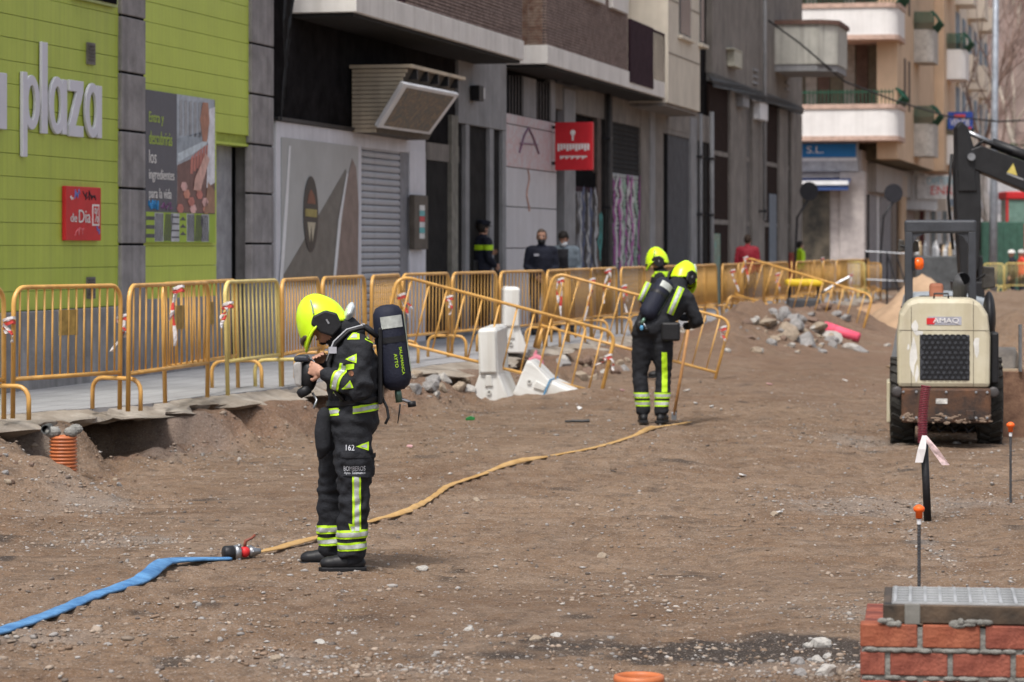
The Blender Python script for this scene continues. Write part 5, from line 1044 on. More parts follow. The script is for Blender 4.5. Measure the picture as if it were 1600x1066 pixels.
hd = MB().tube([(lx(1460), .12, zt), (lx(1460), .12, zt+.05), (lx(1482), .12, zt+.05), (lx(1482), .12, zt)], .012, 6).build('hood_handle', black, t)
MB().box(lx(1409), lx(1547), -.12, .5, lz(660), zb-.003).build('bumper', rust, t, bevel=.02)
for (px, m_) in ((1402, black), (1551, black)): MB().lathe([(.055, 0), (.055, .05), (.035, .06), (.001, .06)], 14, Matrix.Translation((lx(px), -.05, lz(612))) @ Matrix.Rotation(math.pi/2, 4, 'X')).build('tail_lamp', mat('lamp_dark', (.06, .055, .055), .4), t, True)
def wheel(xc, yc, r, wd, par):
    prof = [(r*.55, -wd/2), (r*.8, -wd/2), (r*.94, -wd*.46), (r, -wd*.34), (r, wd*.34), (r*.94, wd*.46), (r*.8, wd/2), (r*.55, wd/2)]
    M_ = Matrix.Translation((xc, yc, r)) @ Matrix.Rotation(math.pi/2, 4, 'Y'); o = MB().lathe(prof, 32, M_).build('wheel', rubber, par, True); mb = MB()
    for k in range(22):
        for s_ in (-1, 1):
            a = 2*math.pi*(k+(.5 if s_ > 0 else 0))/22; R1 = Matrix.Translation((xc, yc, r)) @ Matrix.Rotation(a, 4, 'X'); mb.box(min(0, s_*wd*.5), max(0, s_*wd*.5), -.022, .022, r*.97, r*1.045, R1 @ Matrix.Rotation(s_*.5, 4, 'Z'))
    mb.build('tread_lug', rubber, o); MB().lathe([(.001, -wd*.3), (r*.5, -wd*.3), (r*.56, -wd*.5), (r*.56, wd*.5), (r*.5, wd*.3), (.001, wd*.3)], 20, M_).build('rim', cream_p, o, True); return o
wheel(lx(1411), .75, .43, .26, t); wheel(lx(1549), .75, .43, .26, t)
MB().box(lx(1430), lx(1532), .2, 1.2, .2, zb-.01).build('chassis', black, t)
# seams, bolts, hoses and caked mud
sd_ = mat('seam_dark', (.06, .05, .04), .8)
for (a_, b_, c_, d_) in ((1405, 1545, 516, 516.8), (1520, 1520.8, 470, 604), (1424, 1424.8, 480, 604)): MB().box(lx(a_), lx(b_), -.0022, .0, lz(d_), lz(c_)).build('panel_seam', sd_, t)
for px in (1412, 1432, 1478, 1524, 1541):
    for py in (612, 652): MB().lathe([(.014, 0), (.014, .01), (.001, .012)], 6, Matrix.Translation((lx(px), -.12, lz(py))) @ Matrix.Rotation(math.pi/2, 4, 'X')).build('bolt', steel, t)
for (px, py) in ((1441, 527), (1511, 527), (1441, 591), (1511, 591), (1409, 480), (1538, 480)): MB().lathe([(.009, 0), (.009, .006), (.001, .008)], 6, Matrix.Translation((lx(px), -.008, lz(py))) @ Matrix.Rotation(math.pi/2, 4, 'X')).build('bolt', dark_metal, t)
MB().box(lx(1462), lx(1480), -.126, -.1205, lz(630), lz(622)).build('number_plate', mat('plate_worn', (.45, .44, .42), .7, 0, .5, 30), t); MB().box(lx(1508), lx(1522), -.135, -.1205, lz(655), lz(640)).build('tow_eye', rust, t, bevel=.01)
for k in range(4): MB().tube([(lx(1440+22*k), .1, lz(664)), (lx(1446+22*k), .05, lz(676)), (lx(1456+22*k), .2, lz(668))], .014, 6).build('hydraulic_hose', black, t, True)
mb = MB()
for k in range(60): mb.ell((rr.uniform(lx(1409), lx(1547)), -.121, lz(rr.uniform(646, 660))), (rr.uniform(.01, .035), .008, rr.uniform(.006, .018)), 6, 4)
o = mb.build('caked_mud', mat('mud', (.22, .16, .12), .95, 0, .3, 9, .4), t); o['kind'] = 'stuff'
MB().box(lx(1548), lx(1560), .1, .5, lz(600), lz(520)).build('side_box', black, t, bevel=.02); MB().box(lx(1386), lx(1392), .4, 1.1, lz(665), lz(600)).build('wheel_guard', cream_p, t, bevel=.015)
# roll bar
ps = .085; xa, xb, zr1 = lx(1415), lx(1530), lz(342); yb_ = 1.15
for x in (xa, xb-ps): MB().box(x, x+ps, yb_, yb_+.09, zt-.25, zr1-.12).build('roll_bar_post', dk, t, bevel=.012)
MB().box(xa-.004, xb+.004, yb_-.004, yb_+.1, zr1-.14, zr1).build('roll_bar_top', dk, t, bevel=.025)
for s_, x in ((1, xa+ps), (-1, xb-ps)): MB().prism([(x, zr1-.14), (x+s_*.13, zr1-.141), (x+s_*.05, zr1-.175), (x, zr1-.25)], yb_+.02, yb_+.07, 'y').build('roll_bar_gusset', dk, t)
MB().box(xa, xb, yb_+.1, yb_+.75, zr1-.09, zr1-.055).build('canopy_frame', dk, t)
MB().box(lx(1455), lx(1478), 1.4, 1.5, zt-.05, zt+.14).build('seat_back', mat('seat_rust', (.38, .15, .09), .7), t, bevel=.03); MB().box(lx(1436), lx(1505), 1.5, 2.0, zt-.2, zt+.0).build('seat', black, t, bevel=.04)
ex = MB().tube([(lx(1503), 1.0, zt-.05), (lx(1503), 1.0, zt+.12), (lx(1508), .9, zt+.19)], [.07, .08, .082], 14).build('exhaust', mat('exhaust_grey', (.07, .07, .075), .6), t, True); MB().lathe([(.001, 0), (.07, 0)], 14, Matrix.Translation((lx(1508), .895, zt+.192)) @ Matrix.Rotation(math.radians(62), 4, 'X')).build('exhaust_mouth', dark_in, t)
MB().lathe([(.04, 0), (.045, .02), (.045, .07), (.03, .09), (.001, .095)], 14, Matrix.Translation((xa+ps+.02, yb_, lz(413))) @ Matrix.Rotation(math.pi/2, 4, 'Y') @ Matrix.Diagonal((1.4, 1.4, 1.0, 1))).build('beacon', mat('beacon_orange', (.85, .12, .01), .25, 0, .1), t, True); MB().box(xa+ps-.0, xa+ps+.02, yb_-.06, yb_+.06, lz(425), lz(403)).build('beacon_base', black, t)
for (px0, px1, yt, yb2, dx) in ((1404, 1416, 373, 395, 0), (1424, 1439, 375, 396, 0), (1540, 1562, 417, 455, 0)):
    MB().prism([(lx(px0), lz(yb2)), (lx(px1), lz(yb2-3)), (lx(px1-2), lz(yt+2)), (lx(px0+1), lz(yt))], yb_+.2, yb_+.25, 'y').build('mirror', mat('mirror_shell', (.07, .065, .06), .3, .4, .3), t, bevel=.012)
MB().tube([(xb, yb_+.2, lz(440)), (lx(1545), yb_+.2, lz(430))], .012, 6).build('mirror_arm', black, t); MB().tube([(xa, yb_+.2, lz(385)), (lx(1408), yb_+.2, lz(384))], .012, 6).build('mirror_arm', black, t)
MB().ell((x1+.02, .9, lz(500)), (.07, .3, .28)).build('side_pod', black, t, True)
# drum, swung to the right by the articulated steering
dcx = lx(1528); M_ = Matrix.Translation((dcx, 2.75, .46)) @ Matrix.Rotation(math.radians(-6), 4, 'Z') @ Matrix.Rotation(math.pi/2, 4, 'Y')
dr = MB().lathe([(.1, -.5), (.40, -.5), (.46, -.48), (.46, .48), (.40, .5), (.1, .5)], 40, M_).build('drum', mat('drum_steel', (.22, .19, .16), .5, .6, .3, 5, .1), t, True)
for s_ in (-1, 1): MB().box(dcx+s_*.56-.03, dcx+s_*.56+.03, 1.9, 3.4, .3, .72).build('drum_frame', mat('frame_cream_rust', (.40, .33, .22), .6, 0, .3, 4, .1, col2=(.20, .10, .06)), t, bevel=.03)
MB().box(dcx-.56, dcx+.56, 1.75, 1.95, .35, .72).build('drum_frame', mat('frame_cream_rust', (.4, .33, .22)), t, bevel=.03); MB().box(lx(1440), lx(1530), 1.2, 1.8, .35, .62).build('articulation', black, t)
p = P(1588, 660, 30.5); t3 = thing('rusty_panel', 'rusty brown steel panel standing beside the roller drum', 'panel', (p.x, 30.6, hz(p.x, 30.6))); MB().box(-.13, .13, -.02, .02, -.05, .72).build('panel', mat('rust_sheet', (.16, .085, .06), .85, 0, .4, 6, .3, col2=(.24, .14, .09)), t3, bevel=.01); MB().box(-.16, -.132, -.04, .04, 0, .80).build('edge_post', mat('edge_cream', (.42, .38, .28), .6), t3, bevel=.01); MB().lathe([(.02, 0), (.02, .5)], 8, Matrix.Translation((.05, -.05, .72))).build('peg', steel, t3)
# ------------------------------------------------------------------ excavator
YE = 45.0; p = P(1512, 260, YE); exm = mat('excavator_black', (.022, .022, .024), .45, .2, .2); t = thing('excavator', 'black excavator with its boom raised and stick hanging down behind roller', 'excavator', (P(1880, 600, YE).x, YE, 0))
ox = t.location.x
def el(px, py): q = P(px, py, YE); return (q.x-ox, q.z)
def eprism(name, pts, w_, m=exm, bev=.02, par=None): return MB().prism([el(*a) for a in pts], -w_, w_, 'y').build(name, m, par or t, bevel=bev)
stk = eprism('stick', [(1496, 197), (1510, 198), (1528, 262), (1531, 330), (1526, 420), (1512, 452), (1500, 452), (1492, 330), (1490, 262)], .17)
eprism('stick_ear', [(1492, 200), (1500, 190), (1509, 200), (1520, 262), (1524, 300), (1494, 300)], .2)
bo = eprism('boom', [(1508, 236), (1530, 228), (1640, 268), (1760, 340), (1850, 470), (1826, 490), (1730, 385), (1620, 308), (1526, 268), (1508, 262)], .19)
MB().lathe([(.06, -.26), (.06, .26)], 14, Matrix.Translation((el(1514, 246)[0], 0, el(1514, 246)[1])) @ Matrix.Rotation(math.pi/2, 4, 'X')).build('pivot_pin', steel, t)
a, b = el(1504, 203), el(1555, 226); c = el(1640, 262)
MB().tube([(a[0], 0, a[1]), (b[0], 0, b[1])], .04, 10).build('cylinder_rod', steel, t, True); MB().tube([(b[0]-.05, 0, b[1]+.02), (c[0], 0, c[1]+.05)], .085, 12).build('hydraulic_cylinder', exm, t, True)
for k in range(3): MB().tube([(el(1523, 232)[0], -.1+.1*k, el(1523, 232)[1]), (el(1535, 218)[0], -.1+.1*k, el(1545, 220)[1]), (el(1580, 240)[0], -.1+.1*k, el(1580, 238)[1])], .022, 6).build('hose', black, t, True)
for (x_, k) in ((1490, 0), (1531, 1)): MB().tube([(el(x_, 240)[0], .2, el(x_, 240)[1]), (el(x_-5+8*k, 310)[0], .22, el(x_, 310)[1]), (el(x_+2, 390)[0], .2, el(x_, 390)[1])], .025, 6).build('hose', black, t, True)
MB().prism([el(1570, 270), el(1586, 275), el(1580, 256)], -.2, -.195, 'y').build('logo', mat('logo_yellow', (.55, .45, .12), .5), t); MB().prism([el(1570, 273), el(1596, 283), el(1596, 280), el(1570, 270)], -.199, -.193, 'y').build('logo_text', mat('logo_grey', (.25, .25, .26), .5), t)
bk = eprism('bucket', [(1490, 440), (1530, 440), (1538, 500), (1520, 550), (1480, 560), (1462, 530), (1500, 515)], .4); eprism('bucket_link', [(1524, 400), (1534, 400), (1540, 452), (1528, 460)], .08)
ey = mat('excavator_yellow', (.60, .40, .06), .5)
MB().box(-.6, 2.6, -1.1, 1.1, 1.0, 2.1).build('upper_body', ey, t, bevel=.06); cb = MB().box(-.7, .7, -1.15, -.05, 1.0, 2.75).build('cab', exm, t, bevel=.06); MB().box(-.6, .6, -1.16, -1.15, 1.7, 2.6).build('window', window_g, cb); MB().box(-.45, -.05, -.02, .35, 1.2, 1.9).build('boom_foot', exm, t)
for s_ in (-1, 1): MB().prism([(-1.3, .2), (-1.1, .02), (2.3, .02), (2.5, .2), (2.5, .6), (2.3, .85), (-1.1, .85), (-1.3, .6)], s_*.95-.25, s_*.95+.25, 'y').build('track', black, t, bevel=.03)
MB().box(-.2, 1.6, -.7, .7, .5, 1.0).build('undercarriage', dark_metal, t)
# sand pile and road works behind
def pile(name, label, px, py, Y, rx, ry, h, m, seed):
    c = P(px, py, Y); n = 36; V = []; F = []
    zb = hz(c.x, Y)-.1; k = 14
    for i in range(k+1):
        r = i/k; z = h*(1-r)**.9*(1 if r > .12 else .97)
        for j in range(n):
            a = 2*math.pi*j/n; w_ = 1+.18*noise.noise(Vector((math.cos(a)*1.5, math.sin(a)*1.5, seed))); V.append((rx*r*w_*math.cos(a), ry*r*w_*math.sin(a), z+.10*h*noise.noise(Vector((r*3*math.cos(a), r*3*math.sin(a), seed+4)))))
    for i in range(k):
        for j in range(n): F.append((i*n+j, i*n+(j+1) % n, (i+1)*n+(j+1) % n, (i+1)*n+j))
    o = MB().add(V, F).build(name, m, None, True); o.location = (c.x, Y, zb); return tag(o, label, 'pile')
sand = mat('sand', (.40, .275, .18), .95, 0, .15, 3, .3, 40)
pile('sand_pile', 'tall heap of light tan sand behind the roller', 1441, 500, 66, 1.45, 1.4, 1.38, sand, 1); pile('sand_pile', 'low spread of orange sand by the far fence', 1375, 500, 72, 2.2, 1.5, .6, mat('sand_orange', (.36, .23, .14), .95, 0, .15, 3, .3, 40), 2)
pile('earth_pile', 'brown earth heap right of the roller', 1590, 520, 50, 1.6, 1.5, 1.05, dirt, 3)
t = thing('grey_tarp_slab', 'grey sheeted slab lying between sand pile and roller', 'tarp', (P(1470, 460, 45).x, 45, hz(P(1470, 0, 45).x, 45))); h0 = P(0, 455, 45).z-t.location.z
MB().prism([(-.75, 0), (.75, 0), (.7, h0*.9), (.2, h0), (-.5, h0*.98)], -.6, .6, 'y').build('sheet', mat('tarp_grey', (.27, .30, .33), .6, 0, .2), t, bevel=.06); MB().box(-.78, .78, -.64, .64, 0, .1).build('pallet', mat('pallet_wood', (.25, .17, .10), .8), t)
# round sign backs
def sign(px, py, r, Y, polepts, label):
    c = P(px, py, Y); g = hz(P(polepts[-1][0], 0, Y).x, Y); t = thing('round_road_sign', label, 'sign', (P(polepts[-1][0], 0, Y).x, Y, g)); pp_ = [Vector(P(*q, Y))-t.location for q in polepts]; pp_.append(Vector((pp_[-1].x, 0, -.1)))
    MB().lathe([(.001, -.012), (r, -.012), (r, .012), (.001, .012)], 28, Matrix.Translation(c-t.location) @ Matrix.Rotation(math.pi/2, 4, 'X')).build('disc', mat('sign_back', (.022, .022, .028), .5), t); MB().tube([q+Vector((0, .06, 0)) for q in pp_], .035, 8).build('pole', dark_metal, t, True)
    for s_ in (-1, 1): MB().lathe([(.02, -.02), (.02, 0)], 8, Matrix.Translation(c-t.location+Vector((s_*r*.6, -.01, 0))) @ Matrix.Rotation(math.pi/2, 4, 'X')).build('bolt', steel, t)
sign(1264, 299, .28, 86, [(1264, 310), (1246, 340), (1243, 400)], 'black round sign back leaning on a bent pole at the building corner'); sign(1396, 302, .28, 86, [(1397, 315), (1381, 338), (1376, 400)], 'black round sign back on a bent pole before the beige building')
# fence wire panels before the far shop
t = thing('mesh_fence', 'light steel fence panels with props before the beige building', 'fence', P(1395, 455, 84)); t.location.z = hz(t.location.x, 84)
def fl_(px, py): return Vector(P(px, py, 84))-t.location
for (a, b) in (((1352, 393), (1420, 397)), ((1352, 437), (1420, 440))): MB().tube([fl_(*a), fl_(*b)], .025, 6).build('rail', steel, t)
for px in (1353, 1386, 1419): q = fl_(px, 394); MB().tube([(q.x, 0, -.1), (q.x, 0, q.z)], .03, 6).build('post', dark_metal, t)
for px in (1386, 1400): a = fl_(px, 396); b = fl_(px+22, 452); MB().tube([a, (b.x, -.8, 0)], .025, 6).build('prop', dark_metal, t)
# stacked kit, van, tractor, lamp posts
t = thing('bottle_crate_stack', 'dark container with pale pipe ends in front of the cafe', 'container', P(1478, 430, 80)); t.location.z = hz(t.location.x, 80); zq = P(0, 400, 80).z-t.location.z
MB().box(-.9, .95, -.5, .5, 0, zq).build('container', mat('bin_grey', (.08, .085, .09), .6, 0, .3), t, bevel=.04)
rr = random.Random(6)
for k in range(22): x = rr.uniform(-.85, .9); MB().lathe([(.06, 0), (.06, .25), (.03, .32), (.03, .4)], 8, Matrix.Translation((x, rr.uniform(-.4, .4), zq+rr.uniform(-.15, .05)))).build('pipe_end', [mat('pe_white', (.55, .55, .56), .5), mat('pe_grey', (.25, .26, .28), .5), mat('pe_tan', (.45, .33, .2), .5)][k % 3], t)
YT = 120; t = thing('site_tractor', 'red roofed tractor with green glass far behind the barriers', 'tractor', P(1592, 440, YT)); t.location.z = 0; t.location.x = P(1594, 0, YT).x
def tq(py): return P(0, py, YT).z
MB().box(-.75, .9, -1, 1, tq(312), tq(300)).build('roof', red_paint, t, bevel=.05); tealg = mat('teal_glass', (.16, .27, .23), .2); MB().box(-.65, .8, -.9, .9, tq(350), tq(312)).build('cab_glass', tealg, t)
for x in (-.7, .1, .8): MB().box(x-.05, x+.05, -.95, -.9, tq(360), tq(312)).build('pillar', red_paint, t)
MB().box(-.7, 1.0, -1, 1, .8, tq(350)-.01).build('body', red_paint, t, bevel=.1)
for x in (-.6, .8):
    MB().lathe([(.4, -.2), (.8, -.2), (.85, 0), (.8, .2), (.4, .2)], 24, Matrix.Translation((x, -1.1, .8)) @ Matrix.Rotation(math.pi/2, 4, 'X')).build('wheel', rubber, t, True)
YV = 130; t = thing('white_lorry', 'white lorry parked far beyond the excavator arm', 'lorry', (P(1552, 0, YV).x, YV, 0)); MB().box(-.8, 1.2, -1.2, 4, 1.0, P(0, 255, YV).z).build('box_body', white_paint, t, bevel=.1); MB().box(-.7, 1.1, -1.22, -1.2, P(0, 335, YV).z, P(0, 300, YV).z).build('rear_panel', mat('lorry_panel', (.45, .46, .50), .5), t)
for x in (-.6, 1.0): MB().lathe([(.2, -.2), (.5, -.2), (.5, .2), (.2, .2)], 20, Matrix.Translation((x, -.5, .5)) @ Matrix.Rotation(math.pi/2, 4, 'Y')).build('wheel', rubber, t, True)
t = thing('green_container', 'dark green site container beyond the far barriers', 'container', (P(1560, 0, 115).x, 115, 0)); MB().box(-.8, .9, -.8, .8, .1, P(0, 347, 115).z).build('body', mat('container_green', (.05, .12, .09), .6, 0, .2), t, bevel=.03)
for k in range(6): MB().box(-.75+.27*k, -.70+.27*k, -.83, -.8, .2, P(0, 350, 115).z).build('rib', mat('container_green', (.05, .12, .09)), t)
for x in (-.7, .8): MB().box(x-.08, x+.08, -.7, .7, 0, .1).build('skid', dark_metal, t)
for (px, Y, h, lab, m_) in ((1551, 105, 16, 'tall blue-grey street lamp column beyond the excavator', mat('lamp_blue_grey', (.30, .33, .38), .5, .3)),):
    t = thing('street_lamp', lab, 'lamp post', (P(px, 0, Y).x, Y, 0)); MB().tube([(0, 0, 0), (.05, 0, 5), (.16, 0, h)], [.16, .13, .09], 12).build('column', m_, t, True); MB().tube([(.16, 0, h-.1), (.8, 0, h+.4), (1.8, 0, h+.5)], .06, 8).build('arm', m_, t, True); MB().ell((2.0, 0, h+.48), (.4, .16, .08)).build('lantern', m_, t, True)
# overhead cable
q = [P(1195, 28, 82), P(1250, 68, 82), P(1320, 128, 84), P(1400, 158, 88), P(1480, 182, 92), P(1560, 190, 94), P(1660, 186, 96)]
t = thing('overhead_cable', 'black cable slung across the street from the grey building', 'cable', q[0]); MB().tube([a-q[0] for a in q], .028, 6).build('cable', black, t, True)
# ------------------------------------------------------------------ hill and bare trees at the end of the street
hill_m = mat('hill_brown', (.145, .105, .088), .95, 0, .35, .12, .3, 2, col2=(.22, .165, .145))
V = []; F = []; nx, ny_ = 60, 24
for j in range(ny_+1):
    for i in range(nx+1):
        x = -60+i*4; y = 215+j*6; z = 46*(1-math.exp(-max(0, y-215)/45.))+2*noise.noise(Vector((x*.05, y*.05, 1))); V.append((x, y, z))
for j in range(ny_):
    for i in range(nx): q = j*(nx+1)+i; F.append((q, q+1, q+nx+2, q+nx+1))
tag(MB().add(V, F).build('hill', hill_m, None, True), kind='structure')
bark = mat('pale_bark', (.33, .285, .24), .9, 0, .25, 4, .2); twig = mat('twigs', (.24, .17, .145), .95, 0, .3, 3)
def bare_tree(name, label, base, h, seed, levels=5, r0=.2, m=bark, crown_m=twig, group='bare trees at the end of the street', lean=0):
    r = random.Random(seed); tr = MB(); tw = MB()
    def grow(p, d, L, rad, lv):
        pts = [p]; q = p.copy(); dd = d.copy(); n = 4
        for i in range(n): dd = (dd+Vector((r.uniform(-.14, .14), r.uniform(-.14, .14), r.uniform(-.02, .12)))).normalized(); q = q+dd*L/n; pts.append(q.copy())
        rs = [max(.012, rad*(1-.45*i/n)) for i in range(n+1)]; (tr if lv > levels-2 else tw).tube(pts, rs, 6 if lv > 3 else 4 if lv > 1 else 3, cap=False)
        if lv == 0: return
        for k in range(3 if lv > 1 else 4):
            a = r.uniform(0, 6.28); s_ = r.uniform(.45, .9); nd = (dd+Vector((math.cos(a)*s_, math.sin(a)*s_, r.uniform(0, .35)))).normalized(); grow(pts[r.choice([2, 3, 4, 4])] , nd, L*r.uniform(.6, .82), rad*.55, lv-1)
    t = thing(name, label, 'tree', base, group=group); grow(Vector((0, 0, -.2)), Vector((lean, 0, 1)).normalized(), h*.36, r0, levels)
    tr.build('trunk', m, t, True); tw.build('crown', crown_m, t); return t
def hillz(y): return 46*(1-math.exp(-max(0, y-215)/45.))
bare_tree('bare_tree', 'pale trunked pollarded tree beside the tall lamp column', (P(1556, 0, 125).x, 125, 0), 17, 3, 4, .26, mat('white_bark', (.46, .43, .41), .9, 0, .15, 4, .1), twig)
bare_tree('bare_tree', 'leafless tree with two leaning stems on the hill foot', (P(1582, 0, 170).x, 170, 0), 22, 5, 5, .3)
rr = random.Random(9)
for k in range(9):
    y = rr.uniform(195, 262); x = P(rr.uniform(1535, 1660), 0, y).x; bare_tree('bare_tree', 'thin leafless tree on the brown wooded hillside', (x, y, hillz(y)-.3), rr.uniform(11, 17), 30+k, 5, .17, bark, mat('twigs_pink', (.25, .165, .15), .95, 0, .3, 3), 'leafless trees on the hillside')
leaf = mat('leaf_dark_green', (.07, .10, .045), .8, 0, .4, 3, 0)
def shrub(px, Y, z0, rx, rz, label, seed):
    r = np.random.default_rng(seed); n = 1400; d = r.normal(size=(n, 3)); d /= np.linalg.norm(d, axis=1)[:, None]; rad = r.uniform(.35, 1, n)**.5
    c = d*rad[:, None]*np.array([rx, rx, rz])*(.75+.5*vn(d[:, 0]*2+5, d[:, 2]*2+seed, 3))[:, None]+np.array([0, 0, rz+z0]); s_ = r.uniform(.08, .22, n); t1 = r.normal(size=(n, 3)); t1 /= np.linalg.norm(t1, axis=1)[:, None]; t2 = np.cross(t1, d); 
    V = np.stack([c+t1*s_[:, None], c+t2*s_[:, None]*.6, c-t1*s_[:, None], c-t2*s_[:, None]*.6], 1).reshape(-1, 3); F = np.arange(n*4).reshape(n, 4); t = thing('evergreen_tree', label, 'tree', (P(px, 0, Y).x, Y, 0)); me = fast_mesh('crown', V, F); mobj('crown', me, leaf, t); MB().tube([(0, 0, -.2), (.1, 0, z0+rz*.6), (0, 0, z0+rz*1.3)], [.2, .14, .05], 7).build('trunk', bark, t, True)
shrub(1590, 150, 3.6, 2.4, 1.9, 'dark evergreen tree top above the excavator boom', 4); shrub(1630, 155, 3.2, 3, 2.4, 'dark evergreen tree right of the hill trees', 6)
# ------------------------------------------------------------------ people: +x is where the person faces, +y the left hand side
def remesh(mb, voxel, smooth=4, name='body'):
    me = bpy.data.meshes.new('tmp'); me.from_pydata(mb.v, [], mb.f); bm = bmesh.new(); bm.from_mesh(me); bmesh.ops.recalc_face_normals(bm, faces=bm.faces); bm.to_mesh(me); bm.free()
    o = bpy.data.objects.new('tmp', me); C.objects.link(o); m = o.modifiers.new('r', 'REMESH'); m.mode = 'VOXEL'; m.voxel_size = voxel; m.use_smooth_shade = True
    s_ = o.modifiers.new('s', 'SMOOTH'); s_.factor = .5; s_.iterations = smooth
    dg = bpy.context.evaluated_depsgraph_get(); out = bpy.data.meshes.new_from_object(o.evaluated_get(dg)); bpy.data.objects.remove(o); bpy.data.meshes.remove(me); out.name = name; return out
def limb(mb, pts, rs, n=14):
    pts = [Vector(p) for p in pts]; d0 = (pts[0]-pts[1]).normalized(); d1 = (pts[-1]-pts[-2]).normalized()
    mb.tube([pts[0]+d0*rs[0]*.8]+pts+[pts[-1]+d1*rs[-1]*.8], [rs[0]*.45]+list(rs)+[rs[-1]*.45], n)
def seg_d(p, a, b):
    ab = b-a; t = max(0, min(1, (p-a).dot(ab)/max(1e-9, ab.length_squared))); return (p-(a+ab*t)).length
BASE = dict(pelvis=(0, 0, .95), waist=(0, 0, 1.08), chest=(.01, 0, 1.28), neck=(.0, 0, 1.46), head=(.03, 0, 1.60),
            hipL=(0, .10, .92), hipR=(0, -.10, .92), kneeL=(.03, .11, .50), kneeR=(.03, -.11, .50), ankL=(-.01, .12, .10), ankR=(-.01, -.12, .10),
            shL=(0, .19, 1.40), shR=(0, -.19, 1.40), elL=(-.03, .25, 1.12), elR=(-.03, -.25, 1.12), wrL=(.05, .27, .88), wrR=(.05, -.27, .88))
skin_m = mat('skin', (.42, .23, .16), .55, 0, .1, 12, .03); hair_m = mat('dark_hair', (.018, .014, .012), .7, 0, .3, 30, .4, 90)
def person(label, loc, rz, pose, bulk=1., mats=(None, None), voxel=.014, head_dir=(1, 0, 0), boots=black, scale=1., toe=(0, 0), fold=.006, hands=skin_m, curl=.6, head_up=None, group=None, hand_dir=None, legb=1.):
    J = {k: Vector(v) for k, v in BASE.items()}; J.update({k: Vector(v) for k, v in pose.items()})
    t = thing('person', label, 'person', loc, rz, group); t.scale = (scale,)*3; mb = MB(); b = bulk
    lat = (J['shL']-J['shR']).normalized(); hl = (J['hipL']-J['hipR']).normalized()
    def sec(c, l, up, wl_, wd): f = l.cross(up).normalized(); return (c, l*wl_, f*wd)
    up1 = (J['chest']-J['pelvis']).normalized(); up2 = (J['neck']-J['chest']).normalized()
    loft(mb, [sec(J['pelvis']-up1*.12, hl, up1, .12*b, .09*b), sec(J['pelvis']-up1*.06, hl, up1, .165*b, .125*b), sec(J['pelvis'], hl, up1, .175*b, .135*b), sec(J['waist'], (hl+lat).normalized(), up1, .16*b, .125*b), sec(J['chest'], lat, up1, .185*b, .14*b), sec(J['chest'].lerp(J['neck'], .55), lat, up2, .175*b, .12*b), sec(J['chest'].lerp(J['neck'], .85), lat, up2, .11*b, .085*b), sec(J['neck']+up2*.02, lat, up2, .065*b, .065*b)], 20)
    for s_ in 'LR':
        limb(mb, [J['sh'+s_], J['sh'+s_].lerp(J['el'+s_], .5), J['el'+s_]], [.072*b, .062*b, .052*b]); limb(mb, [J['el'+s_], J['el'+s_].lerp(J['wr'+s_], .4), J['wr'+s_]], [.052*b, .05*b, .038*b])
        limb(mb, [J['hip'+s_], J['hip'+s_].lerp(J['knee'+s_], .45), J['knee'+s_]], [.095*b, .088*b*legb, .068*b*legb]); limb(mb, [J['knee'+s_], J['knee'+s_].lerp(J['ank'+s_], .35), J['ank'+s_]], [.068*b*legb, .068*b*legb, .06*b*legb])
        limb(mb, [J['chest'].lerp(J['neck'], .5), J['sh'+s_]], [.09*b, .074*b])
    hd = Vector(head_dir).normalized(); hc = J['head']; hup = Vector(head_up).normalized() if head_up else (Vector((0, 0, 1))-hd*hd.z).normalized(); hlat = hup.cross(hd)
    HM = Matrix((hd, hlat, hup)).transposed().to_4x4(); HM.translation = hc
    limb(mb, [J['neck']-up2*.05, J['neck'].lerp(hc, .55)], [.06, .055]); mb.ell((-.005, 0, .03), (.097, .077, .108), 18, 12, HM); mb.ell((.022, 0, -.06), (.066, .056, .062), 14, 10, HM); mb.ell((.098, 0, -.012), (.018, .013, .026), 8, 6, HM); mb.ell((.074, 0, -.096), (.024, .026, .02), 8, 6, HM)
    for s_ in (-1, 1): mb.ell((-.005, s_*.08, .0), (.022, .014, .034), 8, 6, HM)
    me = remesh(mb, voxel, 3)
    segs = [('j', J['pelvis']+Vector((0, 0, .02)), J['waist'], .16*b), ('j', J['waist'], J['chest'], .16*b), ('j', J['chest'], J['neck']-up2*.02, .13*b)]
    for s_ in 'LR': segs += [('j', J['sh'+s_], J['el'+s_], .06*b), ('j', J['el'+s_], J['wr'+s_], .045*b), ('t', J['hip'+s_]-Vector((0, 0, .04)), J['knee'+s_], .085*b), ('t', J['knee'+s_], J['ank'+s_], .06*b)]
    segs += [('s', hc-hup*.06, hc+hup*.06, .09), ('s', J['neck']+up2*.05, hc-hup*.06, .06)]
    for m in (mats[0], mats[1], skin_m): me.materials.append(m)
    mi = []
    for p in me.polygons:
        c = p.center; k = min(segs, key=lambda q: seg_d(c, q[1], q[2])/q[3])[0]; mi.append({'j': 0, 't': 1, 's': 2}[k])
    me.polygons.foreach_set('material_index', mi)
    if fold:
        me.update(); vn_ = [v.normal.copy() for v in me.vertices]; skinv = set()
        for p in me.polygons:
            if mi[p.index] == 2: skinv.update(p.vertices)
        for v in me.vertices:
            if v.index in skinv: continue
            c = v.co; w_ = noise.noise(Vector((c.x*9, c.y*9, c.z*20)))+.6*noise.noise(Vector((c.x*22+7, c.y*22, c.z*30))); near = math.exp(-min((c-J[k]).length for k in ('elL', 'elR', 'kneeL', 'kneeR', 'ankL', 'ankR', 'waist'))/.12); v.co = c+vn_[v.index]*fold*(w_*1.1+near*.9*math.sin(c.z*60+c.x*40+9*noise.noise(c*5)))
    body = bpy.data.objects.new('body', me); C.objects.link(body); body.parent = t
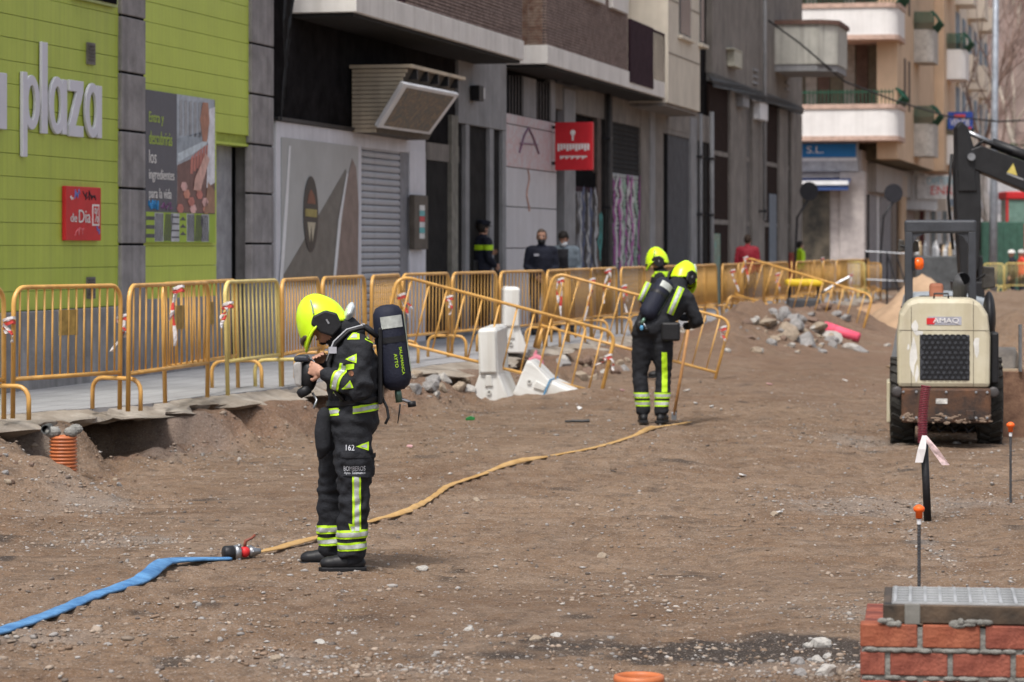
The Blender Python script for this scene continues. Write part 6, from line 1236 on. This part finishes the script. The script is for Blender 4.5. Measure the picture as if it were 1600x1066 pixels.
    # boots
    for s_, k in zip('LR', toe):
        a = J['ank'+s_]; M_ = Matrix.Translation((a.x, a.y, 0)) @ Matrix.Rotation(k, 4, 'Z'); bb = MB(); zf = a.z-.10
        bb.ell((-.035, 0, .045+zf), (.055, .046, .05), 14, 8, M_); bb.ell((.05, 0, .05+zf), (.12, .05, .05), 14, 8, M_); bb.ell((.13, 0, .045+zf), (.07, .052, .045), 14, 8, M_); bb.lathe([(.046, .03+zf), (.056, .12+zf), (.06, .2+zf), (.055, .22+zf)], 14, M_)
        bm_ = remesh(bb, .012, 3, 'boot')
        for v in bm_.vertices: v.co.z = max(v.co.z, zf+.004)
        bo_ = mobj('boot', bm_, boots, t); MB().prism([(-.092, -.03), (-.085, -.046), (0, -.05), (.12, -.056), (.185, -.04), (.205, 0), (.185, .04), (.12, .056), (0, .05), (-.085, .046), (-.092, .03)], zf-.004, zf+.022, 'z', M_).build('sole', black, bo_, bevel=.004)
    # hands
    for s_ in 'LR':
        a = J['wr'+s_]; d = (J['wr'+s_]-J['el'+s_]).normalized()
        if hand_dir and s_ in hand_dir: d = Vector(hand_dir[s_]).normalized()
        inn = Vector((0, -1 if s_ == 'L' else 1, 0)); inn = (inn-d*inn.dot(d)).normalized(); th_ = d.cross(inn)*(1 if s_ == 'R' else -1)
        if th_.x < -.3: th_ = -th_
        hb = MB(); limb(hb, [a-d*.02, a+d*.03], [.030, .032], 10); loft(hb, [(a+d*.01, th_*.03, inn*.018), (a+d*.05, th_*.042, inn*.017), (a+d*.09, th_*.042, inn*.014)], 12)
        for k, (o_, L) in enumerate(((.032, .072), (.011, .08), (-.011, .075), (-.032, .058))):
            q = a+d*.085+th_*o_; dd = d.copy(); pts = [q-d*.01, q]
            for i in range(3):
                ang = curl*(.5+.45*i)+.08*k; dd = (d*math.cos(ang)+inn*math.sin(ang)); q = q+dd*L*(.45, .32, .25)[i]; pts.append(q)
            limb(hb, pts, [.0105, .0105, .0098, .009, .008], 8)
        q = a+d*.03+th_*.035; limb(hb, [q, q+(d*.6+th_*.7+inn*.3).normalized()*.04, q+(d*.6+th_*.7+inn*.3).normalized()*.04+(d+inn*.5*curl).normalized()*.035], [.014, .0125, .0095], 8)
        mobj('hand', remesh(hb, .005, 2, 'hand'), hands, t)
    return t, body, J, HM
def hair(t, HM, m=hair_m, cut=.02, back=-.06):
    mb = MB(); mb.ell((-.012, 0, .037), (.107, .087, .115), 22, 14, HM); me = bpy.data.meshes.new('hair'); me.from_pydata(mb.v, [], mb.f); bm = bmesh.new(); bm.from_mesh(me); inv = HM.inverted()
    for f in list(bm.faces):
        c = inv @ f.calc_center_median()
        if (c.z < cut+.05 and c.x > .02) or c.z < back: bm.faces.remove(f)
    for v in bm.verts: v.co += v.normal*.008*noise.noise(v.co*40)
    bmesh.ops.recalc_face_normals(bm, faces=bm.faces); bm.to_mesh(me); bm.free(); o = mobj('hair', me, m, t, True); s_ = o.modifiers.new('s', 'SOLIDIFY'); s_.thickness = .012; s_.offset = -1
def face(t, HM):
    for s_ in (-1, 1):
        o = MB().ell((.080, s_*.031, .012), (.010, .012, .008), 10, 7, HM).build('eye', mat('eye_white', (.6, .58, .55), .3), t, True); MB().ell((.0885, s_*.031, .012), (.003, .005, .005), 8, 5, HM).build('iris', black, o); MB().tube([HM @ Vector((.086, s_*.015, .034)), HM @ Vector((.088, s_*.032, .04)), HM @ Vector((.078, s_*.05, .034))], .005, 5).build('eyebrow', hair_m, t)
    MB().tube([HM @ Vector((.082, -.024, -.066)), HM @ Vector((.092, 0, -.064)), HM @ Vector((.082, .024, -.066))], [.004, .007, .004], 6).build('mouth', mat('lips', (.35, .13, .11), .5), t, True)
def face_mask(t, HM, m):
    mb = MB(); mb.ell((.033, 0, -.058), (.075, .066, .058), 20, 14, HM); me = bpy.data.meshes.new('face_mask'); me.from_pydata(mb.v, [], mb.f); bm = bmesh.new(); bm.from_mesh(me); inv = HM.inverted()
    for f in list(bm.faces):
        c = inv @ f.calc_center_median()
        if c.x < .03: bm.faces.remove(f)
    bmesh.ops.recalc_face_normals(bm, faces=bm.faces); bm.to_mesh(me); bm.free(); o = mobj('face_mask', me, m, t, True); s_ = o.modifiers.new('s', 'SOLIDIFY'); s_.thickness = .004
    for s_ in (-1, 1): MB().tube([HM @ Vector((.04, s_*.064, -.05)), HM @ Vector((.01, s_*.081, -.02)), HM @ Vector((-.01, s_*.088, .02))], .0025, 4).build('ear_loop', m, o)
def patch(t, body, planes, pred, m, name, off=.004):
    bm = bmesh.new(); bm.from_mesh(body.data)
    for co, no in planes: bmesh.ops.bisect_plane(bm, geom=bm.verts[:]+bm.edges[:]+bm.faces[:], plane_co=Vector(co), plane_no=Vector(no), clear_outer=True)
    kill = [f for f in bm.faces if not pred(f.calc_center_median(), f.normal)]
    bmesh.ops.delete(bm, geom=kill, context='FACES'); bm.normal_update()
    for v in bm.verts: v.co += v.normal*off
    me = bpy.data.meshes.new(name); bm.to_mesh(me); bm.free(); me.materials.clear()
    for p in me.polygons: p.material_index = 0
    return mobj(name, me, m, t, True)
def band(t, body, p, d, w_, pred, m, name, off=.004):
    p, d = Vector(p), Vector(d).normalized(); return patch(t, body, [(p+d*w_/2, d), (p-d*w_/2, -d)], pred, m, name, off)
lime = mat('hi_vis_lime', (.44, .70, .02), .6, 0, .12, 14, .1); silver = mat('reflective_silver', (.40, .42, .40), .5, .1, .18, 22, .15); turnout = mat('turnout_black', (.016, .017, .021), .85, 0, .25, 7, .3, 70); turnout2 = mat('turnout_trousers', (.014, .015, .019), .85, 0, .25, 7, .3, 70); helm_m = mat('helmet_lime', (.60, .88, .015), .3, 0, .06, 9, .03, 30, spec=.5)
def ringbands(t, body, c, d, pred, w_=.075, gap=.0):
    band(t, body, c, d, w_, pred, lime, 'hi_vis_band', .004); band(t, body, c, d, w_*.48, pred, silver, 'reflective_band', .0065)
def helmet(t, HM, badge=True):
    T = HM @ Matrix.Translation((.012, 0, .035)) @ Matrix.Diagonal((1.06, 1.06, 1.06, 1)); V = []; F = []; nu, nv = 40, 16
    def rim(a):                                   # lower rim: deep over the brow, high over the ear, low behind
        x = math.cos(a); return -.035-.085*max(0, x)**2-.055*max(0, -x)+.02*(1-abs(x))
    for i in range(nv+1):
        for j in range(nu):
            a = 2*math.pi*j/nu; q = i/nv; zt, zb = .150, rim(a); ph = q*math.pi/2; e = 1.0
            z = zt-(zt-zb)*(1-math.cos(ph))**.82; rr_ = math.sin(min(ph*1.12, math.pi/2))**.8; fx = .158 if math.cos(a) > 0 else .140; x = fx*rr_*math.cos(a); y = .122*rr_*math.sin(a)
            if q > .85: k = (q-.85)/.15; x *= 1+.05*k; y *= 1+.05*k
            if math.cos(a) < -.8 and q > .35: x *= 1+.06*math.sin((q-.35)/.65*math.pi)
            V.append(T @ Vector((x, y, z+.008*math.exp(-(y/.02)**2))))
    for i in range(nv):
        for j in range(nu): F.append((i*nu+j, i*nu+(j+1) % nu, (i+1)*nu+(j+1) % nu, (i+1)*nu+j))
    F.append(tuple(range(nu))); o = MB().add(V, F).build('helmet', helm_m, t, True); s_ = o.modifiers.new('s', 'SOLIDIFY'); s_.thickness = .012; s_.offset = -1
    for s_ in (-1, 1):
        MB().prism([(-.10, -.10), (-.02, -.125), (.03, -.07), (.055, .0), (.02, .035), (-.06, .03), (-.11, -.02)], s_*.118-.012, s_*.118+.012, 'y', T).build('ear_guard', black, o, bevel=.012); MB().box(-.045, -.035, s_*.132-.004, s_*.132+.004, -.05, -.02, T).build('guard_clip', steel, o)
        MB().tube([T @ Vector((.01, s_*.122, .045)), T @ Vector((-.005, s_*.113, .085)), T @ Vector((-.012, s_*.09, .12))], .011, 6, flat=.5).build('reflective_stripe', mat('stripe_grey', (.33, .37, .30), .4), o)
    pts = [T @ Vector((.159*math.cos(a), .124*math.sin(a), -.070+.03*abs(a))) for a in [x*.16 for x in range(-5, 6)]]; MB().tube(pts, [.004]+[.010]*2+[.014]*5+[.010]*2+[.004], 8, flat=1.7).build('visor_badge', mat('badge_bronze', (.10, .075, .05), .35, .4), o, True)
    MB().tube([T @ Vector((.163*math.cos(a), .126*math.sin(a), rim(a)-.004)) for a in [x*.2 for x in range(-7, 8)]], .009, 6).build('brim', helm_m, o, True); return o
navy = mat('cylinder_navy', (.012, .014, .028), .7, 0, .15, 8, .2, 60)
def cylinder(t, top, bot, r, lettering=True, side=(0, 1, 0)):
    top, bot = Vector(top), Vector(bot); z = (top-bot).normalized(); L = (top-bot).length; y = Vector(side); y = (y-z*y.dot(z)).normalized(); x = y.cross(z); M_ = Matrix((x, y, z)).transposed().to_4x4(); M_.translation = bot
    prof = [(.001, 0), (r*.45, .004), (r*.8, .03), (r*.97, .07), (r, .11), (r, L-.1), (r*.95, L-.05), (r*.75, L-.015), (r*.4, L), (.001, L+.002)]; o = MB().lathe(prof, 28, M_).build('air_cylinder', navy, t, True)
    def wrap(a0, a1, z0, z1, rr_, m, name):
        n = 10; v = []; 
        for i in range(n+1): a = a0+(a1-a0)*i/n; v += [(rr_*math.cos(a), rr_*math.sin(a), z0), (rr_*math.cos(a), rr_*math.sin(a), z1)]
        MB().add(v, [(2*i, 2*i+2, 2*i+3, 2*i+1) for i in range(n)], M_).build(name, m, o, True)
    wrap(.35*math.pi, .82*math.pi, L*.73, L*.87, r+.004, silver, 'reflective_panel'); wrap(.9*math.pi, 1.08*math.pi, L*.2, L*.9, r+.004, mat('side_reflector', (.42, .50, .40), .4), 'reflective_strip'); wrap(0, 2*math.pi, L*.56, L*.63, r+.006, black, 'retaining_strap')
    if lettering:
        for s_, ang, z1_, z0_ in (('SALAMANCA', .68*math.pi, .50, .18), ('AYTO', .56*math.pi, .43, .27)):
            v, f, (a, b, c, d) = text_geo(s_); vv = []
            for p in v:
                zz = L*(z1_-(p[0]-a)/(b-a)*(z1_-z0_)); q = ang+((p[2]-c)/(d-c)-.5)*.019/r*1.0; vv.append(((r+.0045)*math.cos(q), (r+.0045)*math.sin(q), zz))
            MB().add(vv, f, M_).build('lettering', lime, o)
    MB().lathe([(.022, -.075), (.022, -.02), (.018, 0.01)], 10, M_).build('valve', mat('valve_brass', (.12, .20, .16), .4, .6), o, True); MB().lathe([(.001, 0), (.026, .002), (.026, .035), (.001, .037)], 14, M_ @ Matrix.Translation((-.075, 0, -.115))).build('valve_knob', black, o, True); MB().tube([M_ @ Vector((0, 0, -.05)), M_ @ Vector((-.04, 0, -.07)), M_ @ Vector((-.075, 0, -.09))], .012, 6).build('valve_stem', steel, o, True)
    return o
# --- firefighter standing over the hose
F1 = on(540, 886); F1.z = hzs(F1.x, F1.y, .2)+.012
pose = dict(pelvis=(-.035, 0, .93), waist=(-.045, 0, 1.03), chest=(-.05, 0, 1.24), neck=(.0, 0, 1.44), head=(.13, 0, 1.522), hipL=(-.05, .10, .88), hipR=(.02, -.10, .88), kneeL=(-.06, .13, .47), kneeR=(.085, -.15, .47), ankL=(-.045, .13, .10), ankR=(.10, -.17, .10),
            shL=(-.09, .17, 1.385), shR=(-.04, -.18, 1.385), elL=(-.115, .26, 1.115), elR=(.03, -.26, 1.12), wrL=(.125, .17, 1.215), wrR=(.135, -.03, 1.275))
t, body, J, HM = person('firefighter in lime helmet looking down at a breathing mask in his hands', F1, math.pi, pose, 1.24, (turnout, turnout2), .0125, (.87, .0, -.50), black, 1.0, (.05, -.05), .013, skin_m, .75, legb=1.16)
fo = helmet(t, HM); face(t, HM)
side = lambda c, n: n.y > .1
# collar and hood behind the head, silver neck guard
mb = MB(); limb(mb, [(-.03, 0, 1.42), (.02, 0, 1.49), (.06, 0, 1.51)], [.115, .10, .085]); mobj('hood', remesh(mb, .012, 4), turnout, t)
mb = MB(); mb.ell((-.028, .0, 1.585), (.032, .10, .066), 14, 10); me = remesh(mb, .012, 1)
for v in me.vertices: v.co += v.normal*.010*noise.noise(v.co*30); v.co.x -= (v.co.z-1.60)*.25
mobj('neck_guard', me, mat('foil_silver', (.62, .66, .66), .3, .3, .15, 14, .4, 40), t)
def near_seg(a, b, r): a, b = Vector(a), Vector(b); return lambda c, n: seg_d(c, a, b) < r
legL = near_seg(J['hipL'], J['ankL'], .15); legR = near_seg(J['hipR'], J['ankR'], .15)
isL = lambda c, n: (c-J['kneeL']).xy.length < (c-J['kneeR']).xy.length and c.z < .8
isR = lambda c, n: (c-J['kneeL']).xy.length >= (c-J['kneeR']).xy.length and c.z < .8
for pr, dz in ((isL, 0), (isR, .012)):
    for z in (.225+dz, .150+dz): ringbands(t, body, (0, 0, z), (.06, 0, 1), pr, .052)
patch(t, body, [((-.105, 0, 0), (-1, 0, 0)), ((-.055, 0, 0), (1, 0, 0)), ((0, 0, .25), (0, 0, -1)), ((0, 0, .60), (0, 0, 1))], lambda c, n: isL(c, n) and n.y > .2, lime, 'hi_vis_side_stripe', .004); patch(t, body, [((-.094, 0, 0), (-1, 0, 0)), ((-.068, 0, 0), (1, 0, 0)), ((0, 0, .25), (0, 0, -1)), ((0, 0, .595), (0, 0, 1))], lambda c, n: isL(c, n) and n.y > .2, silver, 'reflective_side_stripe', .0065)
def tri(pts, m, name, off, yr=lambda c, n: n.y > .25):   # flat outline in the side view (x, z) cut out of the cloth
    c0 = Vector((sum(p[0] for p in pts)/len(pts), 0, sum(p[1] for p in pts)/len(pts))); pl = []
    for i in range(len(pts)):
        a = Vector((pts[i][0], 0, pts[i][1])); b = Vector((pts[(i+1) % len(pts)][0], 0, pts[(i+1) % len(pts)][1])); n_ = Vector((b.z-a.z, 0, a.x-b.x)).normalized()
        if (c0-a).dot(n_) > 0: n_ = -n_
        pl.append((a, n_))
    return patch(t, body, pl, yr, m, name, off)
def ip(x, y): return (-(420+x/2.175-540)/250, (888-430-y/2.175)/250)   # enlargement coordinates of this figure to side view metres
def tri2(pts, shrink=.55, two=True):
    q = [ip(*p) for p in pts]; tri(q, lime, 'hi_vis_patch', .004)
    if two: c = (sum(p[0] for p in q)/len(q), sum(p[1] for p in q)/len(q)); tri([(c[0]+(p[0]-c[0])*shrink, c[1]+(p[1]-c[1])*shrink) for p in q], silver, 'reflective_patch', .0065)
tri2([(302, 577), (343, 562), (343, 592)]); tri2([(306, 603), (336, 605), (336, 620), (310, 617)], two=False); tri2([(278, 835), (303, 838), (298, 868), (287, 870)])
tri2([(268, 287), (307, 266), (307, 298)]); tri2([(270, 303), (300, 300), (299, 317), (271, 322)], two=False); tri2([(257, 385), (286, 354), (298, 380)]); tri2([(273, 222), (290, 200), (312, 200), (315, 220)]); tri2([(330, 205), (360, 212), (378, 245), (368, 240), (332, 225)], .6)
tri([ip(258, 600), ip(362, 606), ip(357, 682), ip(262, 676)], turnout2, 'cargo_pocket', .010, lambda c, n: n.y > .05 and c.z < .8 and c.y > .05); tri([ip(256, 596), ip(364, 602), ip(363, 616), ip(257, 612)], turnout, 'pocket_flap', .015, lambda c, n: n.y > .05 and c.z < .8 and c.y > .05)
mbd = MB().lathe([(.001, 0), (.018, 0), (.018, .003), (.001, .003)], 14, Matrix.Translation((-(420+288/2.175-540)/250, .345, (458-332/2.175)/250)) @ Matrix.Rotation(-math.pi/2, 4, 'X'))
bvh = BVHTree.FromObject(body, bpy.context.evaluated_depsgraph_get())
def proj(mb, off): 
    out = []
    for p in mb.v:
        h = bvh.ray_cast(Vector((p[0], .6, p[2])), Vector((0, -1, 0)))[0]; out.append((p[0], (h.y if h else .2)+off, p[2]))
    mb.v = out; return mb
proj(mbd, .005).build('round_badge', mat('badge_brown', (.16, .07, .04), .6, 0, .5, 60), t)
for s_, x0, x1, y0, y1 in (('162', 269, 298, 571, 590), ('BOMBEROS', 262, 334, 642, 658), ('Ayto. Salamanca', 263, 334, 660, 671)):
    v, f, (a, b, c, d) = text_geo(s_); (ax, az), (bx, bz) = ip(x0, y1), ip(x1, y0); proj(MB().add([(ax+(p[0]-a)/(b-a)*(bx-ax), 0, az+(p[2]-c)/(d-c)*(bz-az)) for p in v], f), .017 if y0 > 600 else .008).build('lettering', mat('print_grey', (.60, .60, .64), .6, 0, .05), t)
# sleeve band, belt
fd = (J['wrL']-J['elL']).normalized(); near_arm = near_seg(J['elL'], J['wrL'], .105)
ringbands(t, body, J['elL'].lerp(J['wrL'], .60), fd, lambda c, n: near_arm(c, n) and c.y > .1, .062)
torso = lambda c, n: abs(c.y) < .24 and seg_d(c, J['elL'], J['wrL']) > .09 and seg_d(c, J['elL'], J['shL']) > .1
ringbands(t, body, (0, 0, .985), (.12, 0, 1), lambda c, n: torso(c, n) and (c.x < -.06 or c.x > .03), .046); band(t, body, (0, 0, 1.035), (.1, 0, 1), .034, torso, black, 'waist_belt', .012)
# breathing apparatus
cylinder(t, (-.255, .02, 1.635), (-.325, .02, 1.105), .097); MB().box(-.235, -.205, -.12, .12, 1.02, 1.50).build('back_plate', black, t, bevel=.015)
for s_ in (1, -1):
    q = [Vector((-.20, s_*.10, 1.44)), Vector((-.12, s_*.13, 1.50)), Vector((-.03, s_*.145, 1.475)), Vector((.05, s_*.15, 1.40)), Vector((.095, s_*.15, 1.28)), Vector((.08, s_*.17, 1.14)), Vector((.0, s_*.2, 1.05))]
    so_ = MB().tube(q, [.026]*7, 8, flat=.55, up=(0, 0, 1)).build('shoulder_strap', black, t, True); MB().tube([p+Vector((.014, .012*s_, .012)) for p in q[:5]], .0055, 6).build('strap_piping', mat('piping_grey', (.40, .41, .43), .4), so_, True); MB().box(-.025, .025, -.012, .012, -.02, .02, Matrix.Translation(Vector((.07, s_*.172, 1.36)))).build('strap_label', mat('label_grey', (.38, .38, .42), .5), so_)
MB().tube([(-.22, .05, 1.08), (-.26, .06, 1.0), (-.27, .07, .94), (-.25, .08, .90)], .009, 6).build('air_hose', black, t, True); MB().tube([(-.34, .03, 1.02), (-.335, .03, .97), (-.325, .03, .90)], [.007, .006, .003], 6).build('dangling_strap', black, t, True)
# mask held in the hands
mk = MB(); mk.ell((.225, .07, 1.20), (.055, .075, .105), 16, 12); mo = mobj('breathing_mask', remesh(mk, .01, 2), black, t)
MB().prism([(.265, 1.13), (.305, 1.14), (.318, 1.27), (.30, 1.29), (.262, 1.29)], .0, .135, 'y').build('mask_lens', mat('lens_clear', (.34, .33, .32), .15, 0, .25, 9, 0, spec=.6), mo, bevel=.03); MB().prism([(.215, 1.285), (.31, 1.285), (.315, 1.315), (.29, 1.328), (.225, 1.325)], .0, .14, 'y').build('mask_seal', mat('seal_dark', (.03, .034, .045), .4), mo, bevel=.015); MB().lathe([(.001, 0), (.036, .002), (.046, .02), (.046, .05), (.03, .06), (.001, .062)], 18, Matrix.Translation((.235, .10, 1.075)) @ Matrix.Rotation(.5, 4, 'Y')).build('demand_valve', black, mo, True)
MB().tube([(.20, .08, 1.09), (.17, .12, 1.05), (.19, .14, 1.0)], .008, 6).build('mask_strap', steel, mo, True)
gp = MB(); limb(gp, [(.125, .10, .97), (.135, .10, .85), (.13, .10, .75)], [.045, .055, .05]); limb(gp, [(.14, .09, .78), (.15, .09, .70)], [.035, .025]); mobj('hanging_gloves', remesh(gp, .012, 3), turnout, t)
# --- firefighter bending over a tool, seen from behind
p = on(1020, 664, .15); F2 = Vector((p.x, p.y, hzs(p.x, p.y, .2)+.035))
pose = dict(pelvis=(.0, 0, .98), waist=(.03, -.03, 1.08), chest=(.13, -.14, 1.26), neck=(.25, -.24, 1.43), head=(.36, -.29, 1.52), hipL=(0, .10, .92), hipR=(0, -.10, .92), kneeL=(.03, .14, .50), kneeR=(.05, -.11, .50), ankL=(0, .10, .10), ankR=(-.02, -.09, .10),
            shL=(.20, -.0, 1.38), shR=(.16, -.34, 1.31), elL=(.36, .0, 1.12), elR=(.17, -.46, 1.06), wrL=(.46, -.22, 1.10), wrR=(.38, -.38, 1.02))
t, body, J, HM = person('firefighter seen from behind bending over a long tool handle', F2, math.radians(82), pose, 1.24, (turnout, turnout2), .016, (.75, -.45, -.45), black, 1.0, (.15, -.15), .007, turnout, .9)
helmet(t, HM)
isL = lambda c, n: (c-J['kneeL']).xy.length < (c-J['kneeR']).xy.length and c.z < .8
isR = lambda c, n: (c-J['kneeL']).xy.length >= (c-J['kneeR']).xy.length and c.z < .8
for pr in (isL, isR):
    for z in (.285, .20): ringbands(t, body, (0, 0, z), (0, 0, 1), pr, .06)
patch(t, body, [((0, -.155, 0), (0, -1, 0)), ((0, -.10, 0), (0, 1, 0)), ((0, 0, .32), (0, 0, -1)), ((0, 0, .74), (0, 0, 1))], lambda c, n: isR(c, n) and n.x < 0, lime, 'hi_vis_side_stripe', .004)
mb = MB(); limb(mb, [(.20, -.20, 1.36), (.28, -.25, 1.45), (.32, -.27, 1.49)], [.115, .105, .09]); mobj('hood', remesh(mb, .014, 4), turnout, t)
cylinder(t, (.05, -.15, 1.50), (-.16, .07, 1.10), .10, False, (-.8, -.3, .3))
sp_ = Vector((.0, -.02, 0))
for (a, b, wd) in (((-.01, -.30, 1.42), (-.10, -.19, 1.14), .04), ((.06, .05, 1.47), (-.02, .13, 1.28), .035)):
    a, b = Vector(a), Vector(b); MB().tube([a, a.lerp(b, .5)+Vector((-.02, 0, 0)), b], wd, 8, flat=.35, up=(-1, 0, 0)).build('hi_vis_strap', lime, t, True); MB().tube([a+Vector((-.012, 0, 0)), a.lerp(b, .5)+Vector((-.032, 0, 0)), b+Vector((-.012, 0, 0))], wd*.5, 8, flat=.4, up=(-1, 0, 0)).build('reflective_strap', silver, t, True)
MB().box(-.17, -.12, -.30, -.10, .86, 1.06).build('hip_pouch', black, t, bevel=.03); MB().ell((-.16, .12, 1.02), (.03, .05, .06)).build('belt_kit', black, t, True); MB().ell((-.19, .10, 1.0), (.015, .02, .03)).build('blue_tag', mat('tag_blue', (.10, .30, .50), .5), t, True)
tl = thing('long_handled_tool', 'wooden handled tool held upright by the bending firefighter', 'tool', on(1053, 657, .15)); tp_ = P(1077, 505, tl.location.y+.12)-tl.location
MB().tube([(0, 0, .06), tuple(tp_*.5), tuple(tp_)], .017, 10).build('handle', mat('ash_wood', (.42, .21, .08), .6, 0, .2, 8), tl, True); MB().box(-.03, .03, -.012, .012, 0, .09).build('tool_head', steel, tl, bevel=.008); MB().tube([tuple(tp_*.05), tuple(tp_*.1)], .02, 10).build('ferrule', dark_metal, tl)
# --- third firefighter behind
p = on(1035, 594, .2); F3 = Vector((p.x, p.y, hzs(p.x, p.y, .2)+.03))
t, body, J, HM = person('firefighter mostly hidden behind the bending colleague, helmet turned aside', F3, math.radians(170), dict(head=(.06, 0, 1.60), elL=(.05, .27, 1.14), wrL=(.22, .10, 1.05), wrR=(.22, -.1, 1.1)), 1.24, (turnout, turnout2), .02, (.95, 0, -.2), black, 1.02, (0, 0), .007, turnout, .8); helmet(t, HM)
isL = lambda c, n: c.y > 0 and c.z < .8
isR = lambda c, n: c.y <= 0 and c.z < .8
for pr in (isL, isR):
    for z in (.285, .20): ringbands(t, body, (0, 0, z), (0, 0, 1), pr, .06)
cylinder(t, (-.22, 0, 1.52), (-.26, 0, 1.02), .09, False); band(t, body, (0, 0, 1.42), (0, 0, 1), .07, lambda c, n: seg_d(c, J['neck'], J['chest']) < .25, lime, 'hi_vis_yoke', .005)
# --- bystanders
def at_sw(px, Y, z=ZS): q = P(px, 0, Y); return Vector((q.x, q.y, z))
cl_navy = mat('navy_jacket', (.012, .014, .026), .8, 0, .2, 6, .2); cl_blk = mat('black_jacket', (.012, .012, .016), .8, 0, .2, 6, .2); cl_jean = mat('dark_jeans', (.03, .035, .05), .85, 0, .2, 6, .2); cl_grey = mat('grey_blue_jacket', (.13, .16, .19), .8, 0, .2, 6, .2); cl_red = mat('red_jacket', (.22, .010, .022), .7, 0, .12, 4, .2)
back = -math.pi/2
t, body, J, HM = person('man in dark navy jacket and black face mask behind the barriers', at_sw(846, 47.5), back+.1, dict(wrL=(.2, .12, .95), wrR=(.22, -.1, .95)), 1.12, (cl_navy, cl_jean), .018, (1, -.12, -.05), black, 1.0, (0.1, -.1)); hair(t, HM, mat('grey_brown_hair', (.10, .075, .06), .8, 0, .3, 30), .06); face(t, HM); face_mask(t, HM, black); MB().box(.165, .17, -.14, -.06, 1.30, 1.34).build('chest_print', mat('chest_grey', (.4, .4, .45), .6), t)
t, body, J, HM = person('man in grey jacket and white face mask looking down behind the navy one', at_sw(882, 49), back-.2, dict(head=(.07, 0, 1.58)), 1.12, (cl_grey, cl_jean), .018, (.9, -.2, -.5), black, 1.0, (0.1, -.1)); hair(t, HM); face(t, HM); face_mask(t, HM, mat('mask_white', (.6, .62, .65), .7)); patch(t, body, [((0, -.09, 0), (0, -1, 0)), ((0, .09, 0), (0, 1, 0)), ((0, 0, .98), (0, 0, -1))], lambda c, n: n.x > .3 and c.z < 1.42, cl_blk, 'dark_shirt', .004)
t, body, J, HM = person('person in red jacket walking away along the pavement', at_sw(1168, 66), math.pi/2-.25, dict(ankL=(.18, .1, .1), kneeL=(.15, .1, .52), ankR=(-.2, -.1, .12), kneeR=(.02, -.1, .5)), 1.16, (cl_red, cl_jean), .02, (1, 0, -.1), black, 1.0, (0, 0)); hair(t, HM, mat('brown_hair', (.03, .018, .012), .8, 0, .3, 30)); face(t, HM)
t, body, J, HM = person('police officer with lime shoulder bands standing in the grey entrance', at_sw(752, FY(752)-.15, ZS+.14), back+2.2, dict(elL=(.08, .26, 1.15), wrL=(.26, .16, 1.2), wrR=(.15, -.2, 1.0), head=(.04, 0, 1.6)), 1.2, (cl_navy, cl_blk), .018, (1, .1, -.15), black, 1.0, (0, 0)); hair(t, HM); face(t, HM)
band(t, body, (0, 0, 1.30), (0, 0, 1), .085, lambda c, n: True, lime, 'hi_vis_band', .006); band(t, body, (0, 0, 1.42), (0, 0, 1), .05, lambda c, n: c.y > .1, lime, 'hi_vis_band', .006); mb = MB().lathe([(.10, .07), (.105, .10), (.12, .135), (.10, .155), (.001, .16)], 20, HM); mb.build('cap', cl_navy, t, True); MB().prism([(.06, -.07), (.14, -.05), (.155, 0), (.14, .05), (.06, .07)], .075, .085, 'z', HM).build('cap_peak', black, t); MB().box(-.25, -.12, -.12, .16, .86, 1.10).build('duty_belt_kit', black, t, bevel=.04)
t, body, J, HM = person('worker in lime hi-vis jacket half hidden at the grey building corner', at_sw(1249, 87, ZS-.1), .4, dict(), 1.18, (lime, cl_jean), .022, (1, 0, 0), black, 1.0, (0, 0)); hair(t, HM); face(t, HM)
t, body, J, HM = person('person in black jacket seen through the roll bar by the cafe', at_sw(1471, 84, .3), 2.6, dict(), 1.2, (cl_blk, cl_jean), .022, (1, 0, -.2), black, 1.05, (0, 0)); hair(t, HM); face(t, HM)
t, body, J, HM = person('worker in dark clothes and white helmet walking behind the far barriers', at_sw(1582, 101, .1), 2.9, dict(ankL=(.3, .1, .1), kneeL=(.22, .1, .52), ankR=(-.28, -.1, .14), kneeR=(.02, -.1, .5)), 1.18, (cl_navy, cl_jean), .022, (1, 0, 0), black, 1.05, (0, 0)); face(t, HM); MB().lathe([(.135, .05), (.125, .06), (.115, .11), (.07, .155), (.001, .165)], 20, HM).build('hard_hat', white_plastic, t, True)
t, body, J, HM = person('worker in red hi-vis vest standing beside the tractor', at_sw(1597, 108, .1), 3.2, dict(), 1.18, (mat('hi_vis_red', (.75, .08, .05), .6, 0, .1), cl_jean), .022, (1, 0, 0), black, 1.05, (0, 0)); face(t, HM); MB().lathe([(.135, .05), (.125, .06), (.115, .11), (.07, .155), (.001, .165)], 20, HM).build('hard_hat', white_plastic, t, True)
